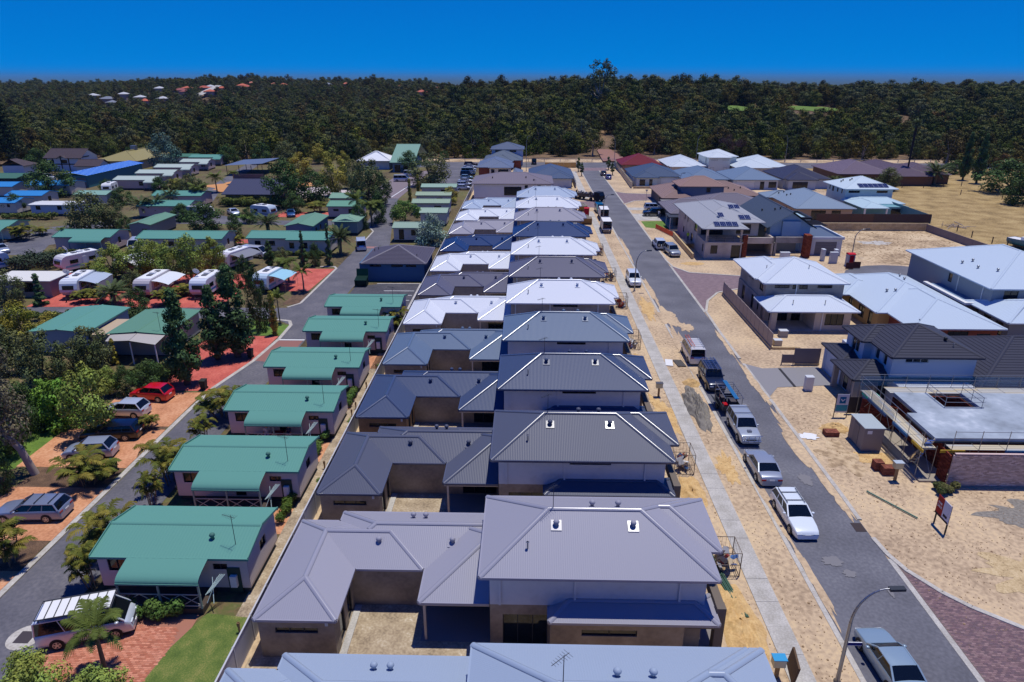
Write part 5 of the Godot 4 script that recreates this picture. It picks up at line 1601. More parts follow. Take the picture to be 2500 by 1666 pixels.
	for i in 5:
		var q: Array = gp[i]
		cabin("mauve-walled cabin with %s roof, %s up the far drive" % ["pale green" if i < 4 else "green", gw[i]], q[0], q[1], q[2] - 5.6, q[2], s(172, 186, 176) if i < 4 else g, pink, {"right": [[1.8, 1.3, 1.1, 1.2, "window", 2]], "front": [[7, 1.2, 1.2, 1.1, "window", 1]], "ver": [q[1] - 2.4, q[1] + 0.6]})
	# big blue striped shed
	t = hs("shed", "big teal shed with bright blue and white striped roof", -131, -210, "shed")
	walls(t, -135.5, -126.8, -226, -196.4, 0, 3.5, pm(s(52, 110, 118), 0.7), {"f": [[5.6, 2.6, 0.2, 2.6, "garage", 5]]})
	var b := B.new()
	var b2 := B.new()
	for i in 20:
		var z0 := -227.0 + i * 1.55
		for part_ in [[b, z0, z0 + 1.15], [b2, z0 + 1.15, z0 + 1.55]]:
			var bb: B = part_[0]
			bb.quad(Vector3(-136, 3.5, part_[1]), Vector3(-131.2, 4.3, part_[1]), Vector3(-131.2, 4.3, part_[2]), Vector3(-136, 3.5, part_[2]))
			bb.quad(Vector3(-131.2, 4.3, part_[1]), Vector3(-126.4, 3.5, part_[1]), Vector3(-126.4, 3.5, part_[2]), Vector3(-131.2, 4.3, part_[2]))
	part("roof", b, pm(s(28, 92, 190), 0.4), t, org).set_meta("kind", "stuff")
	part("roof_stripes", b2, pm(s(150, 190, 226), 0.4), t, org).set_meta("kind", "stuff")
	# half-timbered lodge
	t = hs("lodge", "half-timbered lodge with dark brown gabled roof by the bush edge", -157, -237, "house")
	var whi := pm(s(206, 208, 212), 0.8)
	walls(t, -163, -151, -242, -232.6, 0, 4.5, whi, {"f": [[1.2, 1.5, 2.6, 1.2, "window", 2], [5.2, 2, 2.6, 1.2, "window", 2]]})
	b = B.new()
	for x in [-162.9, -160.8, -158.0, -155.4, -151.2]: b.box(x, x + 0.3, 0, 4.5, -232.6, -232.5)
	b.box(-163, -151, 2.2, 2.5, -232.6, -232.5)
	for q in [[-242.0, -237.3], [-237.3, -232.6]]: b.bar(Vector3(-150.9, 4.6, q[0]), Vector3(-150.9, 6.8, q[1]) if q[0] < -240 else Vector3(-150.9, 4.6, q[1]), 0.2, 0.3)
	part("timbers", b, pm(s(40, 32, 32), 0.9), t, org).set_meta("kind", "stuff")
	b = B.new()
	b.fan([Vector3(-150.98, 4.5, -242), Vector3(-150.98, 4.5, -232.6), Vector3(-150.98, 6.9, -237.3)])
	part("gable_end", b, whi, t, org)
	var br := pm(s(70, 56, 58), 0.6)
	roof(t, [[-163.6, -150.4, -242.6, -232.0, "lr"], [-158.6, -155.4, -238, -231.4, "f"]], 4.4, 0.5, br, "tile", 0.4)
	walls(t, -147.5, -140, -230, -224.0, 0, 2.8, whi)
	b = B.new()
	b.fan([Vector3(-139.98, 2.8, -230), Vector3(-139.98, 2.8, -224), Vector3(-139.98, 4.4, -227)])
	part("gable_end", b, whi, t, org)
	roof(t, [[-148, -139.4, -230.6, -223.4, "lr"]], 2.8, 0.5, br, "tile", 0.4)
	walls(t, -172, -165, -230, -224.0, 0, 2.8, whi)
	roof(t, [[-172.6, -164.4, -230.6, -223.4, "f"]], 2.8, 0.5, br, "tile", 0.4)
	t = hip_house("house with broad olive-yellow roof and rooftop cooler near the bush", [[-149, -134, -262, -236]], 3.0, 0.36, s(150, 140, 92), s(170, 160, 140))
	b = B.new()
	b.box(-142.4, -140.6, 5.4, 7.0, -250, -248.4)
	part("rooftop_cooler", b, M.steel, t, org)
	cabin("low dark green-roofed building beside the dome-shaped tree", -130, -121, -258, -252, s(76, 118, 96), cream)
	# pool buildings
	t = hs("pool_shelter", "open shelter with flat slate roof on posts by the pool", -91, -230, "shelter")
	b = B.new()
	for f in roof_faces([[-98, -85.4, -239, -222.2, "fbr"]], 3.3, 0.05): cover(b, f[0], f[1], "rib", 0.25, 0.02)
	part("roof", b, pm(s(98, 112, 138), 0.45), t, org)
	for x in [-97.4, -93.4, -89.4, -85.8]:
		for z in [-222.6, -238.4]:
			b = B.new()
			b.box(x, x + 0.15, 0, 3.3, z, z + 0.15)
			part("post", b, M.frame, t, org)
	b = B.new()
	b.box(-92, -82, 0, 1.7, -214.2, -214.0)
	single("screen_fence", b, pm(s(92, 82, 92), 0.7), Vector3(-87, 0, -214), "mauve screen fence in front of the pool shelter", "fence")
	t = hs("pool_building", "low building with large dark slate roof beside the cane palms", -70, -178, "building")
	walls(t, -75.8, -63, -186, -170.4, 0, 2.56, pm(s(150, 124, 92), 0.9))
	roof(t, [[-76.5, -62, -187, -169.6, "lr"]], 2.6, 0.3, pm(s(70, 72, 92), 0.5), "rib", 0.3)
	t = hs("reception", "park reception with plain green pitched roof at the van park", -42, -243, "building")
	walls(t, -45.4, -38.6, -253, -232.6, 0, 3.3, pm(s(120, 140, 150), 0.8), {"f": [[0.6, 2.0, 0.1, 2.3, "door", 2], [3.6, 2.4, 0.8, 1.4, "window", 2]]})
	roof(t, [[-46.2, -37.8, -262, -231.6, "lr"]], 3.3, 0.3, pm(s(124, 158, 140), 0.5), "rib", 0.3)
	t = hs("tent_roof", "white tent-shaped roof beside the park reception", -53, -244, "building")
	walls(t, -58, -48, -249, -240, 0, 3.0, whi)
	roof(t, [[-59, -47, -250, -239]], 3.0, 0.5, pm(s(222, 224, 226), 0.5), "flat")
	# large green roofs and patched carport in front
	cabin("low home with wide flat green roof behind the golden cypress", -56.9, -50.5, -80.4, -71.8, g, pm(s(150, 160, 172), 0.8), {"ridge": "z", "slope": 0.08, "eave": 2.8, "base": 0.2, "right": [[1.5, 1.2, 1.0, 1.0, "window", 2], [4.8, 1.2, 1.0, 1.0, "window", 2]]})
	t = cabin("low home with wide green roof and rooftop aerial beside the upright trees", -47.4, -41.0, -79.4, -71.2, s(96, 138, 116), pm(s(150, 150, 146), 0.8), {"ridge": "z", "slope": 0.08, "eave": 2.85, "base": 0.2, "mast": true})
	org = t.position
	b = B.new()
	b.quad(Vector3(-47.2, 2.75, -71.2), Vector3(-44.1, 2.95, -71.2), Vector3(-43.9, 2.85, -68.9), Vector3(-46.9, 2.55, -69.4))
	b.quad(Vector3(-44.05, 2.95, -71.2), Vector3(-40.9, 2.75, -71.2), Vector3(-40.8, 2.55, -68.5), Vector3(-43.85, 2.85, -68.85))
	part("carport_roof", b, pm(s(172, 166, 158), 0.6), t, org)
	for q in [[-46.7, -69.4], [-41.0, -68.7], [-43.9, -69.0]]:
		b = B.new()
		b.box(q[0], q[0] + 0.1, 0, 2.6, q[1], q[1] + 0.1)
		part("post", b, M.white, t, org)
	b = B.new()
	b.box(-50.3, -47.6, 0, 2.3, -77.5, -72)
	single("annex", b, pm(s(178, 158, 130), 0.8), Vector3(-49, 0, -75), "flat tan annex roof between the two wide green roofs", "annex")
	caravans()

# caravan: rounded body drawn along z, front towards +z
func caravan(label: String, x: float, z: float, turn: float, l := 6.4, body := Color(0.86, 0.87, 0.88), stripe := Color(0.25, 0.35, 0.55), awn := 0.0, awn_c := Color(0.72, 0.74, 0.76), dish := false) -> Node3D:
	var t := thing("caravan", label, "caravan", Vector3(x, 0, z), turn)
	org = Vector3.ZERO
	var h := l / 2
	var b := B.new()
	b.prism([Vector2(-h, 0.55), Vector2(h - 0.7, 0.55), Vector2(h - 0.05, 1.2), Vector2(h, 1.6), Vector2(h - 0.25, 2.4), Vector2(h - 0.55, 2.72), Vector2(h - 1.1, 2.86), Vector2(-h + 0.5, 2.86), Vector2(-h + 0.08, 2.6), Vector2(-h, 2.0)], -1.2, 1.2)
	part("body", b, pm(body, 0.35), t)
	b = B.new()
	b.box(-1.05, 1.05, 2.86, 2.9, -h + 0.6, h - 1.1)
	var rf := part("roof", b, pm(s(226, 228, 230), 0.4), t)
	b = B.new()
	for q in [-h * 0.5, h * 0.15]: b.box(-0.35, 0.35, 2.9, 3.02, q - 0.35, q + 0.35)
	part("roof_hatch", b, pm(s(96, 98, 104), 0.4), rf)
	b = B.new()
	b.box(-0.4, 0.4, 2.9, 3.14, -h * 0.15 - 0.3, -h * 0.15 + 0.4)
	part("air_conditioner", b, M.white, rf)
	b = B.new()
	for sx in [-1.0, 1.0]: b.box(sx * 1.2, sx * 1.206, 0.95, 1.25, -h + 0.1, h - 0.6)
	part("stripe", b, pm(stripe, 0.4), t).set_meta("kind", "stuff")
	for sx in [-1.0, 1.0]:
		for q in [[-h * 0.65, 1.1], [h * 0.2, 1.3]]:
			b = B.new()
			b.box(sx * 1.2, sx * 1.225, 1.5, 2.1, q[0], q[0] + q[1])
			part("window", b, M.car_glass, t)
	b = B.new()
	b.box(-0.75, 0.75, 1.55, 2.15, h - 0.16, h + 0.04)
	part("front_window", b, M.car_glass, t)
	b = B.new()
	b.box(1.2, 1.23, 0.6, 2.35, -h * 0.22, -h * 0.22 + 0.7)
	part("door", b, M.white, t)
	for sx in [-1.0, 1.0]:
		b = B.new()
		b.tube(Vector3(sx * 0.95, 0.34, -0.3), Vector3(sx * 1.17, 0.34, -0.3), 0.34, 0.34, 12)
		part("wheel", b, M.tyre, t)
	b = B.new()
	b.bar(Vector3(-0.7, 0.5, h - 0.6), Vector3(0, 0.45, h + 1.2), 0.08, 0.1)
	b.bar(Vector3(0.7, 0.5, h - 0.6), Vector3(0, 0.45, h + 1.2), 0.08, 0.1)
	b.box(-0.05, 0.05, 0.02, 0.5, h + 1.05, h + 1.15)
	b.box(-0.9, 0.9, 0.42, 0.56, -h + 0.1, h - 0.6)
	part("drawbar", b, M.black, t)
	if awn > 0:
		var rows := []
		for i in 9:
			var row := PackedVector3Array()
			for j in 7:
				var u := j / 6.0
				row.append(Vector3(1.22 + 2.4 * u, 2.62 - 0.5 * u * u + 0.05 * sin(i * 1.3) * u, lerpf(-h + 0.6, h - 0.9, i / 8.0)))
			rows.append(row)
		b = B.new()
		b.surf(rows)
		var aw := part("awning", b, pm(awn_c, 0.5), t)
		for zz in [-h + 0.7, h - 1.0]:
			b = B.new()
			b.tube(Vector3(3.58, 0, zz), Vector3(3.58, 2.12, zz), 0.025, 0.025, 5)
			part("pole", b, M.chrome, aw)
		if awn > 1:
			b = B.new()
			b.quad(Vector3(3.6, 0.1, -h + 0.7), Vector3(3.6, 2.1, -h + 0.7), Vector3(3.6, 2.1, h - 1.0), Vector3(3.6, 0.1, h - 1.0))
			part("awning_wall", b, pm(awn_c.darkened(0.15), 0.6), aw)
	if dish:
		b = B.new()
		b.tube(Vector3(-0.8, 2.86, h * 0.3), Vector3(-0.8, 3.5, h * 0.3), 0.03, 0.03, 5)
		var rows := []
		for i in 5:
			var row := PackedVector3Array()
			for j in 13:
				var a := TAU * j / 12
				var q := i / 4.0 * 0.5
				row.append(Vector3(-0.8 + q * cos(a), 3.75 + q * sin(a) * 0.85, h * 0.3 + 0.1 + q * q * 0.5 + q * sin(a) * 0.4))
			rows.append(row)
		b.surf(rows)
		part("satellite_dish", b, M.white, t)
	return t

func caravans() -> void:
	caravan("white caravan with blue front and large grey awning with side walls", -66.0, -95.0, 0.12, 6.6, s(206, 212, 220), s(54, 90, 150), 2.0, s(168, 180, 196), true)
	caravan("pale caravan with white awning in the middle of the caravan row", -55.2, -95.4, 0.0, 6.8, s(188, 182, 184), s(120, 120, 130), 1.0, s(212, 216, 220))
	caravan("white caravan with satellite dish behind the upright trees", -47.2, -95.6, 0.0, 6.6, s(206, 212, 222), s(60, 110, 170), 0.0, Color.WHITE, true)
	caravan("white touring caravan with big dish parked by the dark hedge", -74.6, -108.5, -0.5, 6.8, s(210, 206, 204), s(120, 170, 180), 0.0, Color.WHITE, true)
	caravan("white caravan cut by the left edge near the park road", -89.0, -106.5, -0.6, 6.4, s(196, 210, 222), s(60, 120, 180))
	caravan("caravan under a light green tree beside the red pad", -64.0, -106.2, -0.4, 6.2, s(150, 146, 150), s(70, 70, 80), 1.0, s(190, 190, 194))
	caravan("caravan with grey lean-to awning behind the upright trees", -49.5, -111.0, -0.3, 6.4, s(196, 190, 200), s(90, 90, 110), 1.0, s(128, 130, 138))
	caravan("caravan with light blue canvas roof beside the red pad", -39.0, -98.0, -0.15, 5.6, s(186, 206, 216), s(110, 180, 200), 1.0, s(150, 196, 214))
	caravan("caravan with boxy annex beside the small lawn", -60.0, -153.5, 1.2, 5.6, s(176, 190, 204), s(90, 120, 150), 1.0, s(206, 208, 210))
	caravan("white round-ended caravan by the grey cabins", -115.0, -187.0, 0.2, 5.6, s(222, 222, 220), s(180, 170, 160))
	caravan("white caravan half hidden behind the dark round tree", -74.0, -152.0, 1.4, 5.8, s(206, 206, 200), s(150, 130, 120))
	# flat white annex roof at left
	var t := hs("annex", "flat white annex roof at the left edge near the first caravan", -72.6, -94, "annex")
	var b := B.new()
	b.box(-78, -68.6, 2.5, 2.6, -98, -92.6)
	part("roof", b, pm(s(214, 212, 204), 0.5), t, org)
	walls(t, -77.5, -69.0, -97.5, -93, 0, 2.5, pm(s(150, 148, 142), 0.8), {"f": [[4.5, 1.5, 0.8, 1.4, "window", 2]]})

# ---------- trees ----------
var leafdir := PackedVector3Array()

func rdir(r: RandomNumberGenerator) -> Vector3:
	var z := r.randf_range(-1, 1)
	var a := r.randf() * TAU
	var q := sqrt(1 - z * z)
	return Vector3(q * cos(a), z, q * sin(a))

# leaves scattered through the volume of clumps [centre, radius]
func leaves(b: B, blobs: Array, n: int, size: float, base: Color, r: RandomNumberGenerator, vary := 0.3, flat := 0.0, out := 1.5) -> void:
	var total := 0.0
	for q in blobs: total += q[1] * q[1]
	for q in blobs:
		var c: Vector3 = q[0]
		var rad: float = q[1]
		var tint := base * r.randf_range(1.0 - vary, 1.0 + vary)
		tint.r *= r.randf_range(0.9, 1.15)
		for i in int(n * rad * rad / total) + 1:
			var d := rdir(r)
			var p := c + d * rad * pow(r.randf(), 0.3) * Vector3(1, 0.85, 1)
			var nn := (d * out + rdir(r) * 0.75 + Vector3(0, 0.35 + flat, 0)).normalized()
			var a := nn.cross(rdir(r)).normalized()
			var e := nn.cross(a)
			var s1 := size * r.randf_range(0.6, 1.25)
			var s2 := s1 * r.randf_range(0.45, 0.8)
			b.col = tint * r.randf_range(0.75, 1.25)
			b.col.a = 1
			var tip := p + a * s1
			var tail := p - a * s1
			var l := p + e * s2 - nn * s2 * 0.3
			var m := p - e * s2 - nn * s2 * 0.3
			b.tri(tail, l, tip)
			b.tri(tail, tip, m)

func blobs_in(shape: String, n: int, h: float, w: float, low: float, rad: float, r: RandomNumberGenerator) -> Array:
	var out := []
	for i in n:
		var t := (i + r.randf()) / n
		var y := lerpf(low, 1.0, t)
		var wr: float
		match shape:
			"cone": wr = (1.0 - t) * 0.92 + 0.06
			"upright": wr = sin(PI * pow(clampf(t * 0.93 + 0.05, 0, 1), 0.7)) * 0.9 + 0.05
			"column": wr = 0.45 * sin(PI * clampf(t * 0.8 + 0.18, 0, 1)) + 0.2
			"flat": wr = sqrt(maxf(0.05, 1.0 - pow(t, 3)))
			_: wr = sqrt(maxf(0.06, 1.0 - pow(2.0 * t - 0.85, 2) / 1.35))
		var a := i * 2.4 + r.randf_range(-0.4, 0.4)
		var q := sqrt(r.randf()) if shape != "column" else r.randf() * 0.4
		var rr: float = rad * r.randf_range(0.7, 1.25) * (0.55 + 0.45 * wr)
		var reach := maxf(0.0, wr * w / 2 - rr * 0.8)
		out.append([Vector3(cos(a) * reach * (0.35 + 0.65 * q), y * h - rr * 0.7, sin(a) * reach * (0.35 + 0.65 * q)), rr])
	return out

# meshes of one tree of unit kind: [trunk mesh, crown mesh, height, width]
func tree_meshes(kind: String, seed_: int, coarse := 1.0) -> Array:
	var r := RandomNumberGenerator.new()
	r.seed = seed_
	var K := {
		"gum": ["round", 16, 12.0, 8.0, 0.42, 1.5, 4600, 0.16, Color(0.149, 0.140, 0.084)],
		"lime": ["round", 15, 7.0, 6.0, 0.28, 1.25, 4200, 0.15, Color(0.236, 0.289, 0.061)],
		"bright": ["round", 12, 5.5, 4.5, 0.2, 1.1, 3000, 0.17, Color(0.175, 0.333, 0.052)],
		"olive": ["round", 18, 8.0, 8.0, 0.15, 1.5, 4200, 0.19, Color(0.131, 0.149, 0.060)],
		"dark": ["round", 18, 9.0, 9.0, 0.14, 1.7, 4200, 0.21, Color(0.070, 0.116, 0.038)],
		"gold": ["round", 15, 8.5, 7.0, 0.2, 1.4, 3400, 0.2, Color(0.333, 0.306, 0.061)],
		"silver": ["round", 16, 6.0, 7.0, 0.08, 1.3, 3600, 0.17, Color(0.263, 0.367, 0.280)],
		"bluegreen": ["round", 20, 12.0, 12.0, 0.1, 2.2, 4200, 0.27, Color(0.096, 0.166, 0.131)],
		"round": ["flat", 18, 5.2, 9.0, 0.5, 1.2, 4000, 0.17, Color(0.131, 0.219, 0.052)],
		"upright": ["upright", 26, 10.0, 4.6, 0.13, 0.95, 5200, 0.17, Color(0.070, 0.123, 0.045)],
		"cone": ["cone", 18, 6.0, 2.4, 0.05, 0.55, 2600, 0.13, Color(0.079, 0.140, 0.052)],
		"goldcone": ["cone", 14, 3.4, 1.6, 0.03, 0.4, 1800, 0.1, Color(0.350, 0.298, 0.052)],
		"goldcypress": ["flat", 26, 6.0, 7.5, 0.08, 1.15, 6000, 0.14, Color(0.228, 0.219, 0.038)],
		"column": ["column", 20, 6.0, 1.8, 0.02, 0.55, 3200, 0.1, Color(0.333, 0.289, 0.052)],
		"poplar": ["column", 16, 15.0, 4.0, 0.25, 1.0, 2000, 0.22, Color(0.158, 0.158, 0.088)],
		"street": ["upright", 10, 4.6, 2.2, 0.35, 0.55, 900, 0.15, Color(0.088, 0.131, 0.052)],
		"bush1": ["round", 10, 10.5, 12.5, 0.2, 2.7, 1500, 0.40, Color(0.108, 0.122, 0.042)],
		"bush2": ["round", 12, 11.5, 12.0, 0.16, 2.5, 1500, 0.38, Color(0.128, 0.140, 0.040)],
		"bush3": ["flat", 11, 10.0, 13.5, 0.22, 2.5, 1500, 0.40, Color(0.122, 0.112, 0.052)],
		"bush4": ["round", 12, 12.0, 10.5, 0.14, 2.4, 1500, 0.37, Color(0.078, 0.100, 0.036)],
		"bush5": ["round", 9, 9.0, 11.0, 0.08, 2.6, 1400, 0.37, Color(0.140, 0.160, 0.042)],
		"bush6": ["flat", 11, 13.0, 12.0, 0.36, 2.4, 1400, 0.40, Color(0.108, 0.112, 0.050)],
		"tall": ["round", 22, 30.0, 18.0, 0.35, 2.7, 2200, 0.5, Color(0.096, 0.119, 0.056)],
		"shrub": ["round", 7, 1.2, 1.6, 0.05, 0.42, 900, 0.08, Color(0.149, 0.228, 0.052)],
	}
	var k: Array = K[kind]
	var h: float = k[2]
	var w: float = k[3]
	var blobs := blobs_in(k[0], k[1], h, w, k[4], k[5], r)
	var b := B.new()
	leaves(b, blobs, int(k[6] * coarse), k[7] / sqrt(coarse), k[8], r, 0.25, 0.0, 2.6 if kind.begins_with("bush") else 1.5)
	var tb := B.new()
	var lean := Vector3(r.randf_range(-0.06, 0.06), 0, r.randf_range(-0.06, 0.06)) * h
	if kind == "gum": lean = Vector3(-1.9, 0, 0.8)
	var r0 := h * 0.022 + 0.05
	var fork := maxf(k[4] * h * 0.9, h * 0.2)
	tb.path([Vector3(0, -0.1, 0), lean * 0.3 + Vector3(0, fork * 0.5, 0), lean + Vector3(0, fork, 0)], r0 * 1.3, r0 * 0.8, 7)
	if kind == "gum":
		for q in blobs: q[0] += lean
		for i in b.v.size(): b.v[i] += lean
	var lim := mini(blobs.size(), 9)
	for i in lim:
		var q: Vector3 = blobs[i * blobs.size() / lim][0]
		if q.y > fork * 0.8:
			var mid := (lean + Vector3(0, fork, 0)).lerp(q, 0.5) + Vector3(0, -0.05 * h, 0)
			tb.path([lean + Vector3(0, fork * 0.97, 0), mid, q], r0 * 0.5, r0 * 0.15, 5)
	return [tb.mesh(), b.mesh(), h, w]

# ---------- palms ----------
func frond(b: B, o: Vector3, a: float, len_: float, up: float, droop: float, r: RandomNumberGenerator, base: Color, leaf := 0.45, pairs := 13) -> void:
	var d := Vector3(cos(a), 0, sin(a))
	var side := Vector3(-d.z, 0, d.x)
	var pts := []
	for i in 9:
		var t := i / 8.0
		pts.append(o + d * len_ * (t - 0.12 * t * t) * cos(up * 0.5) + Vector3(0, len_ * (sin(up) * t - droop * t * t), 0))
	b.col = base * 0.9
	b.col.a = 1
	for i in 8: b.tube(pts[i], pts[i + 1], 0.025 * (1.1 - i / 8.0), 0.025 * (1.0 - i / 8.0), 3, false)
	var tint := base * r.randf_range(0.75, 1.25)
	for i in pairs:
		var t := 0.14 + 0.86 * i / (pairs - 1.0)
		var f := t * 8.0
		var k := mini(int(f), 7)
		var p: Vector3 = pts[k].lerp(pts[k + 1], f - k)
		var along: Vector3 = (pts[k + 1] - pts[k]).normalized()
		var ll := leaf * len_ * 0.5 * sin(PI * (0.12 + 0.82 * t)) + 0.06
		for sg in [-1.0, 1.0]:
			var out: Vector3 = (side * sg * 0.85 + along * 0.55 + Vector3(0, -0.15 + 0.25 * r.randf(), 0)).normalized()
			var wv := along * (len_ / pairs * 0.42)
			b.col = tint * r.randf_range(0.8, 1.2)
			b.col.a = 1
			var tip: Vector3 = p + out * ll + Vector3(0, -ll * 0.28, 0)
			var mid: Vector3 = p + out * ll * 0.55
			b.tri(p - wv, mid - wv * 0.6, p + wv)
			b.tri(p + wv, mid - wv * 0.6, mid + wv * 0.7)
			b.tri(mid - wv * 0.6, tip, mid + wv * 0.7)

func palm_meshes(kind: String, seed_: int) -> Array:
	var r := RandomNumberGenerator.new()
	r.seed = seed_
	var b := B.new()
	var tb := B.new()
	var h := 4.5
	var w := 5.0
	if kind == "cane":
		h = 3.6; w = 3.6
		for i in 9:
			var o := Vector3(r.randf_range(-0.6, 0.6), 0, r.randf_range(-0.6, 0.6))
			var top := o * 1.8 + Vector3(0, r.randf_range(0.9, 2.1), 0)
			tb.tube(o + Vector3(0, -0.1, 0), top, 0.05, 0.035, 5)
			for j in 7:
				var gold := r.randf()
				frond(b, top, r.randf() * TAU, r.randf_range(1.4, 2.0), r.randf_range(0.7, 1.25), r.randf_range(0.5, 0.85), r, Color(0.10, 0.12, 0.025).lerp(Color(0.27, 0.20, 0.04), gold * gold * 0.8), 0.5, 11)
	elif kind == "queen":
		h = 5.6; w = 5.4
		tb.path([Vector3(0, -0.1, 0), Vector3(0.06, 1.8, 0), Vector3(0, 3.6, 0.05)], 0.2, 0.13, 8)
		for j in 19: frond(b, Vector3(0, 3.7, 0), j * 2.4, r.randf_range(2.5, 3.1), r.randf_range(0.25, 1.3), r.randf_range(0.35, 0.75), r, Color(0.105, 0.135, 0.032), 0.52, 16)
	elif kind == "phoenix":
		h = 5.0; w = 6.4
		tb.lathe(Vector3.ZERO, [Vector2(0.42, -0.1), Vector2(0.34, 0.6), Vector2(0.36, 1.6), Vector2(0.5, 2.2), Vector2(0.2, 2.6), Vector2(0.0, 2.65)], 9)
		for j in 36: frond(b, Vector3(0, 2.4, 0), j * 2.4, r.randf_range(2.8, 3.4), lerpf(1.35, -0.1, j / 36.0), 0.35, r, Color(0.085, 0.11, 0.045), 0.34, 15)
	else:
		h = 19.0; w = 3.4
		tb.path([Vector3(0, -0.2, 0), Vector3(0, 9, 0), Vector3(0, 12.5, 0), Vector3(0, 17, 0)], 0.2, 0.42, 8)
		for j in 26: frond(b, Vector3(0, 17.2, 0), j * 2.4, 1.7, lerpf(1.4, -0.6, j / 26.0), 0.3, r, Color(0.09, 0.115, 0.05), 0.8, 10)
	return [tb.mesh(), b.mesh(), h, w]

func plant(called: String, ms: Array, x: float, y: float, z: float, h: float, w: float, turn: float, label: String, group := "", trunk: Material = null, crown: Material = null, cat := "tree") -> Node3D:
	var t := thing(called, label, cat, Vector3(x, y, z), turn, group)
	t.scale = Vector3(w / ms[3], h / ms[2], w / ms[3])
	put("trunk", ms[0], trunk if trunk else M.bark, t)
	put("fronds" if called.ends_with("palm") or called.ends_with("clump") else "crown", ms[1], crown if crown else M.leaf, t)
	return t

func build_trees() -> void:
	var lib := {}
	var n := 0
	for q in TREES:
		n += 1
		if q[0] == "bare":
			bare_tree(q[1], q[2], q[3], q[4], q[5])
			continue
		if q[0] == "norfolk":
			norfolk(q[1], q[2], q[3], q[4], q[5])
			continue
		var key: String = q[0] + str(n % 2)
		if not lib.has(key): lib[key] = tree_meshes(q[0], 100 + hash(key) % 1000)
		var called := "tree"
		if q[0] in ["goldcone", "cone", "column", "goldcypress"]: called = "conifer"
		if q[0] == "gum": called = "gum_tree"
		plant(called, lib[key], q[1], 0, q[2], q[3], q[4], n * 1.7 if q[0] != "gum" else 0.0, q[5], "", M.pale_bark if q[0] in ["gum", "poplar"] else M.bark)
	for q in PALMS:
		n += 1
		var key: String = q[0] + "p" + str(n % 2)
		if not lib.has(key): lib[key] = palm_meshes(q[0], 300 + hash(key) % 1000)
		plant("palm_clump" if q[0] == "cane" else "palm", lib[key], q[1], 0, q[2], q[3], q[4], n * 1.3, q[5], "", pm(s(34, 28, 26), 0.9) if q[0] == "fan" else pm(s(120, 106, 84), 0.9), M.frond, "palm")
	# the treetop that reaches into the bottom left corner, and its neighbour
	for q in [[-23.7, -24.0, 4.2, 3.8, "olive tree whose crown fills the bottom left corner"], [-25.6, -25.6, 3.0, 3.0, "olive tree half out of frame at the bottom left corner"], [-21.3, -24.6, 3.0, 3.4, "small leafy tree at the bottom edge below the palm"]]:
		plant("tree", tree_meshes("lime", int(q[3] * 7)), q[0], 0, q[1], q[2], q[3], q[0], q[4])
	forest()

func bare_tree(x: float, z: float, h: float, w: float, label: String) -> void:
	var r := RandomNumberGenerator.new()
	r.seed = 77
	var t := thing("tree", label, "tree", Vector3(x, 0, z))
	var tb := B.new()
	tb.path([Vector3(0, -0.1, 0), Vector3(0.1, h * 0.3, 0)], 0.3, 0.2, 7)
	var cb := B.new()
	for i in 16:
		var a := i * 2.4
		var e := Vector3(cos(a) * w * 0.4 * r.randf_range(0.5, 1), h * r.randf_range(0.55, 0.9), sin(a) * w * 0.4 * r.randf_range(0.5, 1))
		tb.path([Vector3(0.1, h * 0.29, 0), Vector3(0.1, h * 0.3, 0).lerp(e, 0.5) + Vector3(0, -0.3, 0), e], 0.14, 0.04, 5)
		for j in 50:
			var d := rdir(r)
			d.y = absf(d.y) * 0.8
			cb.col = Color(0.10, 0.062, 0.062) * r.randf_range(0.7, 1.3)
			cb.col.a = 1
			var p := e + rdir(r) * 0.9
			cb.bar(p, p + d * r.randf_range(0.8, 1.7), 0.06, 0.06)
	part("trunk", tb, pm(s(96, 76, 70), 0.9), t)
	part("crown", cb, M.vc, t)

func norfolk(x: float, z: float, h: float, w: float, label: String) -> void:
	var r := RandomNumberGenerator.new()
	r.seed = 78
	var t := thing("pine_tree", label, "tree", Vector3(x, 0, z))
	var tb := B.new()
	tb.path([Vector3(0, -0.1, 0), Vector3(0, h * 0.5, 0), Vector3(0, h, 0)], 0.45, 0.05, 7)
	part("trunk", tb, M.bark, t)
	var cb := B.new()
	for i in 15:
		var f := i / 14.0
		var y := lerpf(h * 0.22, h * 0.97, f)
		var reach := w / 2 * (1.0 - f * 0.85)
		for j in 7:
			var a := j * TAU / 7 + i * 0.5
			var bl := []
			for k in 4:
				var u := (k + 1) / 4.0
				bl.append([Vector3(cos(a) * reach * u, y + 0.5 * u * u, sin(a) * reach * u), 0.85 - 0.25 * u])
			leaves(cb, bl, 60, 0.3, Color(0.026, 0.042, 0.020), r, 0.15, 0.6)
	part("crown", cb, M.leaf, t)

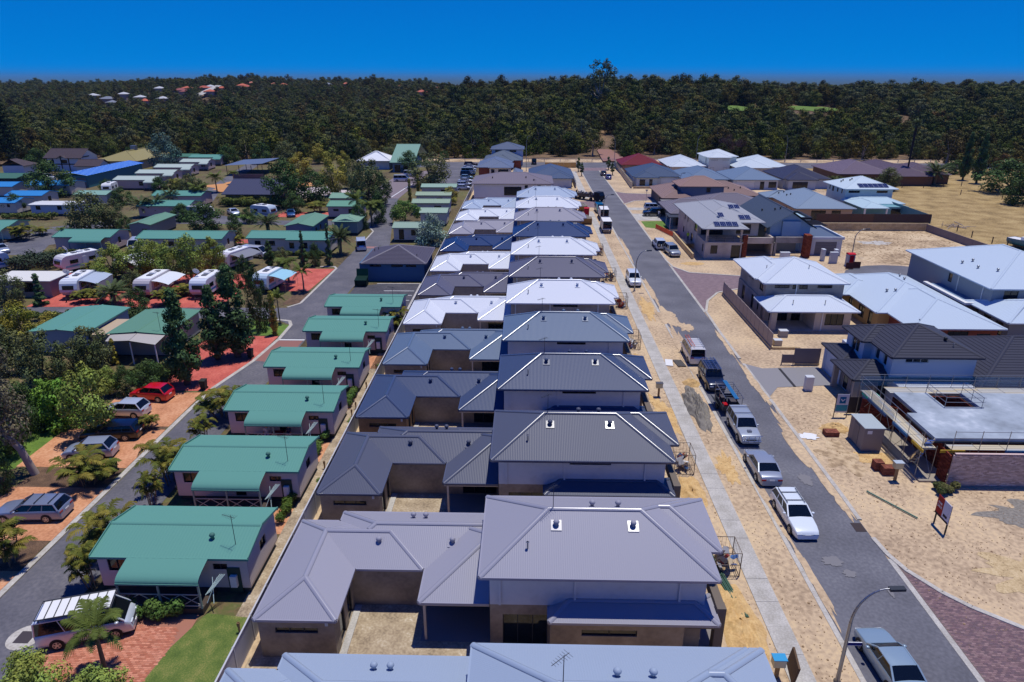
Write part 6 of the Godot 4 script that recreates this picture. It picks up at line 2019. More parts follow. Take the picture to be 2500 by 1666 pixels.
func forest() -> void:
	var kinds := ["bush1", "bush2", "bush3", "bush4", "bush5", "bush6"]
	var ms := []
	for i in kinds.size(): ms.append(tree_meshes(kinds[i], 500 + i))
	var words := ["rounded grey-green gum tree", "full olive green gum tree", "spreading brownish gum tree", "dark green dense tree", "low bushy light green tree", "high-crowned gum tree"]
	var spots := ["at the far left behind the lodge", "behind the striped blue shed", "behind the grey cabins", "behind the pool shelter", "behind the park reception", "behind the access road", "behind the upper row houses", "beside the bush track", "behind the red tiled roof", "behind the tall white house", "behind the navy tiled roof", "behind the old brown houses", "behind the date palm", "at the far right beyond the paddock"]
	var mats := []
	for c in [Color(1, 1, 1), Color(0.82, 0.86, 0.8), Color(1.12, 1.05, 0.8), Color(0.95, 0.82, 0.74), Color(0.72, 0.8, 0.66)]:
		var m := vm(0.6, Color(0.06, 0.08, 0.02))
		m.albedo_color = Color(minf(c.r, 1), minf(c.g, 1), minf(c.b, 1))
		mats.append(m)
	var r := RandomNumberGenerator.new()
	r.seed = 2024
	var f := FastNoiseLite.new()
	f.seed = 9
	f.frequency = 0.012
	var all := []
	var z := -268.0
	while z > -1020.0:
		var d := -z
		var step := 7.4 if d < 420 else lerpf(7.8, 11.0, clampf((d - 420) / 500.0, 0, 1))
		var x := -0.86 * d - 25.0
		while x < 0.80 * d + 30.0:
			var px := x + r.randf_range(-0.5, 0.5) * step
			var pz := z + r.randf_range(-0.5, 0.5) * step
			x += step
			if pz > -272 and px > -62: continue
			if px > 27 and px < 39 and pz > -338: continue
			if px > -8 and px < 55 and pz > -279: continue
			var skip := false
			for g in [[170.0, -432.0, 17.0, 62.0], [121.0, -420.0, 15.0, 46.0], [205.0, -395.0, 7.0, 40.0]]:
				if absf(px - g[0] * pz / g[1]) < g[2] and pz < g[1] + g[3] and pz > g[1] - 14: skip = true
			for g in HILL:
				if absf(px - g[0] * pz / g[1]) < g[3] * 0.38 and pz < g[1] + 42 and pz > g[1] - 9: skip = true
			if absf(px + 317.0 * pz / -700.0) < 5 and pz < -620 and pz > -750: skip = true
			if skip: continue
			var v := f.get_noise_2d(px, pz)
			var k := posmod(int(floor((v + 1.0) * 9.0)) + (r.randi() % 6 if r.randf() < 0.6 else 0), 6)
			var sc := r.randf_range(0.78, 1.18) * (1.0 + 0.35 * f.get_noise_2d(px * 1.7 + 400, pz * 1.7))
			if r.randf() < 0.05: sc *= 1.25
			if pz > -300: sc *= r.randf_range(0.55, 0.95)
			if px < -60 and d > 480 and d < 900: sc *= 0.72
			all.append([k, px, pz, sc, r.randf() * TAU, r.randi() % 5, ms[k][2] * sc / d * (1.0 if absf(px) < 0.76 * d else 0.0)])
		z -= step * 0.9
	# strips of trees left and right of the settled ground
	for i in 260:
		var left := i % 2 == 0
		var px := r.randf_range(-330, -178) if left else r.randf_range(150, 300)
		var pz := r.randf_range(-268, -215) if left else r.randf_range(-268, -190)
		if absf(px) > 0.9 * -pz: continue
		if not left and px < 160 and pz > -225: continue
		all.append([r.randi() % 6, px, pz, r.randf_range(0.7, 1.05), r.randf() * TAU, r.randi() % 5, 12.0 / -pz * (1.0 if absf(px) < 0.76 * -pz else 0.0)])
	all.sort_custom(func(p, q): return p[6] > q[6])
	var mms := []
	for k in 6: mms.append([])
	for i in all.size():
		var q: Array = all[i]
		var y := rise(q[1], q[2]) - 0.1
		if i < 290:
			var t := plant("bush_tree", ms[q[0]], q[1], y, q[2], ms[q[0]][2] * q[3], ms[q[0]][3] * q[3], q[4], "%s in the bushland %s" % [words[q[0]], spots[clampi(int((q[1] / -q[2] + 0.75) / 1.5 * 14.0), 0, 13)]], "trees along the front of the bushland", M.pale_bark if q[0] % 2 else M.bark, mats[q[5]])
		else: mms[q[0]].append([Transform3D(Basis(Vector3.UP, q[4]).scaled(Vector3.ONE * q[3]), Vector3(q[1], y, q[2])), q[5]])
	var wood := Node3D.new()
	wood.name = numbered("bushland")
	wood.set_meta("kind", "stuff")
	wood.set_meta("label", "dense grey-green bushland running up to the horizon")
	wood.set_meta("category", "bushland")
	add_child(wood)
	for k in 6:
		for v in 2:
			var list: Array = mms[k].filter(func(e): return e[1] % 2 == v)
			if list.is_empty(): continue
			for layer in 2:
				var mm := MultiMesh.new()
				mm.transform_format = MultiMesh.TRANSFORM_3D
				mm.mesh = ms[k][1 - layer]
				mm.instance_count = list.size()
				for i in list.size(): mm.set_instance_transform(i, list[i][0])
				var mi := MultiMeshInstance3D.new()
				mi.name = "crowns" if layer == 0 else "trunks"
				mi.multimesh = mm
				mi.material_override = mats[(k + v * 2) % 5] if layer == 0 else M.bark
				mi.set_meta("kind", "stuff")
				wood.add_child(mi, true)
	# a few that stand out
	var tm_ := tree_meshes("tall", 611)
	plant("gum_tree", tm_, 39.5, rise(39.5, -392), -392, 30.0, 22.0, 0.4, "giant gum tree standing above the skyline near the track", "", M.pale_bark, mats[0])
	for q in [[113, -330, 17, 13, "dense dark round-headed tree at the bush edge right of the track"], [-3, -300, 13, 13, "light green rounded tree at the bush edge by the white fence"], [20, -296, 9, 11, "small bright round tree by the track entrance"], [-70, -285, 12, 12, "bright green shrub tree behind the white tent roof"]]:
		plant("tree", tree_meshes("bush5" if q[0] < 100 else "bush2", int(q[0]) + 900), q[0], rise(q[0], q[1]), q[1], q[2], q[3], 0.3, q[4], "", null, mats[2])
const TREES := [["gum", -39.67, -46.48, 12.7, 6.3, "big leaning gum tree with grey-brown crown beside the parking pads"],
	["lime", -38.68, -52.98, 7.1, 5.3, "round yellow-green tree shading the white car"],
	["bright", -42.23, -54.2, 5.3, 4.0, "bright green leafy tree behind the yellow-green one"],
	["olive", -47.29, -67.12, 5.5, 5.0, "olive green tree in front of the flat carport"],
	["goldcone", -45.88, -68.86, 3.3, 1.3, "small golden cone conifer by the dark carport"],
	["goldcypress", -59.49, -73.46, 6.0, 7.1, "wide golden-green cypress at the left edge"],
	["upright", -35.38, -63.68, 10.9, 4.5, "dark upright tree on the red parking pad nearest the red car"],
	["upright", -35.08, -70.52, 9.1, 4.2, "middle one of three dark upright trees on the red pads"],
	["upright", -33.04, -71.29, 11.2, 5.1, "tallest dark upright tree above the red pad"],
	["dark", -33.62, -79.91, 8.9, 3.0, "slim dark tree beside the golden column conifer"],
	["column", -31.3, -78.5, 5.9, 1.7, "golden column conifer on the road corner"],
	["olive", -73.33, -89.42, 5.5, 5.6, "leafy tree cut by the left edge above the golden cypress"],
	["cone", -68.31, -89.54, 4.6, 2.8, "small dark conical tree by the first caravan"],
	["lime", -65.14, -102.7, 6.0, 6.0, "light green tree beside the long cabin with green awning"],
	["lime", -59.94, -102.82, 6.8, 5.4, "light green tree, first in the grove in front of the long cabins"],
	["lime", -55.24, -100.63, 6.9, 5.0, "light green tree, second in the grove in front of the long cabins"],
	["lime", -52.47, -101.6, 7.8, 5.3, "light green tree, third in the grove in front of the long cabins"],
	["lime", -50.56, -105.42, 6.5, 4.9, "light green tree at the end of the grove by the cabin end"],
	["olive", -90.03, -136.79, 9.0, 9.9, "dark olive tree standing at the road bend"],
	["olive", -86.96, -140.09, 6.7, 5.9, "smaller olive tree leaning against the one at the road bend"],
	["dark", -126.39, -179.84, 9.8, 12.6, "dense green tree in front of the blue shed"],
	["dark", -116.75, -188.31, 3.8, 4.5, "round green tree beside the blue shed corner"],
	["dark", -67.62, -139.72, 6.1, 8.9, "dark round tree behind the long green cabin"],
	["dark", -83.08, -138.15, 3.2, 3.8, "dark bushy tree between the green cabins"],
	["dark", -59.54, -167.32, 11.8, 11.9, "big dark green tree by the pool roof"],
	["dark", -54.69, -173.29, 8.7, 10.3, "dark green tree beside the yellow-topped one"],
	["gold", -70.46, -213.41, 8.6, 9.4, "tree with yellow-gold crown above the dark trees"],
	["gold", -51.82, -184.23, 11.4, 8.2, "yellow-green tree right of the yellow-topped one"],
	["gold", -62.03, -233.06, 7.0, 5.5, "small yellow tree behind the grove"],
	["olive", -39.3, -167.79, 12.3, 11.4, "large olive tree by the van park"],
	["dark", -32.63, -147.79, 7.1, 4.9, "dark palm-side tree at the road narrowing"],
	["olive", -28.43, -201.69, 10.1, 13.6, "big dark olive tree between the van park and the access road"],
	["round", -26.79, -147.92, 5.2, 9.3, "wide flat-topped green tree over the pale cabins"],
	["silver", -18.21, -127.46, 6.3, 7.6, "silver-green bushy tree beside the pale cabin"],
	["gold", -19.37, -171.13, 4.6, 5.1, "golden shrub tree at the fence near the cabins"],
	["column", -30.23, -175.07, 6.0, 1.8, "golden pencil conifer nearer the van park line"],
	["column", -30.01, -187.48, 5.4, 1.7, "golden pencil conifer farther along the van park line"],
	["norfolk", -188.79, -250.75, 23.5, 13.8, "tall dark layered pine at the upper left edge"],
	["bluegreen", -126.46, -240.33, 12.6, 12.9, "dome-shaped blue-green tree beside the cream roof"],
	["dark", -32.39, -270.12, 3.8, 4.7, "small bright tree by the access road end"],
	["dark", 132.3, -194.04, 9.4, 17.2, "broad dark tree at the paddock edge"],
	["dark", 124.58, -174.44, 10.5, 12.4, "broad dark tree cut by the right edge above the paddock"],
	["upright", 134.98, -218.14, 14.9, 4.3, "thin tall tree by the gravel drive"],
	["upright", 135.04, -211.19, 14.9, 4.7, "second thin tall tree by the gravel drive"],
	["olive", 101.81, -197.73, 6.7, 7.7, "round shrub tree behind the six-panel house"],
	["dark", 140.77, -232.56, 4.6, 8.2, "dark tree behind the date palm"],
	["street", 16.98, -234.88, 5.0, 2.2, "street tree in the mulch near the top footpath, rear one"],
	["street", 17.35, -224.76, 4.5, 2.0, "street tree in the mulch near the top footpath, front one"],
	["street", 27.65, -240.52, 4.7, 2.3, "street tree by the garden wall corner, rear one"],
	["street", 27.51, -226.95, 4.3, 2.1, "street tree by the garden wall corner, front one"],
	["bare", 79.37, -275.51, 8.5, 11.2, "bare purple-brown tree at the bush edge"],
	["cone", -37.89, -111.33, 6.2, 2.1, "slim conical tree in front of the long cabin, left one"],
	["cone", -33.51, -111.43, 7.3, 1.9, "slim conical tree beside the long cabin end"],
	["upright", -43.12, -109.89, 4.9, 2.4, "small upright tree by the white van roof"],
	["dark", -61.3, -97.64, 1.0, 3.7, "low dark shrubbery behind the green cabin roof"],
	["dark", -43.87, -49.45, 5.8, 4.0, "dense dark tree at the left edge behind the leaning gum"],
	["dark", -44.74, -52.99, 5.3, 3.9, "dark shady tree behind the leaning gum trunk"],
	["bright", -44.44, -55.34, 4.4, 3.3, "bright green tree between the gum and the white car"],
	["dark", -40.43, -44.01, 4.2, 2.2, "dark leafy tree cut by the left edge above the palms"],
	["olive", -50.54, -63.84, 6.2, 5.4, "brownish olive tree behind the leaning gum crown"],
	["olive", -55.54, -65.29, 6.1, 5.1, "brownish tree at the left edge under the golden cypress"],
	["olive", -48.62, -65.99, 4.0, 3.9, "olive tree beside the small golden cone conifer"],
	["dark", -40.31, -61.12, 3.4, 2.8, "dark green tree behind the red hatchback"],
	["dark", -38.33, -62.12, 3.4, 3.3, "dark bushy tree right of the patched carport"],
	["lime", -41.97, -61.08, 3.2, 2.8, "light leafy tree touching the yellow-green one"],
	["dark", -63.6, -76.06, 4.5, 3.9, "dark tree at the left edge behind the golden cypress"],
	["gold", -58.76, -77.58, 3.2, 3.5, "golden bush beside the wide golden cypress"],
	["dark", -53.15, -87.2, 3.5, 3.3, "small dark tree behind the wide green roofs"],
	["lime", -65.04, -98.63, 3.9, 3.7, "small light tree behind the middle caravan"],
	["olive", -57.76, -94.6, 4.0, 3.6, "olive tree between caravans and grove"],
	["dark", -45.02, -96.96, 4.4, 3.6, "dark tree right of the middle caravans"],
	["dark", -43.08, -99.14, 5.1, 3.1, "dark tree by the white van roof"],
	["lime", -60.7, -108.19, 4.8, 4.7, "light tree behind the front of the grove"],
	["lime", -66.53, -110.67, 3.7, 4.1, "light tree at the left of the grove"],
	["dark", -35.95, -111.38, 4.2, 2.7, "dark tree by the stepped cabin windows"],
	["olive", -41.51, -111.25, 3.5, 3.1, "olive tree at the stepped cabin corner"],
	["dark", -59.12, -134.79, 4.6, 4.1, "dark tree between the long green cabins"],
	["dark", -120.64, -157.79, 4.8, 5.7, "dark tree among the blue-roofed cabins"],
	["olive", -126.64, -188.08, 4.5, 5.6, "olive tree behind the white flat-roofed cabin"],
	["dark", -101.63, -169.23, 4.6, 6.1, "dark tree left of the palm clump"],
	["dark", -102.19, -188.65, 4.5, 5.6, "dark tree behind the grey cabins' drive"],
	["olive", -91.48, -185.37, 6.0, 6.6, "olive tree by the pool drive"],
	["dark", -76.86, -149.04, 4.1, 5.4, "dark tree behind the palm clump cabin"],
	["dark", -60.95, -147.13, 3.6, 4.4, "dark tree beside the caravan annex"],
	["dark", -54.92, -159.3, 4.8, 5.7, "dark tree behind the blue sedan"],
	["olive", -50.54, -197.26, 8.6, 7.0, "olive tree between the yellow tree and van park"],
	["dark", -36.85, -170.72, 8.1, 6.1, "dark tree beside the van park entry"],
	["dark", -35.19, -141.28, 6.0, 4.3, "dark tree below the tall palms"],
	["gold", -76.94, -255.83, 7.3, 7.5, "yellowish tree behind the gold grove"],
	["dark", -98.09, -255.35, 8.0, 8.9, "dark tree behind the pool shelter"],
	["olive", -89.03, -255.55, 8.7, 10.4, "olive tree behind the big dark trees"],
	["dark", -110.18, -255.07, 7.3, 8.9, "dark tree beyond the far drive"],
	["dark", -69.65, -269.27, 6.9, 9.4, "dark tree beside the white tent roof"],
	["olive", -49.74, -256.46, 7.3, 9.0, "olive tree beside the reception roof"],
	["dark", -39.93, -233.57, 7.3, 8.2, "dark tree at the reception corner"],
	["dark", -144.93, -254.27, 7.3, 7.4, "dark tree behind the olive-yellow roof"],
	["dark", -172.34, -241.56, 7.0, 8.5, "dark tree in front of the lodge"],
	["dark", -25.38, -114.35, 2.9, 2.8, "dark planting tree at the road corner"]]
const PALMS := [["cane", -28.49, -37.63, 4.2, 3.4, "golden cane palm clump behind the nearest cabin's corner"],
	["cane", -27.11, -33.77, 4.1, 2.3, "golden cane palm clump at the nearest cabin's road end"],
	["cane", -27.86, -45.56, 5.1, 3.8, "golden cane palm clump at the second cabin's road end"],
	["cane", -27.88, -42.15, 4.2, 1.8, "drooping cane palm at the second cabin's wall"],
	["cane", -28.62, -56.69, 4.4, 3.8, "golden cane palm clump at the third cabin's road end"],
	["cane", -28.08, -51.55, 3.4, 2.1, "drooping cane palm at the third cabin's wall"],
	["cane", -34.63, -45.17, 3.7, 3.8, "cane palm clump beside the wheelie bins"],
	["cane", -34.16, -35.82, 4.4, 3.4, "cane palm clump in front of the grey-blue wagon"],
	["cane", -34.23, -54.15, 2.1, 1.7, "small cane palm by the black wagon"],
	["queen", -22.61, -27.28, 4.3, 3.5, "feathery palm over the white utility at the bottom"],
	["queen", -32.13, -82.7, 5.0, 2.4, "palm behind the golden column conifer"],
	["queen", -86.27, -189.01, 5.8, 5.6, "palm by the pool enclosure"],
	["queen", -87.71, -204.39, 4.5, 4.2, "smaller palm by the pool enclosure"],
	["phoenix", -53.45, -137.64, 4.3, 6.7, "spreading date palm behind the long green cabin"],
	["phoenix", -33.69, -119.4, 6.1, 5.5, "spreading date palm at the end of the long green cabin"],
	["queen", -37.13, -147.68, 7.4, 6.2, "tall palm beside the pink cabin"],
	["queen", -33.5, -144.69, 6.3, 6.1, "second tall palm beside the pink cabin"],
	["queen", -33.39, -96.81, 4.5, 3.6, "palm on the red pad by the road"],
	["queen", -37.22, -101.5, 4.5, 4.4, "palm beside the light blue caravan roof"],
	["queen", -86.58, -123.55, 4.1, 3.2, "slim palm in front of the cabin with green awning"],
	["cane", -81.72, -113.06, 3.2, 3.1, "cane palm by the park road near the hedge"],
	["cane", -99.11, -130.15, 4.1, 4.8, "cane palm at the porch of the left cabin"],
	["cane", -98.52, -133.88, 2.5, 3.7, "small cane palm beside the left cabin"],
	["cane", -101.82, -196.08, 3.7, 5.2, "palm behind the grey cabins"],
	["phoenix", -88.02, -153.52, 5.4, 6.5, "dense palm in the clump by the green cabin, first"],
	["phoenix", -85.24, -154.56, 5.4, 7.0, "dense palm in the clump by the green cabin, second"],
	["phoenix", -87.88, -166.67, 5.0, 6.0, "dense palm by the pool drive"],
	["queen", -82.09, -169.68, 5.6, 6.1, "palm at the corner of the pool roof"],
	["phoenix", -58.04, -89.78, 3.8, 5.4, "low spreading palm between the two caravans"],
	["cane", -62.93, -90.59, 2.4, 2.9, "cane palm beside the caravan with awning"],
	["cane", -61.12, -91.01, 2.9, 2.9, "second cane palm beside the caravan with awning"],
	["cane", -50.82, -90.5, 3.1, 3.4, "cane palm right of the middle caravan"],
	["cane", -50.02, -94.38, 2.5, 3.6, "second cane palm right of the middle caravan"],
	["cane", -70.47, -104.96, 2.9, 3.3, "cane palm behind the white caravans"],
	["cane", -16.85, -81.5, 3.6, 3.1, "palm at the sixth cabin's end"],
	["cane", -54.36, -125.95, 2.8, 3.1, "cane palm at the cabin gap"],
	["cane", -74.89, -169.85, 3.0, 4.6, "cane palm under the dark roof, first"],
	["cane", -70.78, -169.94, 3.0, 4.6, "cane palm under the dark roof, second"],
	["cane", -67.1, -171.21, 2.7, 4.1, "cane palm under the dark roof, third"],
	["cane", -49.12, -159.44, 3.4, 5.3, "cane palm by the pink cabin wall"],
	["phoenix", -56.54, -256.3, 5.5, 7.5, "palm in front of the white tent roof"],
	["phoenix", 120.38, -207.53, 7.5, 9.2, "date palm in the old house garden by the paddock"],
	["fan", 114.91, -213.28, 19.0, 3.2, "very tall fan palm with dark skirted trunk"]]

# ---------- vehicles ----------
# type: length, width, deck line [(along, height, width)], belt height, roof height, glass foot rear/front, roof rear/front, ground clearance, wheel radius
const CARS := {
	"sedan": [4.85, 1.84, [[-0.5, 0.55, 0.80], [-0.49, 0.80, 0.90], [-0.46, 0.93, 0.94], [-0.36, 1.0, 0.98], [-0.2, 0.99, 1.0], [0.0, 0.96, 1.0], [0.18, 0.95, 1.0], [0.36, 0.85, 0.97], [0.45, 0.76, 0.92], [0.485, 0.66, 0.86], [0.5, 0.5, 0.80]], 0.96, 1.43, -0.35, 0.2, -0.2, 0.05, 0.2, 0.32],
	"wagon": [5.0, 1.84, [[-0.5, 0.6, 0.84], [-0.49, 0.9, 0.94], [-0.45, 0.99, 0.98], [-0.2, 0.98, 1.0], [0.0, 0.96, 1.0], [0.18, 0.94, 1.0], [0.36, 0.84, 0.97], [0.45, 0.74, 0.91], [0.485, 0.64, 0.85], [0.5, 0.48, 0.78]], 0.95, 1.45, -0.475, 0.19, -0.41, 0.03, 0.2, 0.32],
	"hatch": [4.05, 1.72, [[-0.5, 0.6, 0.84], [-0.49, 0.92, 0.94], [-0.44, 1.0, 0.98], [-0.2, 1.0, 1.0], [0.0, 0.97, 1.0], [0.2, 0.95, 1.0], [0.36, 0.88, 0.97], [0.45, 0.78, 0.91], [0.485, 0.66, 0.85], [0.5, 0.5, 0.78]], 0.97, 1.5, -0.465, 0.25, -0.36, 0.06, 0.2, 0.3],
	"suv": [4.9, 1.9, [[-0.5, 0.75, 0.88], [-0.49, 1.08, 0.96], [-0.44, 1.14, 0.98], [-0.2, 1.14, 1.0], [0.0, 1.14, 1.0], [0.18, 1.13, 1.0], [0.36, 1.07, 0.97], [0.46, 1.0, 0.93], [0.49, 0.85, 0.89], [0.5, 0.6, 0.86]], 1.13, 1.82, -0.48, 0.19, -0.44, 0.07, 0.36, 0.38],
	"van": [4.9, 1.78, [[-0.5, 0.8, 0.9], [-0.49, 1.1, 0.97], [-0.2, 1.13, 1.0], [0.1, 1.13, 1.0], [0.3, 1.13, 1.0], [0.42, 1.08, 0.98], [0.48, 0.92, 0.93], [0.5, 0.6, 0.88]], 1.12, 1.98, -0.492, 0.43, -0.475, 0.24, 0.26, 0.33],
}

var car_lib := {}

func car_meshes(type: String) -> Dictionary:
	if car_lib.has(type): return car_lib[type]
	var k: Array = CARS[type]
	var l: float = k[0]
	var w: float = k[1] / 2
	var lo: float = k[9]
	var d := {}
	var b := B.new()
	var rows := []
	for q in k[2]:
		var t: float = q[1]
		var ww: float = w * q[2]
		var row := PackedVector3Array()
		for p in [[-0.86, lo], [-0.97, lo + 0.06], [-1.0, lerpf(lo, t, 0.4)], [-0.995, lerpf(lo, t, 0.72)], [-0.96, t - 0.035], [-0.88, t], [-0.45, t + 0.018], [0.0, t + 0.026], [0.45, t + 0.018], [0.88, t], [0.96, t - 0.035], [0.995, lerpf(lo, t, 0.72)], [1.0, lerpf(lo, t, 0.4)], [0.97, lo + 0.06], [0.86, lo]]:
			row.append(Vector3(p[0] * ww, p[1], q[0] * l))
		rows.append(row)
	b.surf(rows)
	b.fan(Array(rows[0]))
	b.fan(Array(rows[rows.size() - 1]))
	d.body = b.mesh()
	var belt: float = k[3] + 0.0
	var top: float = k[4]
	var zr: float = k[5] * l
	var zf: float = k[6] * l
	var tr: float = k[7] * l
	var tf: float = k[8] * l
	var wb := w * 0.93
	var wt := w * 0.76 if type != "van" else w * 0.86
	var P := [Vector3(-wb, belt, zr), Vector3(wb, belt, zr), Vector3(wb, belt, zf), Vector3(-wb, belt, zf)]
	var Q := [Vector3(-wt, top - 0.05, tr), Vector3(wt, top - 0.05, tr), Vector3(wt, top - 0.05, tf), Vector3(-wt, top - 0.05, tf)]
	b = B.new(); b.quad(P[2], Q[2], Q[3], P[3]); d.windscreen = b.mesh()
	b = B.new(); b.quad(P[0], Q[0], Q[1], P[1]); d.rear_window = b.mesh()
	b = B.new(); b.quad(P[3], Q[3], Q[0], P[0]); d.side_l = b.mesh()
	b = B.new(); b.quad(P[1], Q[1], Q[2], P[2]); d.side_r = b.mesh()
	b = B.new()
	rows = []
	for i in 7:
		var t := i / 6.0
		var row := PackedVector3Array()
		for j in 7:
			var u := j / 3.0 - 1.0
			row.append(Vector3(u * (wt + 0.015), top - 0.05 + 0.055 * (1.0 - u * u * u * u) * (0.5 + 0.5 * sin(PI * t)) , lerpf(tr - 0.02, tf + 0.02, t)))
		rows.append(row)
	b.surf(rows)
	for i in 4: b.bar(P[i], Q[i] + Vector3(0, 0.01, 0), 0.09, 0.07)
	var posts := [0.42] if type in ["sedan", "hatch"] else [0.36, 0.66]
	for f in posts:
		for sd in [[3, 0], [2, 1]]: b.bar(P[sd[0]].lerp(P[sd[1]], f), Q[sd[0]].lerp(Q[sd[1]], f) , 0.06, 0.03)
	for sd in [[3, 0], [2, 1]]: b.bar(Q[sd[0]], Q[sd[1]], 0.06, 0.05)
	d.roof = b.mesh()
	b = B.new()
	b.tube(Vector3(-0.1, 0, 0), Vector3(0.1, 0, 0), k[10], k[10], 16)
	d.tyre = b.mesh()
	b = B.new()
	for i in 5:
		var a := TAU * i / 5
		b.bar(Vector3(0.1, 0, 0), Vector3(0.1, cos(a), sin(a)) * Vector3(1, k[10] * 0.62, k[10] * 0.62), 0.03, 0.08)
	b.tube(Vector3(0.02, 0, 0), Vector3(0.108, 0, 0), k[10] * 0.2, k[10] * 0.2, 8)
	for i in 12:
		var a := TAU * i / 12
		var c := TAU * (i + 1) / 12
		b.bar(Vector3(0.105, cos(a) * k[10] * 0.64, sin(a) * k[10] * 0.64), Vector3(0.105, cos(c) * k[10] * 0.64, sin(c) * k[10] * 0.64), 0.02, 0.03)
	d.rim = b.mesh()
	b = B.new()
	for sx in [-1.0, 1.0]:
		for z in [-0.29, 0.31]: b.tube(Vector3(sx * (w - 0.12), k[10] + 0.02, z * l), Vector3(sx * (w + 0.004), k[10] + 0.02, z * l), k[10] * 1.17, k[10] * 1.17, 16)
	d.arch = b.mesh()
	var front: Array = k[2][k[2].size() - 2]
	b = B.new()
	b.box(-0.18, 0.18, 0, 0.13, -0.06, 0.04)
	d.lamp = b.mesh()
	b = B.new()
	b.box(-0.2, 0.2, -0.05, 0.06, -0.012, 0.012)
	d.plate = b.mesh()
	b = B.new()
	b.box(-0.42, 0.42, -0.07, 0.07, -0.04, 0.02)
	d.grille = b.mesh()
	b = B.new()
	b.lathe(Vector3.ZERO, [Vector2(0, -0.06), Vector2(0.1, -0.05), Vector2(0.11, 0.04), Vector2(0, 0.07)], 8)
	d.mirror = b.mesh()
	car_lib[type] = d
	return d

func car(label: String, type: String, x: float, z: float, turn: float, paint: Color, called := "parked_car", cat := "car", y := 0.03, gloss := 0.18, metal := 0.25) -> Node3D:
	var k: Array = CARS[type]
	var m := car_meshes(type)
	var l: float = k[0]
	var w: float = k[1] / 2
	var t := thing(called, label, cat, Vector3(x, y, z), turn, "")
	org = Vector3.ZERO
	var p := StandardMaterial3D.new()
	p.albedo_color = paint
	p.roughness = 0.3
	p.metallic = metal
	p.clearcoat_enabled = true
	p.clearcoat = 0.8
	p.clearcoat_roughness = 0.08
	put("body", m.body, p, t)
	put("roof", m.roof, p, t)
	put("windscreen", m.windscreen, M.car_glass, t)
	put("rear_window", m.rear_window, M.car_glass, t)
	put("side_window", m.side_l, M.car_glass, t)
	put("side_window", m.side_r, M.car_glass, t)
	put("wheel_arch", m.arch, M.black, t).set_meta("kind", "stuff")
	for sx in [-1.0, 1.0]:
		for zz in [-0.29, 0.31]:
			var wh := put("wheel", m.tyre, M.tyre, t, Vector3(sx * (w - 0.08), k[10], zz * l))
			if sx < 0: wh.rotation.y = PI
			put("rim", m.rim, M.rim, wh)
	var n: int = k[2].size()
	var fy: float = k[2][n - 2][1]
	var ry: float = k[2][1][1]
	for sx in [-1.0, 1.0]:
		put("headlight", m.lamp, M.lamp_glass, t, Vector3(sx * w * 0.62, fy - 0.17, l * 0.49))
		put("tail_light", m.lamp, M.tail, t, Vector3(sx * w * 0.68, ry - 0.2, -l * 0.488))
		put("mirror", m.mirror, p, t, Vector3(sx * (w + 0.1), k[3] + 0.08, k[6] * l - 0.35))
	put("number_plate", m.plate, M.white, t, Vector3(0, 0.5, l * 0.5 + 0.012))
	put("number_plate", m.plate, M.white, t, Vector3(0, 0.68, -l * 0.5 - 0.012))
	put("grille", m.grille, M.black, t, Vector3(0, fy - 0.18, l * 0.495))
	return t

func rack(t: Node3D, y: float, w: float, z0: float, z1: float, cross: int, m: Material) -> void:
	var b := B.new()
	for sx in [-1.0, 1.0]: b.bar(Vector3(sx * w, y, z0), Vector3(sx * w, y, z1), 0.05, 0.05)
	for i in cross: b.bar(Vector3(-w, y, lerpf(z0, z1, i / (cross - 1.0))), Vector3(w, y, lerpf(z0, z1, i / (cross - 1.0))), 0.045, 0.03)
	for sx in [-1.0, 1.0]:
		for z in [z0 + 0.2, z1 - 0.2]: b.bar(Vector3(sx * w, y - 0.2, z), Vector3(sx * w, y, z), 0.04, 0.04)
	part("roof_rack", b, m, t)

func ladder_on(t: Node3D, x: float, y: float, z0: float, z1: float, m: Material) -> void:
	var b := B.new()
	for dx in [-0.18, 0.18]: b.bar(Vector3(x + dx, y, z0), Vector3(x + dx, y, z1), 0.04, 0.07)
	for i in 9: b.bar(Vector3(x - 0.18, y, lerpf(z0, z1, (i + 0.5) / 9)), Vector3(x + 0.18, y, lerpf(z0, z1, (i + 0.5) / 9)), 0.03, 0.03)
	part("roof_ladder", b, m, t)

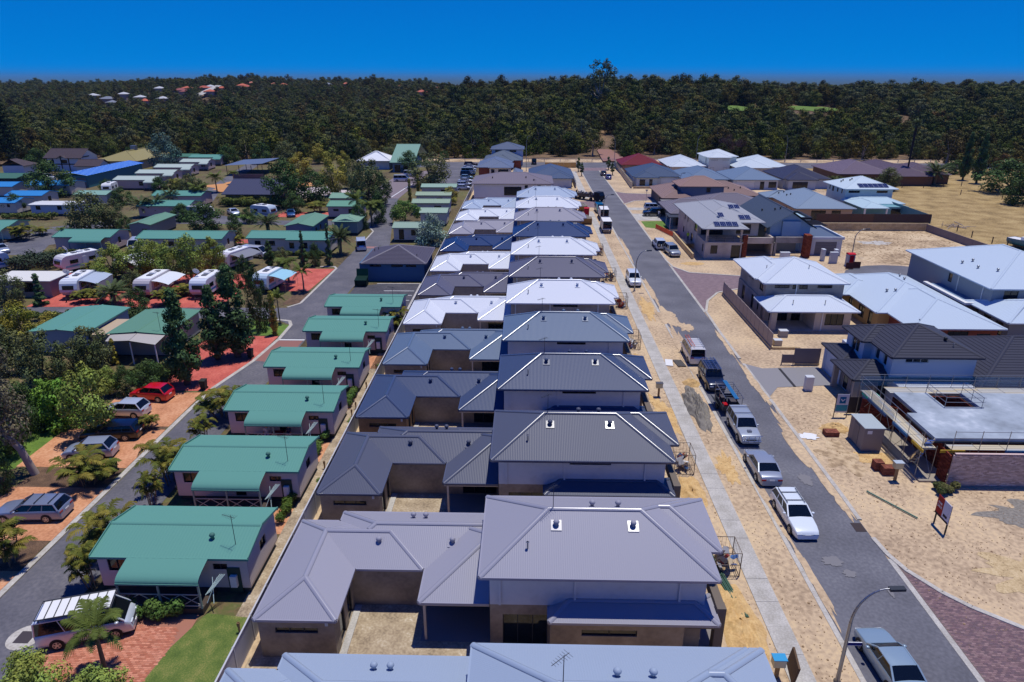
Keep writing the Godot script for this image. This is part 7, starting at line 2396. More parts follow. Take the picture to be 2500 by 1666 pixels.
func build_vehicles() -> void:
	var t: Node3D
	var b: B
	var silver := s(150, 158, 166)
	car("pale blue-silver sedan parked at the bottom edge under the street lamp", "sedan", 19.75, -28.3, PI + 0.05, s(140, 162, 176))
	t = car("white station wagon facing the camera on the sandy kerb", "wagon", 19.45, -41.7, 0.02, s(214, 222, 228), "parked_car", "car", 0.03, 0.2, 0.0)
	b = B.new()
	for sx in [-1.0, 1.0]: b.bar(Vector3(sx * 0.62, 1.5, -1.9), Vector3(sx * 0.62, 1.5, 0.0), 0.04, 0.04)
	for z in [-1.3, -0.3]: b.bar(Vector3(-0.64, 1.5, z), Vector3(0.64, 1.5, z), 0.04, 0.05)
	part("roof_rail", b, M.black, t)
	car("silver sedan with red tail lights behind the white wagon", "sedan", 19.2, -48.2, PI, s(150, 158, 172))
	t = car("silver four-wheel drive with bull bar facing the camera", "suv", 19.5, -54.5, 0.0, s(168, 176, 184))
	b = B.new()
	for x in [-0.6, -0.25, 0.25, 0.6]: b.tube(Vector3(x, 0.5, 2.5), Vector3(x, 1.15, 2.55), 0.03, 0.03, 6)
	for y in [0.62, 1.12]: b.tube(Vector3(-0.85, y, 2.54), Vector3(0.85, y, 2.54), 0.035, 0.035, 6)
	part("bull_bar", b, M.chrome, t)
	b = B.new()
	for z in [-1.6, -0.4]: b.bar(Vector3(-0.8, 1.9, z), Vector3(0.8, 1.9, z), 0.05, 0.05)
	b.box(-0.18, 0.18, 1.12, 1.22, 1.5, 1.8)
	part("roof_bar", b, M.steel, t)
	trailer()
	t = car("dark navy four-wheel drive with two ladders on its roof rack", "suv", 19.35, -65.2, 0.0, s(22, 34, 58))
	rack(t, 1.98, 0.72, -2.1, 0.7, 7, M.steel)
	ladder_on(t, -0.35, 2.04, -2.2, 0.9, M.chrome)
	ladder_on(t, 0.4, 2.06, -2.2, 1.1, M.chrome)
	t = car("white van with loaded roof rack seen from the rear", "van", 18.95, -72.2, PI, s(212, 210, 206), "parked_van", "van", 0.03, 0.2, 0.0)
	rack(t, 2.14, 0.72, -1.9, 1.4, 6, M.steel)
	ladder_on(t, 0.5, 2.2, -2.0, 1.6, pm(s(200, 110, 100), 0.5))
	car("white four-wheel drive behind the lamp post on the verge", "suv", 16.5, -102.2, 0.0, s(214, 220, 226), "parked_car", "car", 0.02, 0.2, 0.0)
	t = car("white four-wheel drive with two spare wheels on its tail", "suv", 24.7, -126.2, PI, s(206, 212, 220), "parked_car", "car", 0.02, 0.2, 0.0)
	for sx in [-1.0, 1.0]:
		b = B.new()
		b.tube(Vector3(sx * 0.45, 1.05, -2.45), Vector3(sx * 0.45, 1.05, -2.68), 0.37, 0.37, 14)
		part("spare_wheel", b, M.tyre, t)
		b = B.new()
		b.tube(Vector3(sx * 0.45, 1.05, -2.68), Vector3(sx * 0.45, 1.05, -2.7), 0.2, 0.2, 12)
		part("spare_rim", b, M.rim, t)
	car("silver four-wheel drive parked nose-out by the cream house", "suv", 26.1, -120.8, 0.12, silver)
	car("silver car on the driveway of the brown-roofed house", "suv", 30.3, -164.0, PI / 2, s(176, 186, 198))
	car("black four-wheel drive on the lower driveway", "suv", 29.0, -157.4, -PI / 2, s(24, 22, 26))
	# trades vehicles farther up
	car("teal van parked on the verge up the street", "van", 17.0, -162.2, 0.05, s(20, 92, 104), "parked_van", "van")
	for q in [[17.15, -153.6, "white box truck with open dark back, the farther of two"], [16.3, -140.3, "white box truck with open dark back, the nearer of two"]]: box_truck(q[0], q[1], q[2])
	tip_truck()
	car("dark blue car at the top of the street, the farther one", "hatch", 24.5, -226.2, PI, s(16, 24, 50))
	car("bright blue car at the top of the street, the nearer one", "hatch", 25.2, -218.0, PI, s(26, 62, 140))
	car("black van parked beyond the upper house", "van", 2.2, -256.5, PI, s(18, 18, 24), "parked_van", "van", 0.05)
	var cols := [[s(60, 34, 40), "wagon", "dark maroon"], [s(190, 196, 204), "sedan", "silver"], [s(206, 210, 214), "sedan", "white"], [s(186, 198, 206), "van", "pale blue"], [s(28, 32, 52), "suv", "navy"], [s(150, 178, 190), "hatch", "light blue"], [s(206, 208, 214), "sedan", "pearl white"], [s(196, 200, 206), "wagon", "pale silver"], [s(212, 214, 218), "hatch", "bright white"]]
	for i in cols.size():
		car("%s %s in the angled parking row beside the brick house" % [cols[i][2], cols[i][1]], cols[i][1], -20.6 + i * 0.3, -251.0 + i * 7.0, PI / 2 + 0.08, cols[i][0], "parked_car", "car", 0.05)
	car("white van nearer the camera in the van park", "van", -38.6, -211.2, PI / 2, s(206, 210, 218), "parked_van", "van", 0.05)
	car("white van at the back of the van park", "van", -37.4, -222.5, PI / 2, s(196, 204, 214), "parked_van", "van", 0.05)
	car("white people mover coming down the park road", "van", -31.0, -124.0, PI + 0.25, s(206, 212, 222), "parked_van", "van", 0.05)
	car("red hatchback backed onto the orange pad", "hatch", -37.3, -60.4, -PI / 2 - 0.12, s(196, 8, 16), "parked_car", "car", 0.04, 0.2, 0.0)
	car("white hatchback under the yellow-green tree", "hatch", -37.9, -56.9, -PI / 2 - 0.05, s(190, 198, 206), "parked_car", "car", 0.04)
	car("black station wagon on the orange pad", "wagon", -36.8, -52.6, -PI / 2 + 0.1, s(14, 14, 20), "parked_car", "car", 0.04)
	car("silver hatchback behind the cane palms", "hatch", -36.8, -49.4, -PI / 2 + 0.12, s(150, 160, 180), "parked_car", "car", 0.04)
	t = car("grey-blue station wagon with dark roof bars at the left edge", "wagon", -35.9, -40.9, -PI / 2 + 0.05, s(126, 136, 158), "parked_car", "car", 0.04)
	b = B.new()
	for z in [-1.7, -0.7, 0.1]: b.bar(Vector3(-0.66, 1.5, z), Vector3(0.66, 1.5, z), 0.05, 0.04)
	part("roof_bar", b, M.black, t)
	t = car("white van with long slatted roof rack under the feathery palm", "van", -25.0, -29.9, PI / 2 + 0.3, s(196, 204, 214), "parked_van", "van", 0.04)
	rack(t, 2.16, 0.78, -2.2, 1.6, 9, M.dark_steel)
	b = B.new()
	b.box(-0.76, 0.76, 2.1, 2.13, -2.1, 1.5)
	part("rack_tray", b, M.white, t)
	car("silver sedan on the park road at the left edge", "sedan", -96.4, -119.9, 0.9, s(160, 168, 180))
	car("silver sedan beside the small square lawn", "sedan", -68.4, -156.6, 0.7, s(196, 204, 214), "parked_car", "car", 0.05)
	car("blue sedan with its bonnet to the camera near the caravan annex", "sedan", -54.6, -155.6, 0.35, s(34, 78, 130), "parked_car", "car", 0.05)
	car("white van in front of the stepped green cabin", "van", -48.4, -117.4, 1.3, s(202, 206, 214), "parked_van", "van", 0.04)
	car("white van tucked beside the long green cabin", "van", -72.9, -122.6, 0.3, s(206, 210, 214), "parked_van", "van", 0.04)
	car("white four-wheel drive behind the green shed at the left edge", "suv", -149.0, -212.0, 1.2, s(206, 208, 212), "parked_car", "car", 0.05)
	boat()

func trailer() -> void:
	var t := thing("trailer", "tradesman's box trailer with blue pipes on its overhead rack", "trailer", Vector3(19.45, 0.03, -59.4))
	org = Vector3.ZERO
	var b := B.new()
	b.box(-0.85, 0.85, 0.5, 0.56, -1.5, 1.5)
	for sx in [-1.0, 1.0]: b.box(sx * 0.85 - 0.02, sx * 0.85 + 0.02, 0.5, 0.95, -1.5, 1.5)
	b.box(-0.85, 0.85, 0.5, 0.95, -1.52, -1.48)
	b.box(-0.85, 0.85, 0.5, 0.95, 1.48, 1.52)
	part("tray", b, M.dark_steel, t)
	b = B.new()
	for sx in [-0.85, 0.85]:
		for z in [-1.5, 0.0, 1.5]: b.bar(Vector3(sx, 0.9, z), Vector3(sx, 2.0, z), 0.04, 0.04)
		b.bar(Vector3(sx, 2.0, -1.9), Vector3(sx, 2.0, 1.9), 0.04, 0.05)
	for i in 8: b.bar(Vector3(-0.85, 2.0, -1.8 + i * 0.51), Vector3(0.85, 2.0, -1.8 + i * 0.51), 0.035, 0.035)
	part("rack", b, M.steel, t)
	b = B.new()
	for i in 4: b.tube(Vector3(-0.08 + i * 0.1, 2.08, -2.0), Vector3(-0.02 + i * 0.1, 2.08, 2.1), 0.05, 0.05, 6)
	part("pipe_bundle", b, pm(s(54, 120, 170), 0.5), t).set_meta("kind", "stuff")
	for sx in [-1.0, 1.0]:
		b = B.new()
		b.tube(Vector3(sx * 0.9, 0.32, 0), Vector3(sx * 1.08, 0.32, 0), 0.32, 0.32, 14)
		part("wheel", b, M.tyre, t)
	b = B.new()
	b.box(-0.6, -0.1, 0.56, 1.1, -0.9, -0.2); b.box(0.1, 0.7, 0.56, 1.0, -0.4, 0.5)
	part("tool_box", b, pm(s(70, 62, 62), 0.6), t)
	b = B.new()
	b.box(-0.7, -0.3, 0.56, 0.95, 0.5, 1.1)
	part("fuel_can", b, pm(s(180, 20, 24), 0.5), t)
	b = B.new()
	b.bar(Vector3(-0.5, 0.5, 1.5), Vector3(0, 0.5, 2.6), 0.06, 0.06); b.bar(Vector3(0.5, 0.5, 1.5), Vector3(0, 0.5, 2.6), 0.06, 0.06)
	part("drawbar", b, M.dark_steel, t)
	b = B.new()
	b.obox(Vector3(-1.15, 0.75, -0.4), Vector3(0.3, -0.3, 0), Vector3(0.01, 0.01, 0), Vector3(0, 0, 0.8))
	part("side_flap", b, M.dark_steel, t)

func box_truck(x: float, z: float, label: String) -> void:
	var t := thing("box_truck", label, "truck", Vector3(x, 0.02, z))
	org = Vector3.ZERO
	var b := B.new()
	b.box(-0.95, 0.95, 0.8, 0.9, -2.2, 2.2)
	b.box(-0.95, 0.95, 2.45, 2.52, -2.2, 2.2)
	b.box(-0.95, -0.9, 0.9, 2.45, -2.2, 2.2)
	b.box(0.9, 0.95, 0.9, 2.45, -2.2, 2.2)
	b.box(-0.9, 0.9, 0.9, 2.45, -2.2, -2.15)
	part("box_body", b, M.white, t)
	b = B.new()
	b.prism([Vector2(-3.9, 0.5), Vector2(-2.3, 0.5), Vector2(-2.3, 2.1), Vector2(-3.2, 2.1), Vector2(-3.75, 1.3)], -0.9, 0.9)
	part("cab", b, M.white, t)
	b = B.new()
	b.box(-0.8, 0.1, 0.9, 1.6, 0.6, 1.6); b.box(0.1, 0.8, 0.9, 1.3, 0.2, 1.4)
	part("load", b, pm(s(86, 52, 48), 0.8), t)
	for sx in [-1.0, 1.0]:
		for zz in [-3.1, 1.2]:
			b = B.new()
			b.tube(Vector3(sx * 0.7, 0.38, zz), Vector3(sx * 0.94, 0.38, zz), 0.38, 0.38, 14)
			part("wheel", b, M.tyre, t)
	b = B.new()
	b.box(-0.9, 0.9, 0.5, 0.62, 2.2, 2.3)
	part("bumper", b, M.steel, t)

func tip_truck() -> void:
	var t := thing("truck", "dark flatbed truck and trailer loaded with scrap turning into the side street", "truck", Vector3(16.0, 0.04, -178.6), PI / 2 - 0.72)
	org = Vector3.ZERO
	var b := B.new()
	b.box(-1.1, 1.1, 0.9, 1.1, -4.4, 2.0)
	for sx in [-1.1, 1.05]: b.box(sx, sx + 0.05, 1.1, 1.7, -4.4, 2.0)
	part("bed", b, pm(s(70, 62, 60), 0.7), t)
	b = B.new()
	b.prism([Vector2(2.2, 0.6), Vector2(4.2, 0.6), Vector2(4.1, 1.5), Vector2(3.6, 2.4), Vector2(2.2, 2.4)], -1.05, 1.05)
	part("cab", b, pm(s(36, 36, 40), 0.4), t)
	b = B.new()
	b.quad(Vector3(-0.9, 1.55, 4.11), Vector3(-0.9, 2.3, 3.68), Vector3(0.9, 2.3, 3.68), Vector3(0.9, 1.55, 4.11))
	part("windscreen", b, M.car_glass, t)
	var r := RandomNumberGenerator.new()
	r.seed = 3
	b = B.new()
	for i in 40:
		b.col = [Color(0.3, 0.28, 0.26), Color(0.55, 0.5, 0.46), Color(0.12, 0.1, 0.1)][i % 3]
		b.obox(Vector3(r.randf_range(-0.9, 0.9), 1.2 + r.randf() * 0.7, r.randf_range(-4.2, 1.8)), rdir(r) * 0.4, rdir(r) * 0.12, rdir(r) * 0.25)
	part("scrap_load", b, M.vc, t).set_meta("kind", "stuff")
	for sx in [-1.0, 1.0]:
		for zz in [-3.6, -2.5, 1.2, 3.3]:
			b = B.new()
			b.tube(Vector3(sx * 0.8, 0.45, zz), Vector3(sx * 1.1, 0.45, zz), 0.45, 0.45, 14)
			part("wheel", b, M.tyre, t)

func boat() -> void:
	var t := thing("boat", "small blue-hulled sailing boat on blocks in the paddock", "boat", Vector3(92.6, 0, -126.2), 0.35)
	org = Vector3.ZERO
	var rows := []
	for i in 11:
		var f := i / 10.0
		var w := 1.25 * sqrt(clampf(sin(PI * (0.12 + 0.88 * f)), 0, 1)) if f < 1 else 0.03
		w = 1.25 * pow(clampf(1.0 - pow(maxf(f - 0.25, 0.0) / 0.75, 2.4), 0.0, 1.0), 0.8) * (0.82 + 0.18 * minf(f * 4, 1)) + 0.02
		var z := lerpf(-3.2, 3.4, f)
		var sh := 1.75 + 0.35 * f * f
		rows.append(PackedVector3Array([Vector3(-w, sh, z), Vector3(-w * 0.95, 1.2, z), Vector3(-w * 0.6, 0.65, z), Vector3(0, 0.4 + 0.35 * f * f, z), Vector3(w * 0.6, 0.65, z), Vector3(w * 0.95, 1.2, z), Vector3(w, sh, z)]))
	var b := B.new()
	b.surf(rows)
	b.fan(Array(rows[0]))
	part("hull", b, pm(s(58, 118, 150), 0.35), t)
	b = B.new()
	for i in 10:
		b.quad(rows[i][0] - Vector3(0, 0.06, 0), rows[i][6] - Vector3(0, 0.06, 0), rows[i + 1][6] - Vector3(0, 0.06, 0), rows[i + 1][0] - Vector3(0, 0.06, 0))
	part("deck", b, M.white, t)
	b = B.new()
	b.box(-0.7, 0.7, 1.75, 2.25, -0.8, 1.4)
	part("cabin", b, M.white, t)
	b = B.new()
	for z in [-1.8, 1.2]: b.box(-1.0, 1.0, 0.0, 0.62, z, z + 0.25)
	b.box(-0.08, 0.08, 0.1, 0.6, -0.9, 0.6)
	part("cradle", b, M.timber, t)

# ---------- people ----------
# one continuous body: tapered capsules blended and meshed as surface nets
func body_mesh(bones: Array, cell: float, paint: Callable) -> ArrayMesh:
	var lo := Vector3.ONE * 1e9
	var hi := -lo
	for q in bones:
		for e in [q[0], q[1]]:
			lo = lo.min(e - Vector3.ONE * 0.22); hi = hi.max(e + Vector3.ONE * 0.22)
	var n := Vector3i(((hi - lo) / cell).ceil()) + Vector3i.ONE
	var f := PackedFloat32Array()
	f.resize(n.x * n.y * n.z)
	f.fill(1.0)
	for q in bones:
		var a: Vector3 = q[0]
		var c: Vector3 = q[1]
		var m: float = maxf(q[2], q[3]) + 0.1
		var i0 := Vector3i(((a.min(c) - Vector3.ONE * m - lo) / cell).floor()).clamp(Vector3i.ZERO, n - Vector3i.ONE)
		var i1 := Vector3i(((a.max(c) + Vector3.ONE * m - lo) / cell).ceil()).clamp(Vector3i.ZERO, n - Vector3i.ONE)
		var ac := c - a
		var l2 := maxf(ac.length_squared(), 1e-6)
		for i in range(i0.x, i1.x + 1):
			for j in range(i0.y, i1.y + 1):
				for k in range(i0.z, i1.z + 1):
					var p := lo + Vector3(i, j, k) * cell
					var t := clampf((p - a).dot(ac) / l2, 0, 1)
					var d := p.distance_to(a + ac * t) - lerpf(q[2], q[3], t)
					var at := (i * n.y + j) * n.z + k
					var o := f[at]
					var h := maxf(0.05 - absf(o - d), 0.0) / 0.05
					f[at] = minf(o, d) - h * h * 0.05 * 0.25
	var vert := {}
	var b := B.new()
	var corner := [Vector3i(0, 0, 0), Vector3i(1, 0, 0), Vector3i(0, 1, 0), Vector3i(1, 1, 0), Vector3i(0, 0, 1), Vector3i(1, 0, 1), Vector3i(0, 1, 1), Vector3i(1, 1, 1)]
	var edges := [[0, 1], [2, 3], [4, 5], [6, 7], [0, 2], [1, 3], [4, 6], [5, 7], [0, 4], [1, 5], [2, 6], [3, 7]]
	for i in n.x - 1:
		for j in n.y - 1:
			for k in n.z - 1:
				var v := PackedFloat32Array()
				var inside := 0
				for q in corner:
					var x := f[((i + q.x) * n.y + j + q.y) * n.z + k + q.z]
					v.append(x)
					if x < 0: inside += 1
				if inside == 0 or inside == 8: continue
				var sum := Vector3.ZERO
				var cnt := 0
				for e in edges:
					if (v[e[0]] < 0) != (v[e[1]] < 0):
						sum += Vector3(corner[e[0]]).lerp(Vector3(corner[e[1]]), v[e[0]] / (v[e[0]] - v[e[1]]))
						cnt += 1
				vert[Vector3i(i, j, k)] = lo + (Vector3(i, j, k) + sum / cnt) * cell
	for key in vert:
		var i: Vector3i = key
		for ax in 3:
			var e := Vector3i.ZERO
			e[ax] = 1
			var u := Vector3i.ZERO
			u[(ax + 1) % 3] = 1
			var w := Vector3i.ZERO
			w[(ax + 2) % 3] = 1
			var f0 := f[(i.x * n.y + i.y) * n.z + i.z]
			var g := i + e
			var f1 := f[(g.x * n.y + g.y) * n.z + g.z]
			if (f0 < 0) == (f1 < 0): continue
			if not (vert.has(i - u) and vert.has(i - w) and vert.has(i - u - w)): continue
			var q := [vert[i], vert[i - u], vert[i - u - w], vert[i - w]]
			b.col = paint.call((q[0] + q[2]) / 2)
			if f0 < 0: b.quad(q[0], q[3], q[2], q[1])
			else: b.quad(q[0], q[1], q[2], q[3])
	return b.mesh()

func person(label: String, x: float, y: float, z: float, turn: float, shirt: Color, legs: Color, sit := false) -> void:
	var hip := Vector3(0, 0.92 if not sit else 0.5, 0)
	var chest := hip + Vector3(0, 0.42, 0.03)
	var neck := hip + Vector3(0, 0.58, 0.03)
	var head := hip + Vector3(0, 0.72, 0.05)
	var bones := [[hip, chest, 0.15, 0.17], [chest, neck, 0.14, 0.06], [neck, head, 0.055, 0.06], [head - Vector3(0, 0.03, 0), head + Vector3(0, 0.06, 0), 0.095, 0.1], [head + Vector3(0, 0.0, 0.09), head + Vector3(0, -0.01, 0.12), 0.018, 0.014]]
	for sx in [-1.0, 1.0]:
		var sh: Vector3 = chest + Vector3(sx * 0.2, 0.1, 0)
		var el: Vector3 = sh + Vector3(sx * 0.08, -0.27, 0.06)
		var wr: Vector3 = el + Vector3(-sx * 0.05, -0.14, 0.2)
		bones += [[chest + Vector3(0, 0.1, 0), sh, 0.09, 0.07], [sh, el, 0.06, 0.048], [el, wr, 0.045, 0.033], [wr, wr + Vector3(0, -0.02, 0.08), 0.036, 0.03]]
		for k in 4: bones.append([wr + Vector3(0.02 * (k - 1.5), -0.02, 0.08), wr + Vector3(0.022 * (k - 1.5), -0.05, 0.15 - 0.01 * absf(k - 1.5)), 0.013, 0.01])
		bones.append([wr + Vector3(-sx * 0.03, 0, 0.04), wr + Vector3(-sx * 0.06, -0.01, 0.1), 0.014, 0.011])
		var hj := hip + Vector3(sx * 0.09, -0.04, 0)
		var kn := Vector3(sx * 0.11, 0.5, 0.04) if not sit else hip + Vector3(sx * 0.12, 0.02, 0.42)
		var an := Vector3(sx * 0.11, 0.09, -0.03) if not sit else Vector3(sx * 0.12, 0.09, 0.42)
		bones += [[hj, kn, 0.1, 0.065], [kn, an, 0.062, 0.042], [an, an + Vector3(0, -0.045, 0.16), 0.045, 0.035]]
	var skin := Color(0.42, 0.25, 0.17)
	var paint := func(p: Vector3) -> Color:
		if p.y > head.y + 0.05 or (p.y > head.y - 0.04 and p.z < head.z - 0.02): return Color(0.05, 0.035, 0.025)
		if p.y > neck.y + 0.02: return skin
		if p.y < 0.13 and not sit: return Color(0.03, 0.03, 0.03)
		if absf(p.x) > 0.2 and p.y < chest.y - 0.1: return skin
		if p.y > hip.y + 0.02: return shirt
		return legs
	var t := thing("person", label, "person", Vector3(x, y, z), turn)
	put("body", body_mesh(bones, 0.024, paint), M.vc, t)

# ---------- small things ----------
func lamp_post(x: float, z: float, label: String, h := 6.0, reach := 1.9, turn := 0.0) -> Node3D:
	var t := thing("street_lamp", label, "street lamp", Vector3(x, 0.02, z), turn, "")
	org = Vector3.ZERO
	var b := B.new()
	b.lathe(Vector3.ZERO, [Vector2(0.0, 0.0), Vector2(0.2, 0.0), Vector2(0.2, 0.05), Vector2(0.12, 0.1), Vector2(0.1, 0.9), Vector2(0.085, h * 0.65)], 10)
	part("pole", b, M.steel, t)
	b = B.new()
	var pts := []
	for i in 11:
		var a := PI / 2 * i / 10
		pts.append(Vector3(reach * (1 - cos(a)), h * 0.65 + h * 0.35 * sin(a), 0))
	b.path(pts, 0.075, 0.04, 8)
	part("arm", b, M.steel, t)
	b = B.new()
	b.obox(Vector3(reach + 0.35, h + 0.0, 0), Vector3(0.38, 0.02, 0), Vector3(0, 0.07, 0), Vector3(0, 0, 0.14))
	var hd := part("lamp_head", b, pm(s(60, 64, 70), 0.4), t)
	b = B.new()
	b.obox(Vector3(reach + 0.42, h - 0.075, 0), Vector3(0.26, 0.01, 0), Vector3(0, 0.012, 0), Vector3(0, 0, 0.11))
	part("lens", b, M.lamp_glass, hd)
	return t

func cage(x0: float, x1: float, z0: float, z1: float, label: String, seed_: int) -> void:
	var t := hs("rubbish_cage", label, (x0 + x1) / 2, (z0 + z1) / 2, "rubbish cage")
	var b := B.new()
	var h := 1.8
	for x in [x0, x1]:
		for z in [z0, z1]: b.bar(Vector3(x, 0, z), Vector3(x, h, z), 0.05, 0.05)
	for y in [0.05, h * 0.5, h]:
		b.bar(Vector3(x0, y, z0), Vector3(x1, y, z0), 0.035, 0.035); b.bar(Vector3(x0, y, z1), Vector3(x1, y, z1), 0.035, 0.035)
		b.bar(Vector3(x0, y, z0), Vector3(x0, y, z1), 0.035, 0.035); b.bar(Vector3(x1, y, z0), Vector3(x1, y, z1), 0.035, 0.035)
	for i in 5:
		var f := (i + 1) / 6.0
		for z in [z0, z1]: b.bar(Vector3(lerpf(x0, x1, f), 0, z), Vector3(lerpf(x0, x1, f), h, z), 0.012, 0.012)
		for x in [x0, x1]: b.bar(Vector3(x, 0, lerpf(z0, z1, f)), Vector3(x, h, lerpf(z0, z1, f)), 0.012, 0.012)
	part("cage_frame", b, pm(s(120, 106, 92), 0.6, 0.3), t, org)
	var r := RandomNumberGenerator.new()
	r.seed = seed_
	b = B.new()
	for i in 16:
		b.col = [Color(0.6, 0.6, 0.6), Color(0.35, 0.25, 0.14), Color(0.08, 0.16, 0.34), Color(0.3, 0.3, 0.32), Color(0.45, 0.36, 0.24), Color(0.3, 0.06, 0.05)][r.randi() % 6]
		b.obox(Vector3(lerpf(x0, x1, r.randf_range(0.25, 0.75)), 0.25 + r.randf() * 0.8, lerpf(z0, z1, r.randf_range(0.25, 0.75))), rdir(r) * 0.32, rdir(r) * 0.1, rdir(r) * 0.22)
	part("rubbish", b, M.vc, t, org).set_meta("kind", "stuff")

func hedge(x0: float, x1: float, z0: float, z1: float, h: float, label: String, c := Color(0.10, 0.17, 0.04), leaf := 0.09) -> void:
	var r := RandomNumberGenerator.new()
	r.seed = int(x0 * 31 + z0 * 17)
	var b := B.new()
	var bl := []
	var k := maxi(5, int((x1 - x0) * (z1 - z0) * 2.2))
	for i in k: bl.append([Vector3(r.randf_range(x0 + 0.3, x1 - 0.3), h * r.randf_range(0.35, 0.72), r.randf_range(z0 + 0.3, z1 - 0.3)), h * 0.38])
	leaves(b, bl, clampi(int((x1 - x0) * (z1 - z0) * 520), 500, 3600), leaf, c, r, 0.2)
	var t := thing("hedge", label, "hedge", Vector3((x0 + x1) / 2, 0, (z0 + z1) / 2))
	part("foliage", b, M.leaf, t, t.position).set_meta("kind", "stuff")

func bin(x: float, z: float, c: Color, lid: Color, label: String, turn := 0.0) -> void:
	var t := thing("wheelie_bin", label, "bin", Vector3(x, 0.035, z), turn)
	org = Vector3.ZERO
	var b := B.new()
	for q in [[Vector3(-0.22, 0.05, -0.26), Vector3(0.22, 0.05, -0.26), Vector3(0.29, 0.98, -0.33), Vector3(-0.29, 0.98, -0.33)], [Vector3(-0.22, 0.05, 0.26), Vector3(0.22, 0.05, 0.26), Vector3(0.29, 0.98, 0.33), Vector3(-0.29, 0.98, 0.33)], [Vector3(-0.22, 0.05, -0.26), Vector3(-0.22, 0.05, 0.26), Vector3(-0.29, 0.98, 0.33), Vector3(-0.29, 0.98, -0.33)], [Vector3(0.22, 0.05, -0.26), Vector3(0.22, 0.05, 0.26), Vector3(0.29, 0.98, 0.33), Vector3(0.29, 0.98, -0.33)]]: b.quad(q[0], q[1], q[2], q[3])
	part("body", b, pm(c, 0.5), t)
	b = B.new()
	b.obox(Vector3(0, 1.03, 0), Vector3(0.31, 0, 0), Vector3(0, 0.035, 0.01), Vector3(0, -0.01, 0.37))
	part("lid", b, pm(lid, 0.5), t)
	for sx in [-0.24, 0.24]:
		b = B.new()
		b.tube(Vector3(sx - 0.03, 0.1, -0.3), Vector3(sx + 0.03, 0.1, -0.3), 0.1, 0.1, 10)
		part("wheel", b, M.tyre, t)

func meter_box(x: float, z: float, label: String, top: Color, h := 1.5) -> void:
	var t := thing("meter_box", label, "meter box", Vector3(x, 0, z))
	var b := B.new()
	b.box(-0.09, 0.09, 0, h - 0.5, -0.09, 0.09)
	part("post", b, M.timber, t)
	b = B.new()
	b.box(-0.32, 0.32, h - 0.5, h, -0.22, 0.22)
	part("cabinet", b, M.steel, t)
	b = B.new()
	b.box(-0.36, 0.36, h, h + 0.04, -0.26, 0.26)
	part("lid", b, pm(top, 0.5), t)

func text_on(parent: Node, txt: String, at: Vector3, size: float, m: Material, basis: Basis) -> void:
	var tmesh := TextMesh.new()
	var f := SystemFont.new()
	f.font_names = PackedStringArray(["Droid Sans"])
	f.font_weight = 700
	tmesh.font = f
	tmesh.text = txt
	tmesh.font_size = 64
	tmesh.pixel_size = size / 64.0
	tmesh.depth = 0.01
	var o := put("lettering", tmesh, m, parent, at)
	o.basis = basis

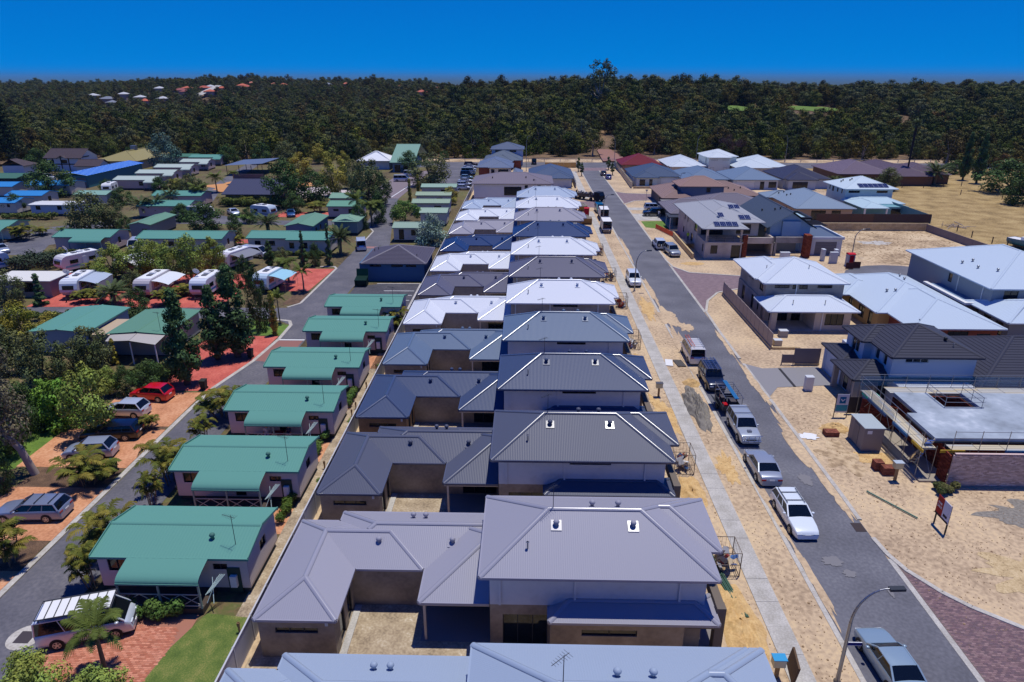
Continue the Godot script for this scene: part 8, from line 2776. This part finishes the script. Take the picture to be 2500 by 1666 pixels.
func build_small_things() -> void:
	var t: Node3D
	var b: B
	var i := 0
	t = lamp_post(16.66, -27.5, "tall curved street lamp with blue street sign at the bottom", 6.2, 1.55)
	b = B.new()
	b.box(0.1, 0.82, 2.52, 2.7, -0.015, 0.015)
	var sg := part("street_sign", b, pm(s(20, 34, 110), 0.4), t)
	b = B.new()
	b.box(0.1, 0.82, 2.7, 2.72, -0.02, 0.02); b.box(0.1, 0.82, 2.5, 2.52, -0.02, 0.02)
	part("sign_edge", b, M.white, sg)
	lamp_post(16.1, -98.1, "curved street lamp standing in front of the white four-wheel drive", 6.2, 1.4)
	lamp_post(16.55, -149.0, "curved street lamp by the two white box trucks", 6.2, 1.4)
	lamp_post(57.9, -119.9, "curved street lamp at the edge of the vacant lot", 5.0, 1.6)
	lamp_post(-0.6, -236.0, "tall straight lamp post above the brick house", 11.5, 0.6)
	lamp_post(32.6, -265.0, "curved lamp post at the mouth of the bush track", 9.5, 1.4, PI)
	lamp_post(63.5, -266.0, "lamp post behind the white houses by the bush", 9.5, 0.8)
	lamp_post(97.0, -266.0, "lamp post behind the old brown houses", 9.5, 0.8, PI)
	lamp_post(41.6, -190.0, "small lamp post in front of the blue-grey hip houses", 5.5, 0.5)
	# rubbish cages along the footpath
	cage(12.2, 13.8, -37.3, -35.6, "steel mesh rubbish cage with pallets by the mauve-roofed townhouse", 1)
	cage(12.0, 13.6, -49.6, -47.6, "steel mesh rubbish cage beside the dark grey townhouse", 2)
	cage(11.7, 13.4, -76.6, -74.6, "overflowing rubbish cage with blue sheet by the blue-grey townhouse", 3)
	cage(12.0, 13.9, -91.5, -89.6, "empty mesh rubbish cage by the dark mauve townhouse", 4)
	cage(12.0, 13.9, -104.9, -103.0, "mesh rubbish cage by the white townhouse", 5)
	cage(12.4, 13.6, -121.4, -119.6, "small rubbish cage by the deep blue townhouse", 6)
	# skips and portable toilets
	for q in [[11.8, 14.0, -149.6, -147.0, s(118, 92, 60), "rusty skip piled with rubble by the pinkish townhouse"], [12.2, 14.2, -164.6, -162.4, s(138, 104, 52), "brown skip beside the upper white townhouse"]]:
		t = hs("skip", q[5], (q[0] + q[1]) / 2, (q[2] + q[3]) / 2, "skip")
		b = B.new()
		b.prism([Vector2(q[2] + 0.4, 0.05), Vector2(q[3] - 0.4, 0.05), Vector2(q[3], 1.3), Vector2(q[2], 1.3)], q[0], q[1])
		part("hopper", b, pm(q[4], 0.8), t, org)
		part("rubble", heap((q[0] + q[1]) / 2, (q[2] + q[3]) / 2, 1.0, 1.2, 0.5, 9, 0.6), M.gravel, t, org - Vector3(0, 1.25, 0))
	toilet(13.4, -155.2, s(190, 30, 52), s(150, 24, 48), "red portable toilet by the upper townhouses")
	toilet(54.6, -113.4, s(196, 28, 44), s(168, 170, 176), "red and grey portable toilet by the turning circle")
	toilet(32.3, -58.2, s(30, 176, 150), s(90, 120, 150), "portable toilet with turquoise roof at the building site")
	# building site stores
	t = hs("site_shed", "grey steel site store box beside the scaffolding", 29.6, -52.9, "shed")
	b = B.new()
	b.box(28.75, 30.4, 0.05, 2.2, -54.2, -51.6)
	part("body", b, pm(s(136, 126, 120), 0.7), t, org)
	b = B.new()
	b.box(28.68, 30.47, 2.2, 2.27, -54.27, -51.53)
	part("roof", b, pm(s(166, 176, 178), 0.5), t, org)
	b = B.new()
	b.box(28.71, 28.75, 0.2, 2.0, -53.4, -52.5)
	part("door", b, pm(s(120, 112, 108), 0.7), t, org)
	b = B.new()
	b.box(29.0, 29.4, 1.7, 2.0, -51.6, -51.585)
	part("notice", b, M.white, t, org)
	t = hs("builder_sign", "white builder's board with a blue square and white tick mark", 29.6, -57.9, "sign")
	b = B.new()
	b.box(29.0, 29.06, 0, 2.4, -57.95, -57.9); b.box(30.2, 30.26, 0, 2.4, -57.95, -57.9)
	part("frame", b, M.black, t, org)
	b = B.new()
	b.box(29.06, 30.2, 0.5, 2.4, -57.94, -57.91)
	part("board", b, pm(s(206, 206, 212), 0.5), t, org)
	b = B.new()
	b.box(29.1, 30.16, 0.66, 1.3, -57.91, -57.9)
	part("lower_band", b, pm(s(60, 138, 160), 0.5), t, org)
	b = B.new()
	b.box(29.34, 29.92, 1.46, 2.14, -57.91, -57.898)
	var sq := part("emblem", b, pm(s(24, 100, 146), 0.5), t, org)
	b = B.new()
	b.bar(Vector3(29.46, 1.92, -57.893), Vector3(29.62, 1.68, -57.893), 0.012, 0.07); b.bar(Vector3(29.6, 1.69, -57.893), Vector3(29.82, 1.92, -57.893), 0.012, 0.07)
	part("tick", b, M.white, sq, org)
	t = hs("sale_sign", "red and white for-sale board on two posts on the empty sand lot", 29.5, -41, "sign")
	b = B.new()
	for z in [-41.65, -40.3]: b.box(29.46, 29.54, 0, 2.3, z - 0.04, z + 0.04)
	part("post", b, M.black, t, org).set_meta("kind", "stuff")
	b = B.new()
	b.box(29.42, 29.46, 0.85, 2.35, -41.75, -41.0)
	var rb := part("red_panel", b, pm(s(150, 32, 34), 0.5), t, org)
	b = B.new()
	b.box(29.42, 29.46, 0.85, 2.35, -41.0, -40.2)
	part("white_panel", b, pm(s(196, 200, 214), 0.5), t, org)
	b = B.new()
	b.box(29.41, 29.42, 0.85, 1.0, -41.75, -40.2); b.box(29.41, 29.42, 1.15, 1.35, -40.85, -40.4)
	part("dark_band", b, pm(s(30, 26, 50), 0.5), t, org)
	var bs := Basis(Vector3.UP, -PI / 2)
	text_on(rb, "FOR", Vector3(29.41, 1.85, -41.38) - org, 0.24, M.white, bs)
	text_on(rb, "SALE", Vector3(29.41, 1.58, -41.38) - org, 0.24, M.white, bs)
	t = hs("dark_fence", "short dark sheet fence beside the builder's board", 31.3, -58.6, "fence")
	for k in 2:
		b = B.new()
		b.box(30.4 + k * 1.1, 31.48 + k * 1.1, 0.1, 1.8, -58.65, -58.6)
		part("panel", b, pm(s(58, 50, 52), 0.6), t, org)
	# stacks of red bricks on the site
	for q in [[27.4, -54.4, 1.3, 0.5, 0.9, "low pallet of red bricks near the yellow sand heap"], [28.9, -48.8, 0.9, 0.8, 0.7, "rear stack of red bricks by the meter box"], [29.3, -48.1, 1.0, 0.75, 0.7, "front stack of red bricks by the meter box"]]:
		b = B.new()
		var r := RandomNumberGenerator.new()
		r.seed = int(q[0] * 10)
		for lx in int(q[2] / 0.24):
			for ly in int(q[3] / 0.085):
				for lz in int(q[4] / 0.115):
					b.col = Color(0.21, 0.075, 0.05) * r.randf_range(0.7, 1.3)
					b.box(q[0] - q[2] / 2 + lx * 0.24 + 0.004, q[0] - q[2] / 2 + lx * 0.24 + 0.236, 0.03 + ly * 0.085, 0.03 + ly * 0.085 + 0.081, q[1] - q[4] / 2 + lz * 0.115 + 0.003, q[1] - q[4] / 2 + lz * 0.115 + 0.112)
		t = thing("brick_stack", q[5], "bricks", Vector3(q[0], 0, q[1]))
		part("bricks", b, M.vc, t, t.position).set_meta("kind", "stuff")
	meter_box(29.4, -47.1, "grey meter box on a post by the half-built house", s(170, 180, 188), 1.7)
	meter_box(13.5, -27.7, "meter box with sky-blue lid beside the bottom townhouse", s(60, 150, 196), 1.4)
	meter_box(13.3, -62.0, "meter box on a post beside the gravel heap", s(90, 90, 96), 1.5)
	for q in [[28.9, -63.9, 0.75, 1.5, s(206, 206, 206), "white service cabinet beside the grey driveway"], [31.7, -79.4, 1.0, 0.8, s(150, 146, 146), "grey air-conditioner crate behind the panel fence"], [30.0, -76.4, 0.9, 0.7, s(186, 176, 156), "pale crate at the corner of the panel fence"]]:
		t = thing("service_box", q[5], "cabinet", Vector3(q[0], 0, q[1]))
		b = B.new()
		b.box(-q[2] / 2, q[2] / 2, 0, q[3], -q[2] / 2.6, q[2] / 2.6)
		part("cabinet", b, pm(q[4], 0.6), t)
		b = B.new()
		b.box(-q[2] / 2 - 0.03, q[2] / 2 + 0.03, q[3], q[3] + 0.05, -q[2] / 2.6 - 0.03, q[2] / 2.6 + 0.03)
		part("lid", b, pm(s(196, 200, 204), 0.5), t)
	# heaps and spills
	single("gravel_heap", heap(16.6, -59.6, 1.0, 4.9, 0.8, 61, 0.75, 44), M.gravel, Vector3(16.6, 0, -59.6), "long grey rubble heap on the verge beside the parked trades vehicles", "heap")
	single("sand_heap", heap(17.3, -65.2, 0.9, 1.0, 0.45, 62, 0.5), M.yellow_sand, Vector3(17.3, 0, -65.2), "small orange sand heap at the end of the rubble heap", "heap")
	single("sand_heap", heap(28.2, -55.6, 1.4, 0.9, 0.45, 63, 0.5), M.yellow_sand, Vector3(28.2, 0, -55.6), "yellow sand heap between the site store and the builder's board", "heap")
	single("sand_heap", heap(12.7, -31.6, 1.3, 3.6, 0.28, 64, 0.7, 30), M.yellow_sand, Vector3(12.7, 0, -31.6), "low yellow sand heap in front of the mauve-roofed townhouse", "heap")
	single("sand_heap", heap(12.9, -45.0, 1.0, 2.6, 0.25, 65, 0.7, 30), M.yellow_sand, Vector3(12.9, 0, -45.0), "low yellow sand heap in front of the dark grey townhouse", "heap")
	single("sand_heap", heap(28.4, -114.4, 2.2, 1.1, 0.2, 66, 0.5), M.yellow_sand, Vector3(28.4, 0, -114.4), "low yellow sand patch in front of the cream corner house", "heap")
	i = 0
	for q in [[37.5, -42.6, 3.6, 1.6, M.gravel], [16.6, -48.6, 0.7, 2.4, M.yellow_sand], [29.2, -50.2, 1.8, 1.0, M.yellow_sand], [26.5, -50.5, 1.5, 2.2, M.lot_sand], [33.5, -36.0, 4.5, 2.2, M.limestone], [67.5, -131.0, 2.8, 1.6, M.kerb], [13.0, -57.5, 1.0, 4.0, M.yellow_sand], [12.6, -70.0, 0.8, 3.0, M.yellow_sand], [16.8, -90.0, 0.8, 4.5, M.yellow_sand]]:
		i += 1
		sheet("soil_patch", blot(q[0], q[1], q[2], q[3], 120 + i, 0.5, 60), 0.026 + 0.0008 * i, q[4])
	# clods and stones strewn over the sand
	var rr := RandomNumberGenerator.new()
	rr.seed = 31
	b = B.new()
	b.lathe(Vector3.ZERO, [Vector2(0, -0.5), Vector2(0.9, -0.2), Vector2(0.75, 0.5), Vector2(0, 0.8)], 5)
	var mm := MultiMesh.new()
	mm.transform_format = MultiMesh.TRANSFORM_3D
	mm.mesh = b.mesh()
	var xf := []
	for k in 5200:
		var px := 0.0
		var pz := 0.0
		var u := rr.randf()
		if u < 0.4:
			px = [rr.randf_range(11.2, 14.1), rr.randf_range(15.7, 18.0)][k % 2]; pz = -24.0 - 130.0 * pow(rr.randf(), 1.6)
		elif u < 0.8:
			px = rr.randf_range(24.6, 39.0); pz = rr.randf_range(-60.0, -30.0)
			if px > 27.5 + (pz + 33) * 0.4 and pz > -33: continue
			if px > 31.0 and pz < -45.8: continue
		else:
			px = rr.randf_range(57.5, 82.0); pz = rr.randf_range(-141.0, -118.0)
		var q := rr.randf_range(0.015, 0.05) * (1.0 if u < 0.8 else 2.2) * (2.0 if rr.randf() < 0.06 else 1.0)
		xf.append(Transform3D(Basis(Vector3.UP, rr.randf() * TAU).scaled(Vector3(q, q * 0.7, q)), Vector3(px, 0.03, pz)))
	mm.instance_count = xf.size()
	for k in xf.size(): mm.set_instance_transform(k, xf[k])
	var mi := MultiMeshInstance3D.new()
	mi.name = numbered("clods")
	mi.multimesh = mm
	mi.material_override = pm(s(150, 124, 94), 0.95)
	mi.set_meta("kind", "stuff")
	mi.set_meta("label", "small clods and stones strewn over the sand")
	mi.set_meta("category", "stones")
	add_child(mi)
	# boards, pallets and pipes lying about
	t = hs("pallet", "white sheet leaning on grey formwork panels on the verge", 16.8, -70.4, "pallet")
	for k in 6:
		b = B.new()
		b.obox(Vector3(16.75 + k * 0.16, 0.1, -70.4), Vector3(0.05, 0, 0), Vector3(0, 0.05, 0), Vector3(0.12, 0, 0.9))
		part("board", b, pm(s(96, 92, 88), 0.8), t, org)
	b = B.new()
	b.obox(Vector3(16.0, 0.08, -70.6), Vector3(0.4, 0, 0.1), Vector3(0, 0.03, 0), Vector3(-0.12, 0, 0.9))
	part("sheet", b, M.white, t, org)
	for q in [[11.9, -38.6, 12.9, -31.9, s(72, 100, 84), "bundle of green pipes along the mauve-roofed townhouse"], [26.4, -45.4, 28.5, -42.0, s(84, 124, 110), "long green pipe lying on the sand lot"]]:
		b = B.new()
		for k in (5 if q[0] < 20 else 1): b.tube(Vector3(q[0] + k * 0.13, 0.12 + 0.03 * (k % 2), q[1]), Vector3(q[2] + k * 0.1, 0.12 + 0.03 * (k % 2), q[3]), 0.055, 0.055, 6)
		single("pipe_bundle", b, pm(q[4], 0.5), Vector3((q[0] + q[2]) / 2, 0, (q[1] + q[3]) / 2), q[5], "pipes")
	b = B.new()
	b.obox(Vector3(14.4, 0.6, -27.9), Vector3(0.05, 0, 0.02), Vector3(0.1, 0.6, 0), Vector3(-0.12, 0, 0.75))
	single("plywood_sheet", b, pm(s(92, 70, 48), 0.9), Vector3(14.4, 0, -27.9), "brown plywood sheet standing on edge beside the footpath", "plywood")
	single("paper_sheet", flat_sheet(blot(25.2, -54.1, 0.85, 0.6, 140, 0.45, 30), 0.07), pm(s(222, 222, 222), 0.8), Vector3(25.2, 0, -54.1), "crumpled white sheet lying on the sand beside the kerb", "sheet")
	b = B.new()
	for k in 2: b.box(53.0 + k * 1.4, 54.3 + k * 1.4, 0.1, 1.2, -111.2 - k * 0.6, -111.15 - k * 0.6)
	t = thing("rusty_sheets", "rusty steel sheets leaning by the turning circle", "steel sheets", Vector3(53.5, 0, -111.2))
	part("sheets", b, pm(s(96, 48, 36), 0.85), t, t.position).set_meta("kind", "stuff")
	# bins and hedges of the park
	bin(-33.5, -46.9, s(34, 60, 48), s(50, 100, 78), "green wheelie bin farther from the camera by the cane palm")
	bin(-33.7, -45.8, s(52, 74, 60), s(52, 116, 92), "green wheelie bin nearer the camera by the cane palm")
	bin(-33.1, -62.6, s(44, 44, 44), s(54, 56, 54), "dark wheelie bin at the near end of the red pad")
	bin(-31.5, -71.0, s(40, 42, 42), s(50, 54, 52), "dark wheelie bin at the kerb of the upper red pad")
	t = hs("skip", "dark green front-lift waste bin beside the blue block", -25.4, -99.9, "waste bin")
	b = B.new()
	b.prism([Vector2(-100.6, 0.15), Vector2(-99.3, 0.15), Vector2(-99.1, 1.1), Vector2(-100.8, 1.4)], -26.3, -24.5)
	part("hopper", b, pm(s(18, 44, 38), 0.5), t, org)
	b = B.new()
	b.obox(Vector3(-25.4, 1.9, -100.9), Vector3(0.9, 0, 0), Vector3(0, 0.55, -0.12), Vector3(0, 0.01, 0.03))
	part("lid", b, pm(s(26, 70, 52), 0.5), t, org)
	hedge(-24.0, -20.2, -31.8, -30.5, 1.35, "dense bright green hedge in front of the nearest cabin's verandah")
	hedge(-18.0, -17.1, -44.0, -40.2, 1.1, "green hedge between the nearest and second cabins", Color(0.10, 0.15, 0.03))
	hedge(-18.1, -17.3, -54.2, -49.0, 1.1, "green hedge beside the third cabin's end wall")
	hedge(-17.8, -16.9, -63.3, -58.5, 1.1, "green hedge beside the fourth cabin's end wall")
	hedge(-84, -76.6, -118.6, -116.6, 1.3, "dark clipped hedge in front of the cabin with green awning", Color(0.075, 0.095, 0.03), 0.16)
	hedge(-86, -78.5, -112.5, -106.5, 2.6, "big dark grey-green bush by the park road", Color(0.06, 0.085, 0.05), 0.2)
	hedge(-57.5, -52.5, -118.6, -116.6, 1.4, "bright hedge at the end of the long green cabin", Color(0.12, 0.17, 0.04), 0.16)
	hedge(-46, -36, -117.6, -116.0, 1.4, "low planting in front of the stepped green cabin", Color(0.09, 0.12, 0.035), 0.16)
	hedge(-54, -49, -84.0, -81.4, 2.0, "dark hedge behind the wide flat green roof", Color(0.05, 0.08, 0.03), 0.16)
	hedge(-66, -58, -84.0, -82.2, 1.5, "low hedge along the park cross road", Color(0.07, 0.10, 0.03), 0.16)
	hedge(-118, -106, -151.5, -149.0, 1.6, "garden bushes in front of the white flat-roofed cabin", Color(0.11, 0.14, 0.04), 0.18)
	hedge(-101, -92, -196, -188, 2.2, "planted bank along the far drive", Color(0.085, 0.10, 0.03), 0.25)
	hedge(-76, -62, -168.5, -166.2, 2.4, "row of planting under the dark pool roof", Color(0.11, 0.14, 0.035), 0.22)
	hedge(-43, -36, -136, -128, 1.6, "planted bed round the date palm at the road", Color(0.085, 0.10, 0.04), 0.2)
	hedge(88, 101, -207, -203, 3.0, "clipped olive hedge in front of the old brown house", Color(0.085, 0.10, 0.035), 0.3)
	hedge(-50.5, -47.0, -71.5, -68.0, 1.8, "shrubs beside the patched carport", Color(0.07, 0.10, 0.03), 0.14)
	hedge(-42, -37, -66.8, -62.8, 1.7, "green shrubs beside the near red pad", Color(0.08, 0.12, 0.035), 0.13)
	hedge(-48, -43, -60, -55, 2.2, "dense green bushes behind the red hatchback", Color(0.10, 0.15, 0.03), 0.14)
	hedge(-48, -44.5, -50, -42, 2.0, "dark bushes at the left edge below the leaning gum", Color(0.05, 0.085, 0.028), 0.14)
	for q in [[73.0, -121.5, "green weed clump in the vacant lot, left of two"], [77.0, -121.2, "green weed clump in the vacant lot, right of two"], [32.6, -45.4, "weeds at the foot of the pale brick wall"]]: hedge(q[0] - 1.1, q[0] + 1.1, q[1] - 0.8, q[1] + 0.8, 0.9, q[2], Color(0.10, 0.11, 0.04), 0.12)
	# low shrubs along the sandy strip and beds
	var sh := tree_meshes("shrub", 5)
	var words := ["nearest the camera", "second up the strip", "third up the strip", "fourth up the strip", "farthest up the strip"]
	i = 0
	for z in [-46.0, -48.5, -56.0, -66.5, -69.0]:
		plant("shrub", sh, -16.3 + 0.2 * (i % 2), 0, z, 0.35, 0.8, i, "low green tuft on the sandy strip by the fence, " + String(words[i]), "", null, null, "shrub")
		i += 1
	i = 0
	for z in [-30.2, -47.8, -57.0, -58.6, -63.2, -68.0]:
		b = B.new()
		b.box(-16.5, -16.4, 0, 0.75, z, z + 0.08)
		b.box(-16.52, -16.38, 0.5, 0.75, z - 0.03, z + 0.11)
		single("tap_post", b, M.timber, Vector3(-16.45, 0, z), "short timber tap post, number %s along the sandy strip" % ["one", "two", "three", "four", "five", "six"][i], "post")
		i += 1
	# paddock fence posts, logs and bush-side rail
	i = 0
	for q in [[89.3, -142.1], [88.8, -136.3], [89.5, -131.0], [90.4, -128.0], [108.0, -201.5], [114.4, -202.0], [121.0, -203.6], [127.1, -205.3], [118.0, -190.0], [124.0, -182.0], [129.0, -172.0]]:
		b = B.new()
		b.box(q[0] - 0.07, q[0] + 0.07, 0, 1.3, q[1] - 0.07, q[1] + 0.07)
		single("fence_post", b, M.bark, Vector3(q[0], 0, q[1]), "weathered timber fence post in the dry paddock", "post", "timber posts of the paddock fence")
		i += 1
	var r := RandomNumberGenerator.new()
	r.seed = 8
	t = thing("log_pile", "pile of bleached branches behind the grey panel wall", "logs", Vector3(91.5, 0, -145.8))
	for k in 14:
		b = B.new()
		var o := Vector3(r.randf_range(-2.6, 2.6), 0.15 + r.randf() * 0.4, r.randf_range(-1.2, 1.2))
		var d := Vector3(r.randf_range(-1, 1), r.randf_range(-0.1, 0.2), r.randf_range(-0.5, 0.5)).normalized() * r.randf_range(0.7, 1.7)
		b.path([o - d, o + Vector3(0, 0.12, 0), o + d], 0.09, 0.04, 6)
		part("branch", b, M.pale_bark, t)
	t = thing("roadside_rail", "long pale rail fence along the edge of the bush", "fence", Vector3(40, 0, -264))
	for k in 40:
		b = B.new()
		b.box(-100.0 + k * 6.0, -99.8 + k * 6.0, 0, 1.1, -0.1, 0.1)
		part("post", b, pm(s(176, 172, 164), 0.7), t)
	b = B.new()
	b.box(-100, 134, 1.0, 1.12, -0.04, 0.04)
	part("rail", b, pm(s(190, 188, 182), 0.6), t)
	t = thing("stop_sign", "small give-way sign on a post at the side street", "sign", Vector3(30.7, 0, -178.3))
	b = B.new()
	b.tube(Vector3(0, 0, 0), Vector3(0, 2.4, 0), 0.04, 0.04, 6)
	part("post", b, M.steel, t)
	b = B.new()
	b.fan([Vector3(-0.42, 2.85, 0.05), Vector3(0.42, 2.85, 0.05), Vector3(0, 2.15, 0.05)])
	part("plate", b, pm(s(196, 190, 180), 0.5), t)
	# orange mesh and trench works by the cream corner house
	t = hs("safety_barrier", "orange plastic mesh barrier beside the cream corner house", 28.6, -138, "barrier")
	for k in 5:
		b = B.new()
		b.obox(Vector3(27.4 + k * 0.55, 0.5, -142.5 + k * 2.2), Vector3(0.27, 0, 1.1), Vector3(0, 0.45, 0), Vector3(0.02, 0, -0.005))
		part("mesh", b, pm(s(214, 84, 40), 0.7), t, org)
	t = hs("brick_wall", "low limestone and render wall along the side of the cream corner house", 29.6, -126, "wall")
	for k in 8:
		b = B.new()
		b.box(29.0 + 0.02 * k, 29.3 + 0.02 * k, 0, 1.0, -117.6 - k * 2.3 - 2.25, -117.6 - k * 2.3)
		part("panel", b, M.limestone, t, org)
	# people
	person("person in a yellow high-visibility shirt beside the cream corner house", 30.3, 1.0, -127.5, -0.6, Color(0.55, 0.75, 0.05), Color(0.05, 0.06, 0.10))
	b = B.new()
	b.box(29.5, 31.1, 0.94, 1.0, -129.5, -125.5)
	for q in [[29.55, -129.4], [29.55, -125.6], [31.0, -125.6], [31.0, -129.4]]: b.box(q[0] - 0.03, q[0] + 0.03, 0, 0.94, q[1] - 0.03, q[1] + 0.03)
	single("work_platform", b, M.steel, Vector3(30.3, 0, -127.5), "low steel work platform beside the cream corner house", "platform")
	person("person in a pink shirt standing by the silver car on the driveway", 32.6, 0.03, -161.8, 0.8, Color(0.6, 0.08, 0.16), Color(0.05, 0.05, 0.08))
	person("person in a white shirt standing by the black four-wheel drive", 29.8, 0.03, -155.0, 2.4, Color(0.62, 0.6, 0.62), Color(0.07, 0.08, 0.12))
	person("person in a white shirt sitting on the third cabin's verandah", -22.6, 0.45, -51.9, 0.3, Color(0.6, 0.58, 0.6), Color(0.1, 0.1, 0.2), true)
	person("person in a dark shirt sitting on the third cabin's verandah", -20.6, 0.45, -51.9, -0.5, Color(0.05, 0.05, 0.10), Color(0.15, 0.15, 0.18), true)
	for q in [[-22.6, -51.95], [-20.6, -51.95], [-21.6, -51.7]]:
		t = thing("stool" if q[0] != -21.6 else "verandah_table", "red folding table on the third cabin's verandah" if q[0] == -21.6 else ("plain stool under the person in white on the verandah" if q[0] < -22 else "plain stool under the person in dark clothes on the verandah"), "table" if q[0] == -21.6 else "stool", Vector3(q[0], 0.45, q[1]))
		var tp := 0.7 if q[0] == -21.6 else 0.42
		var w := 0.5 if q[0] == -21.6 else 0.18
		b = B.new()
		b.box(-w, w, tp - 0.04, tp, -w * 0.8, w * 0.8)
		part("top", b, pm(s(140, 30, 44), 0.5) if q[0] == -21.6 else M.black, t)
		for sx in [-1.0, 1.0]:
			for sz in [-1.0, 1.0]:
				b = B.new()
				b.box(sx * w * 0.85 - 0.02, sx * w * 0.85 + 0.02, 0, tp - 0.04, sz * w * 0.65 - 0.02, sz * w * 0.65 + 0.02)
				part("leg", b, M.steel, t)

func toilet(x: float, z: float, top: Color, c: Color, label: String) -> void:
	var t := thing("portable_toilet", label, "toilet", Vector3(x, 0.02, z))
	org = Vector3.ZERO
	var b := B.new()
	b.box(-0.55, 0.55, 0.1, 2.05, -0.55, 0.55)
	b.box(-0.6, 0.6, 0, 0.1, -0.6, 0.6)
	part("cabin", b, pm(c, 0.5), t)
	b = B.new()
	b.prism([Vector2(-0.6, 2.05), Vector2(0.6, 2.05), Vector2(0.6, 2.15), Vector2(0.3, 2.28), Vector2(-0.3, 2.28), Vector2(-0.6, 2.15)], -0.6, 0.6)
	part("roof", b, pm(top, 0.45), t)
	b = B.new()
	b.box(-0.36, 0.36, 0.15, 1.95, 0.55, 0.58)
	part("door", b, pm(top.darkened(0.15), 0.5), t)
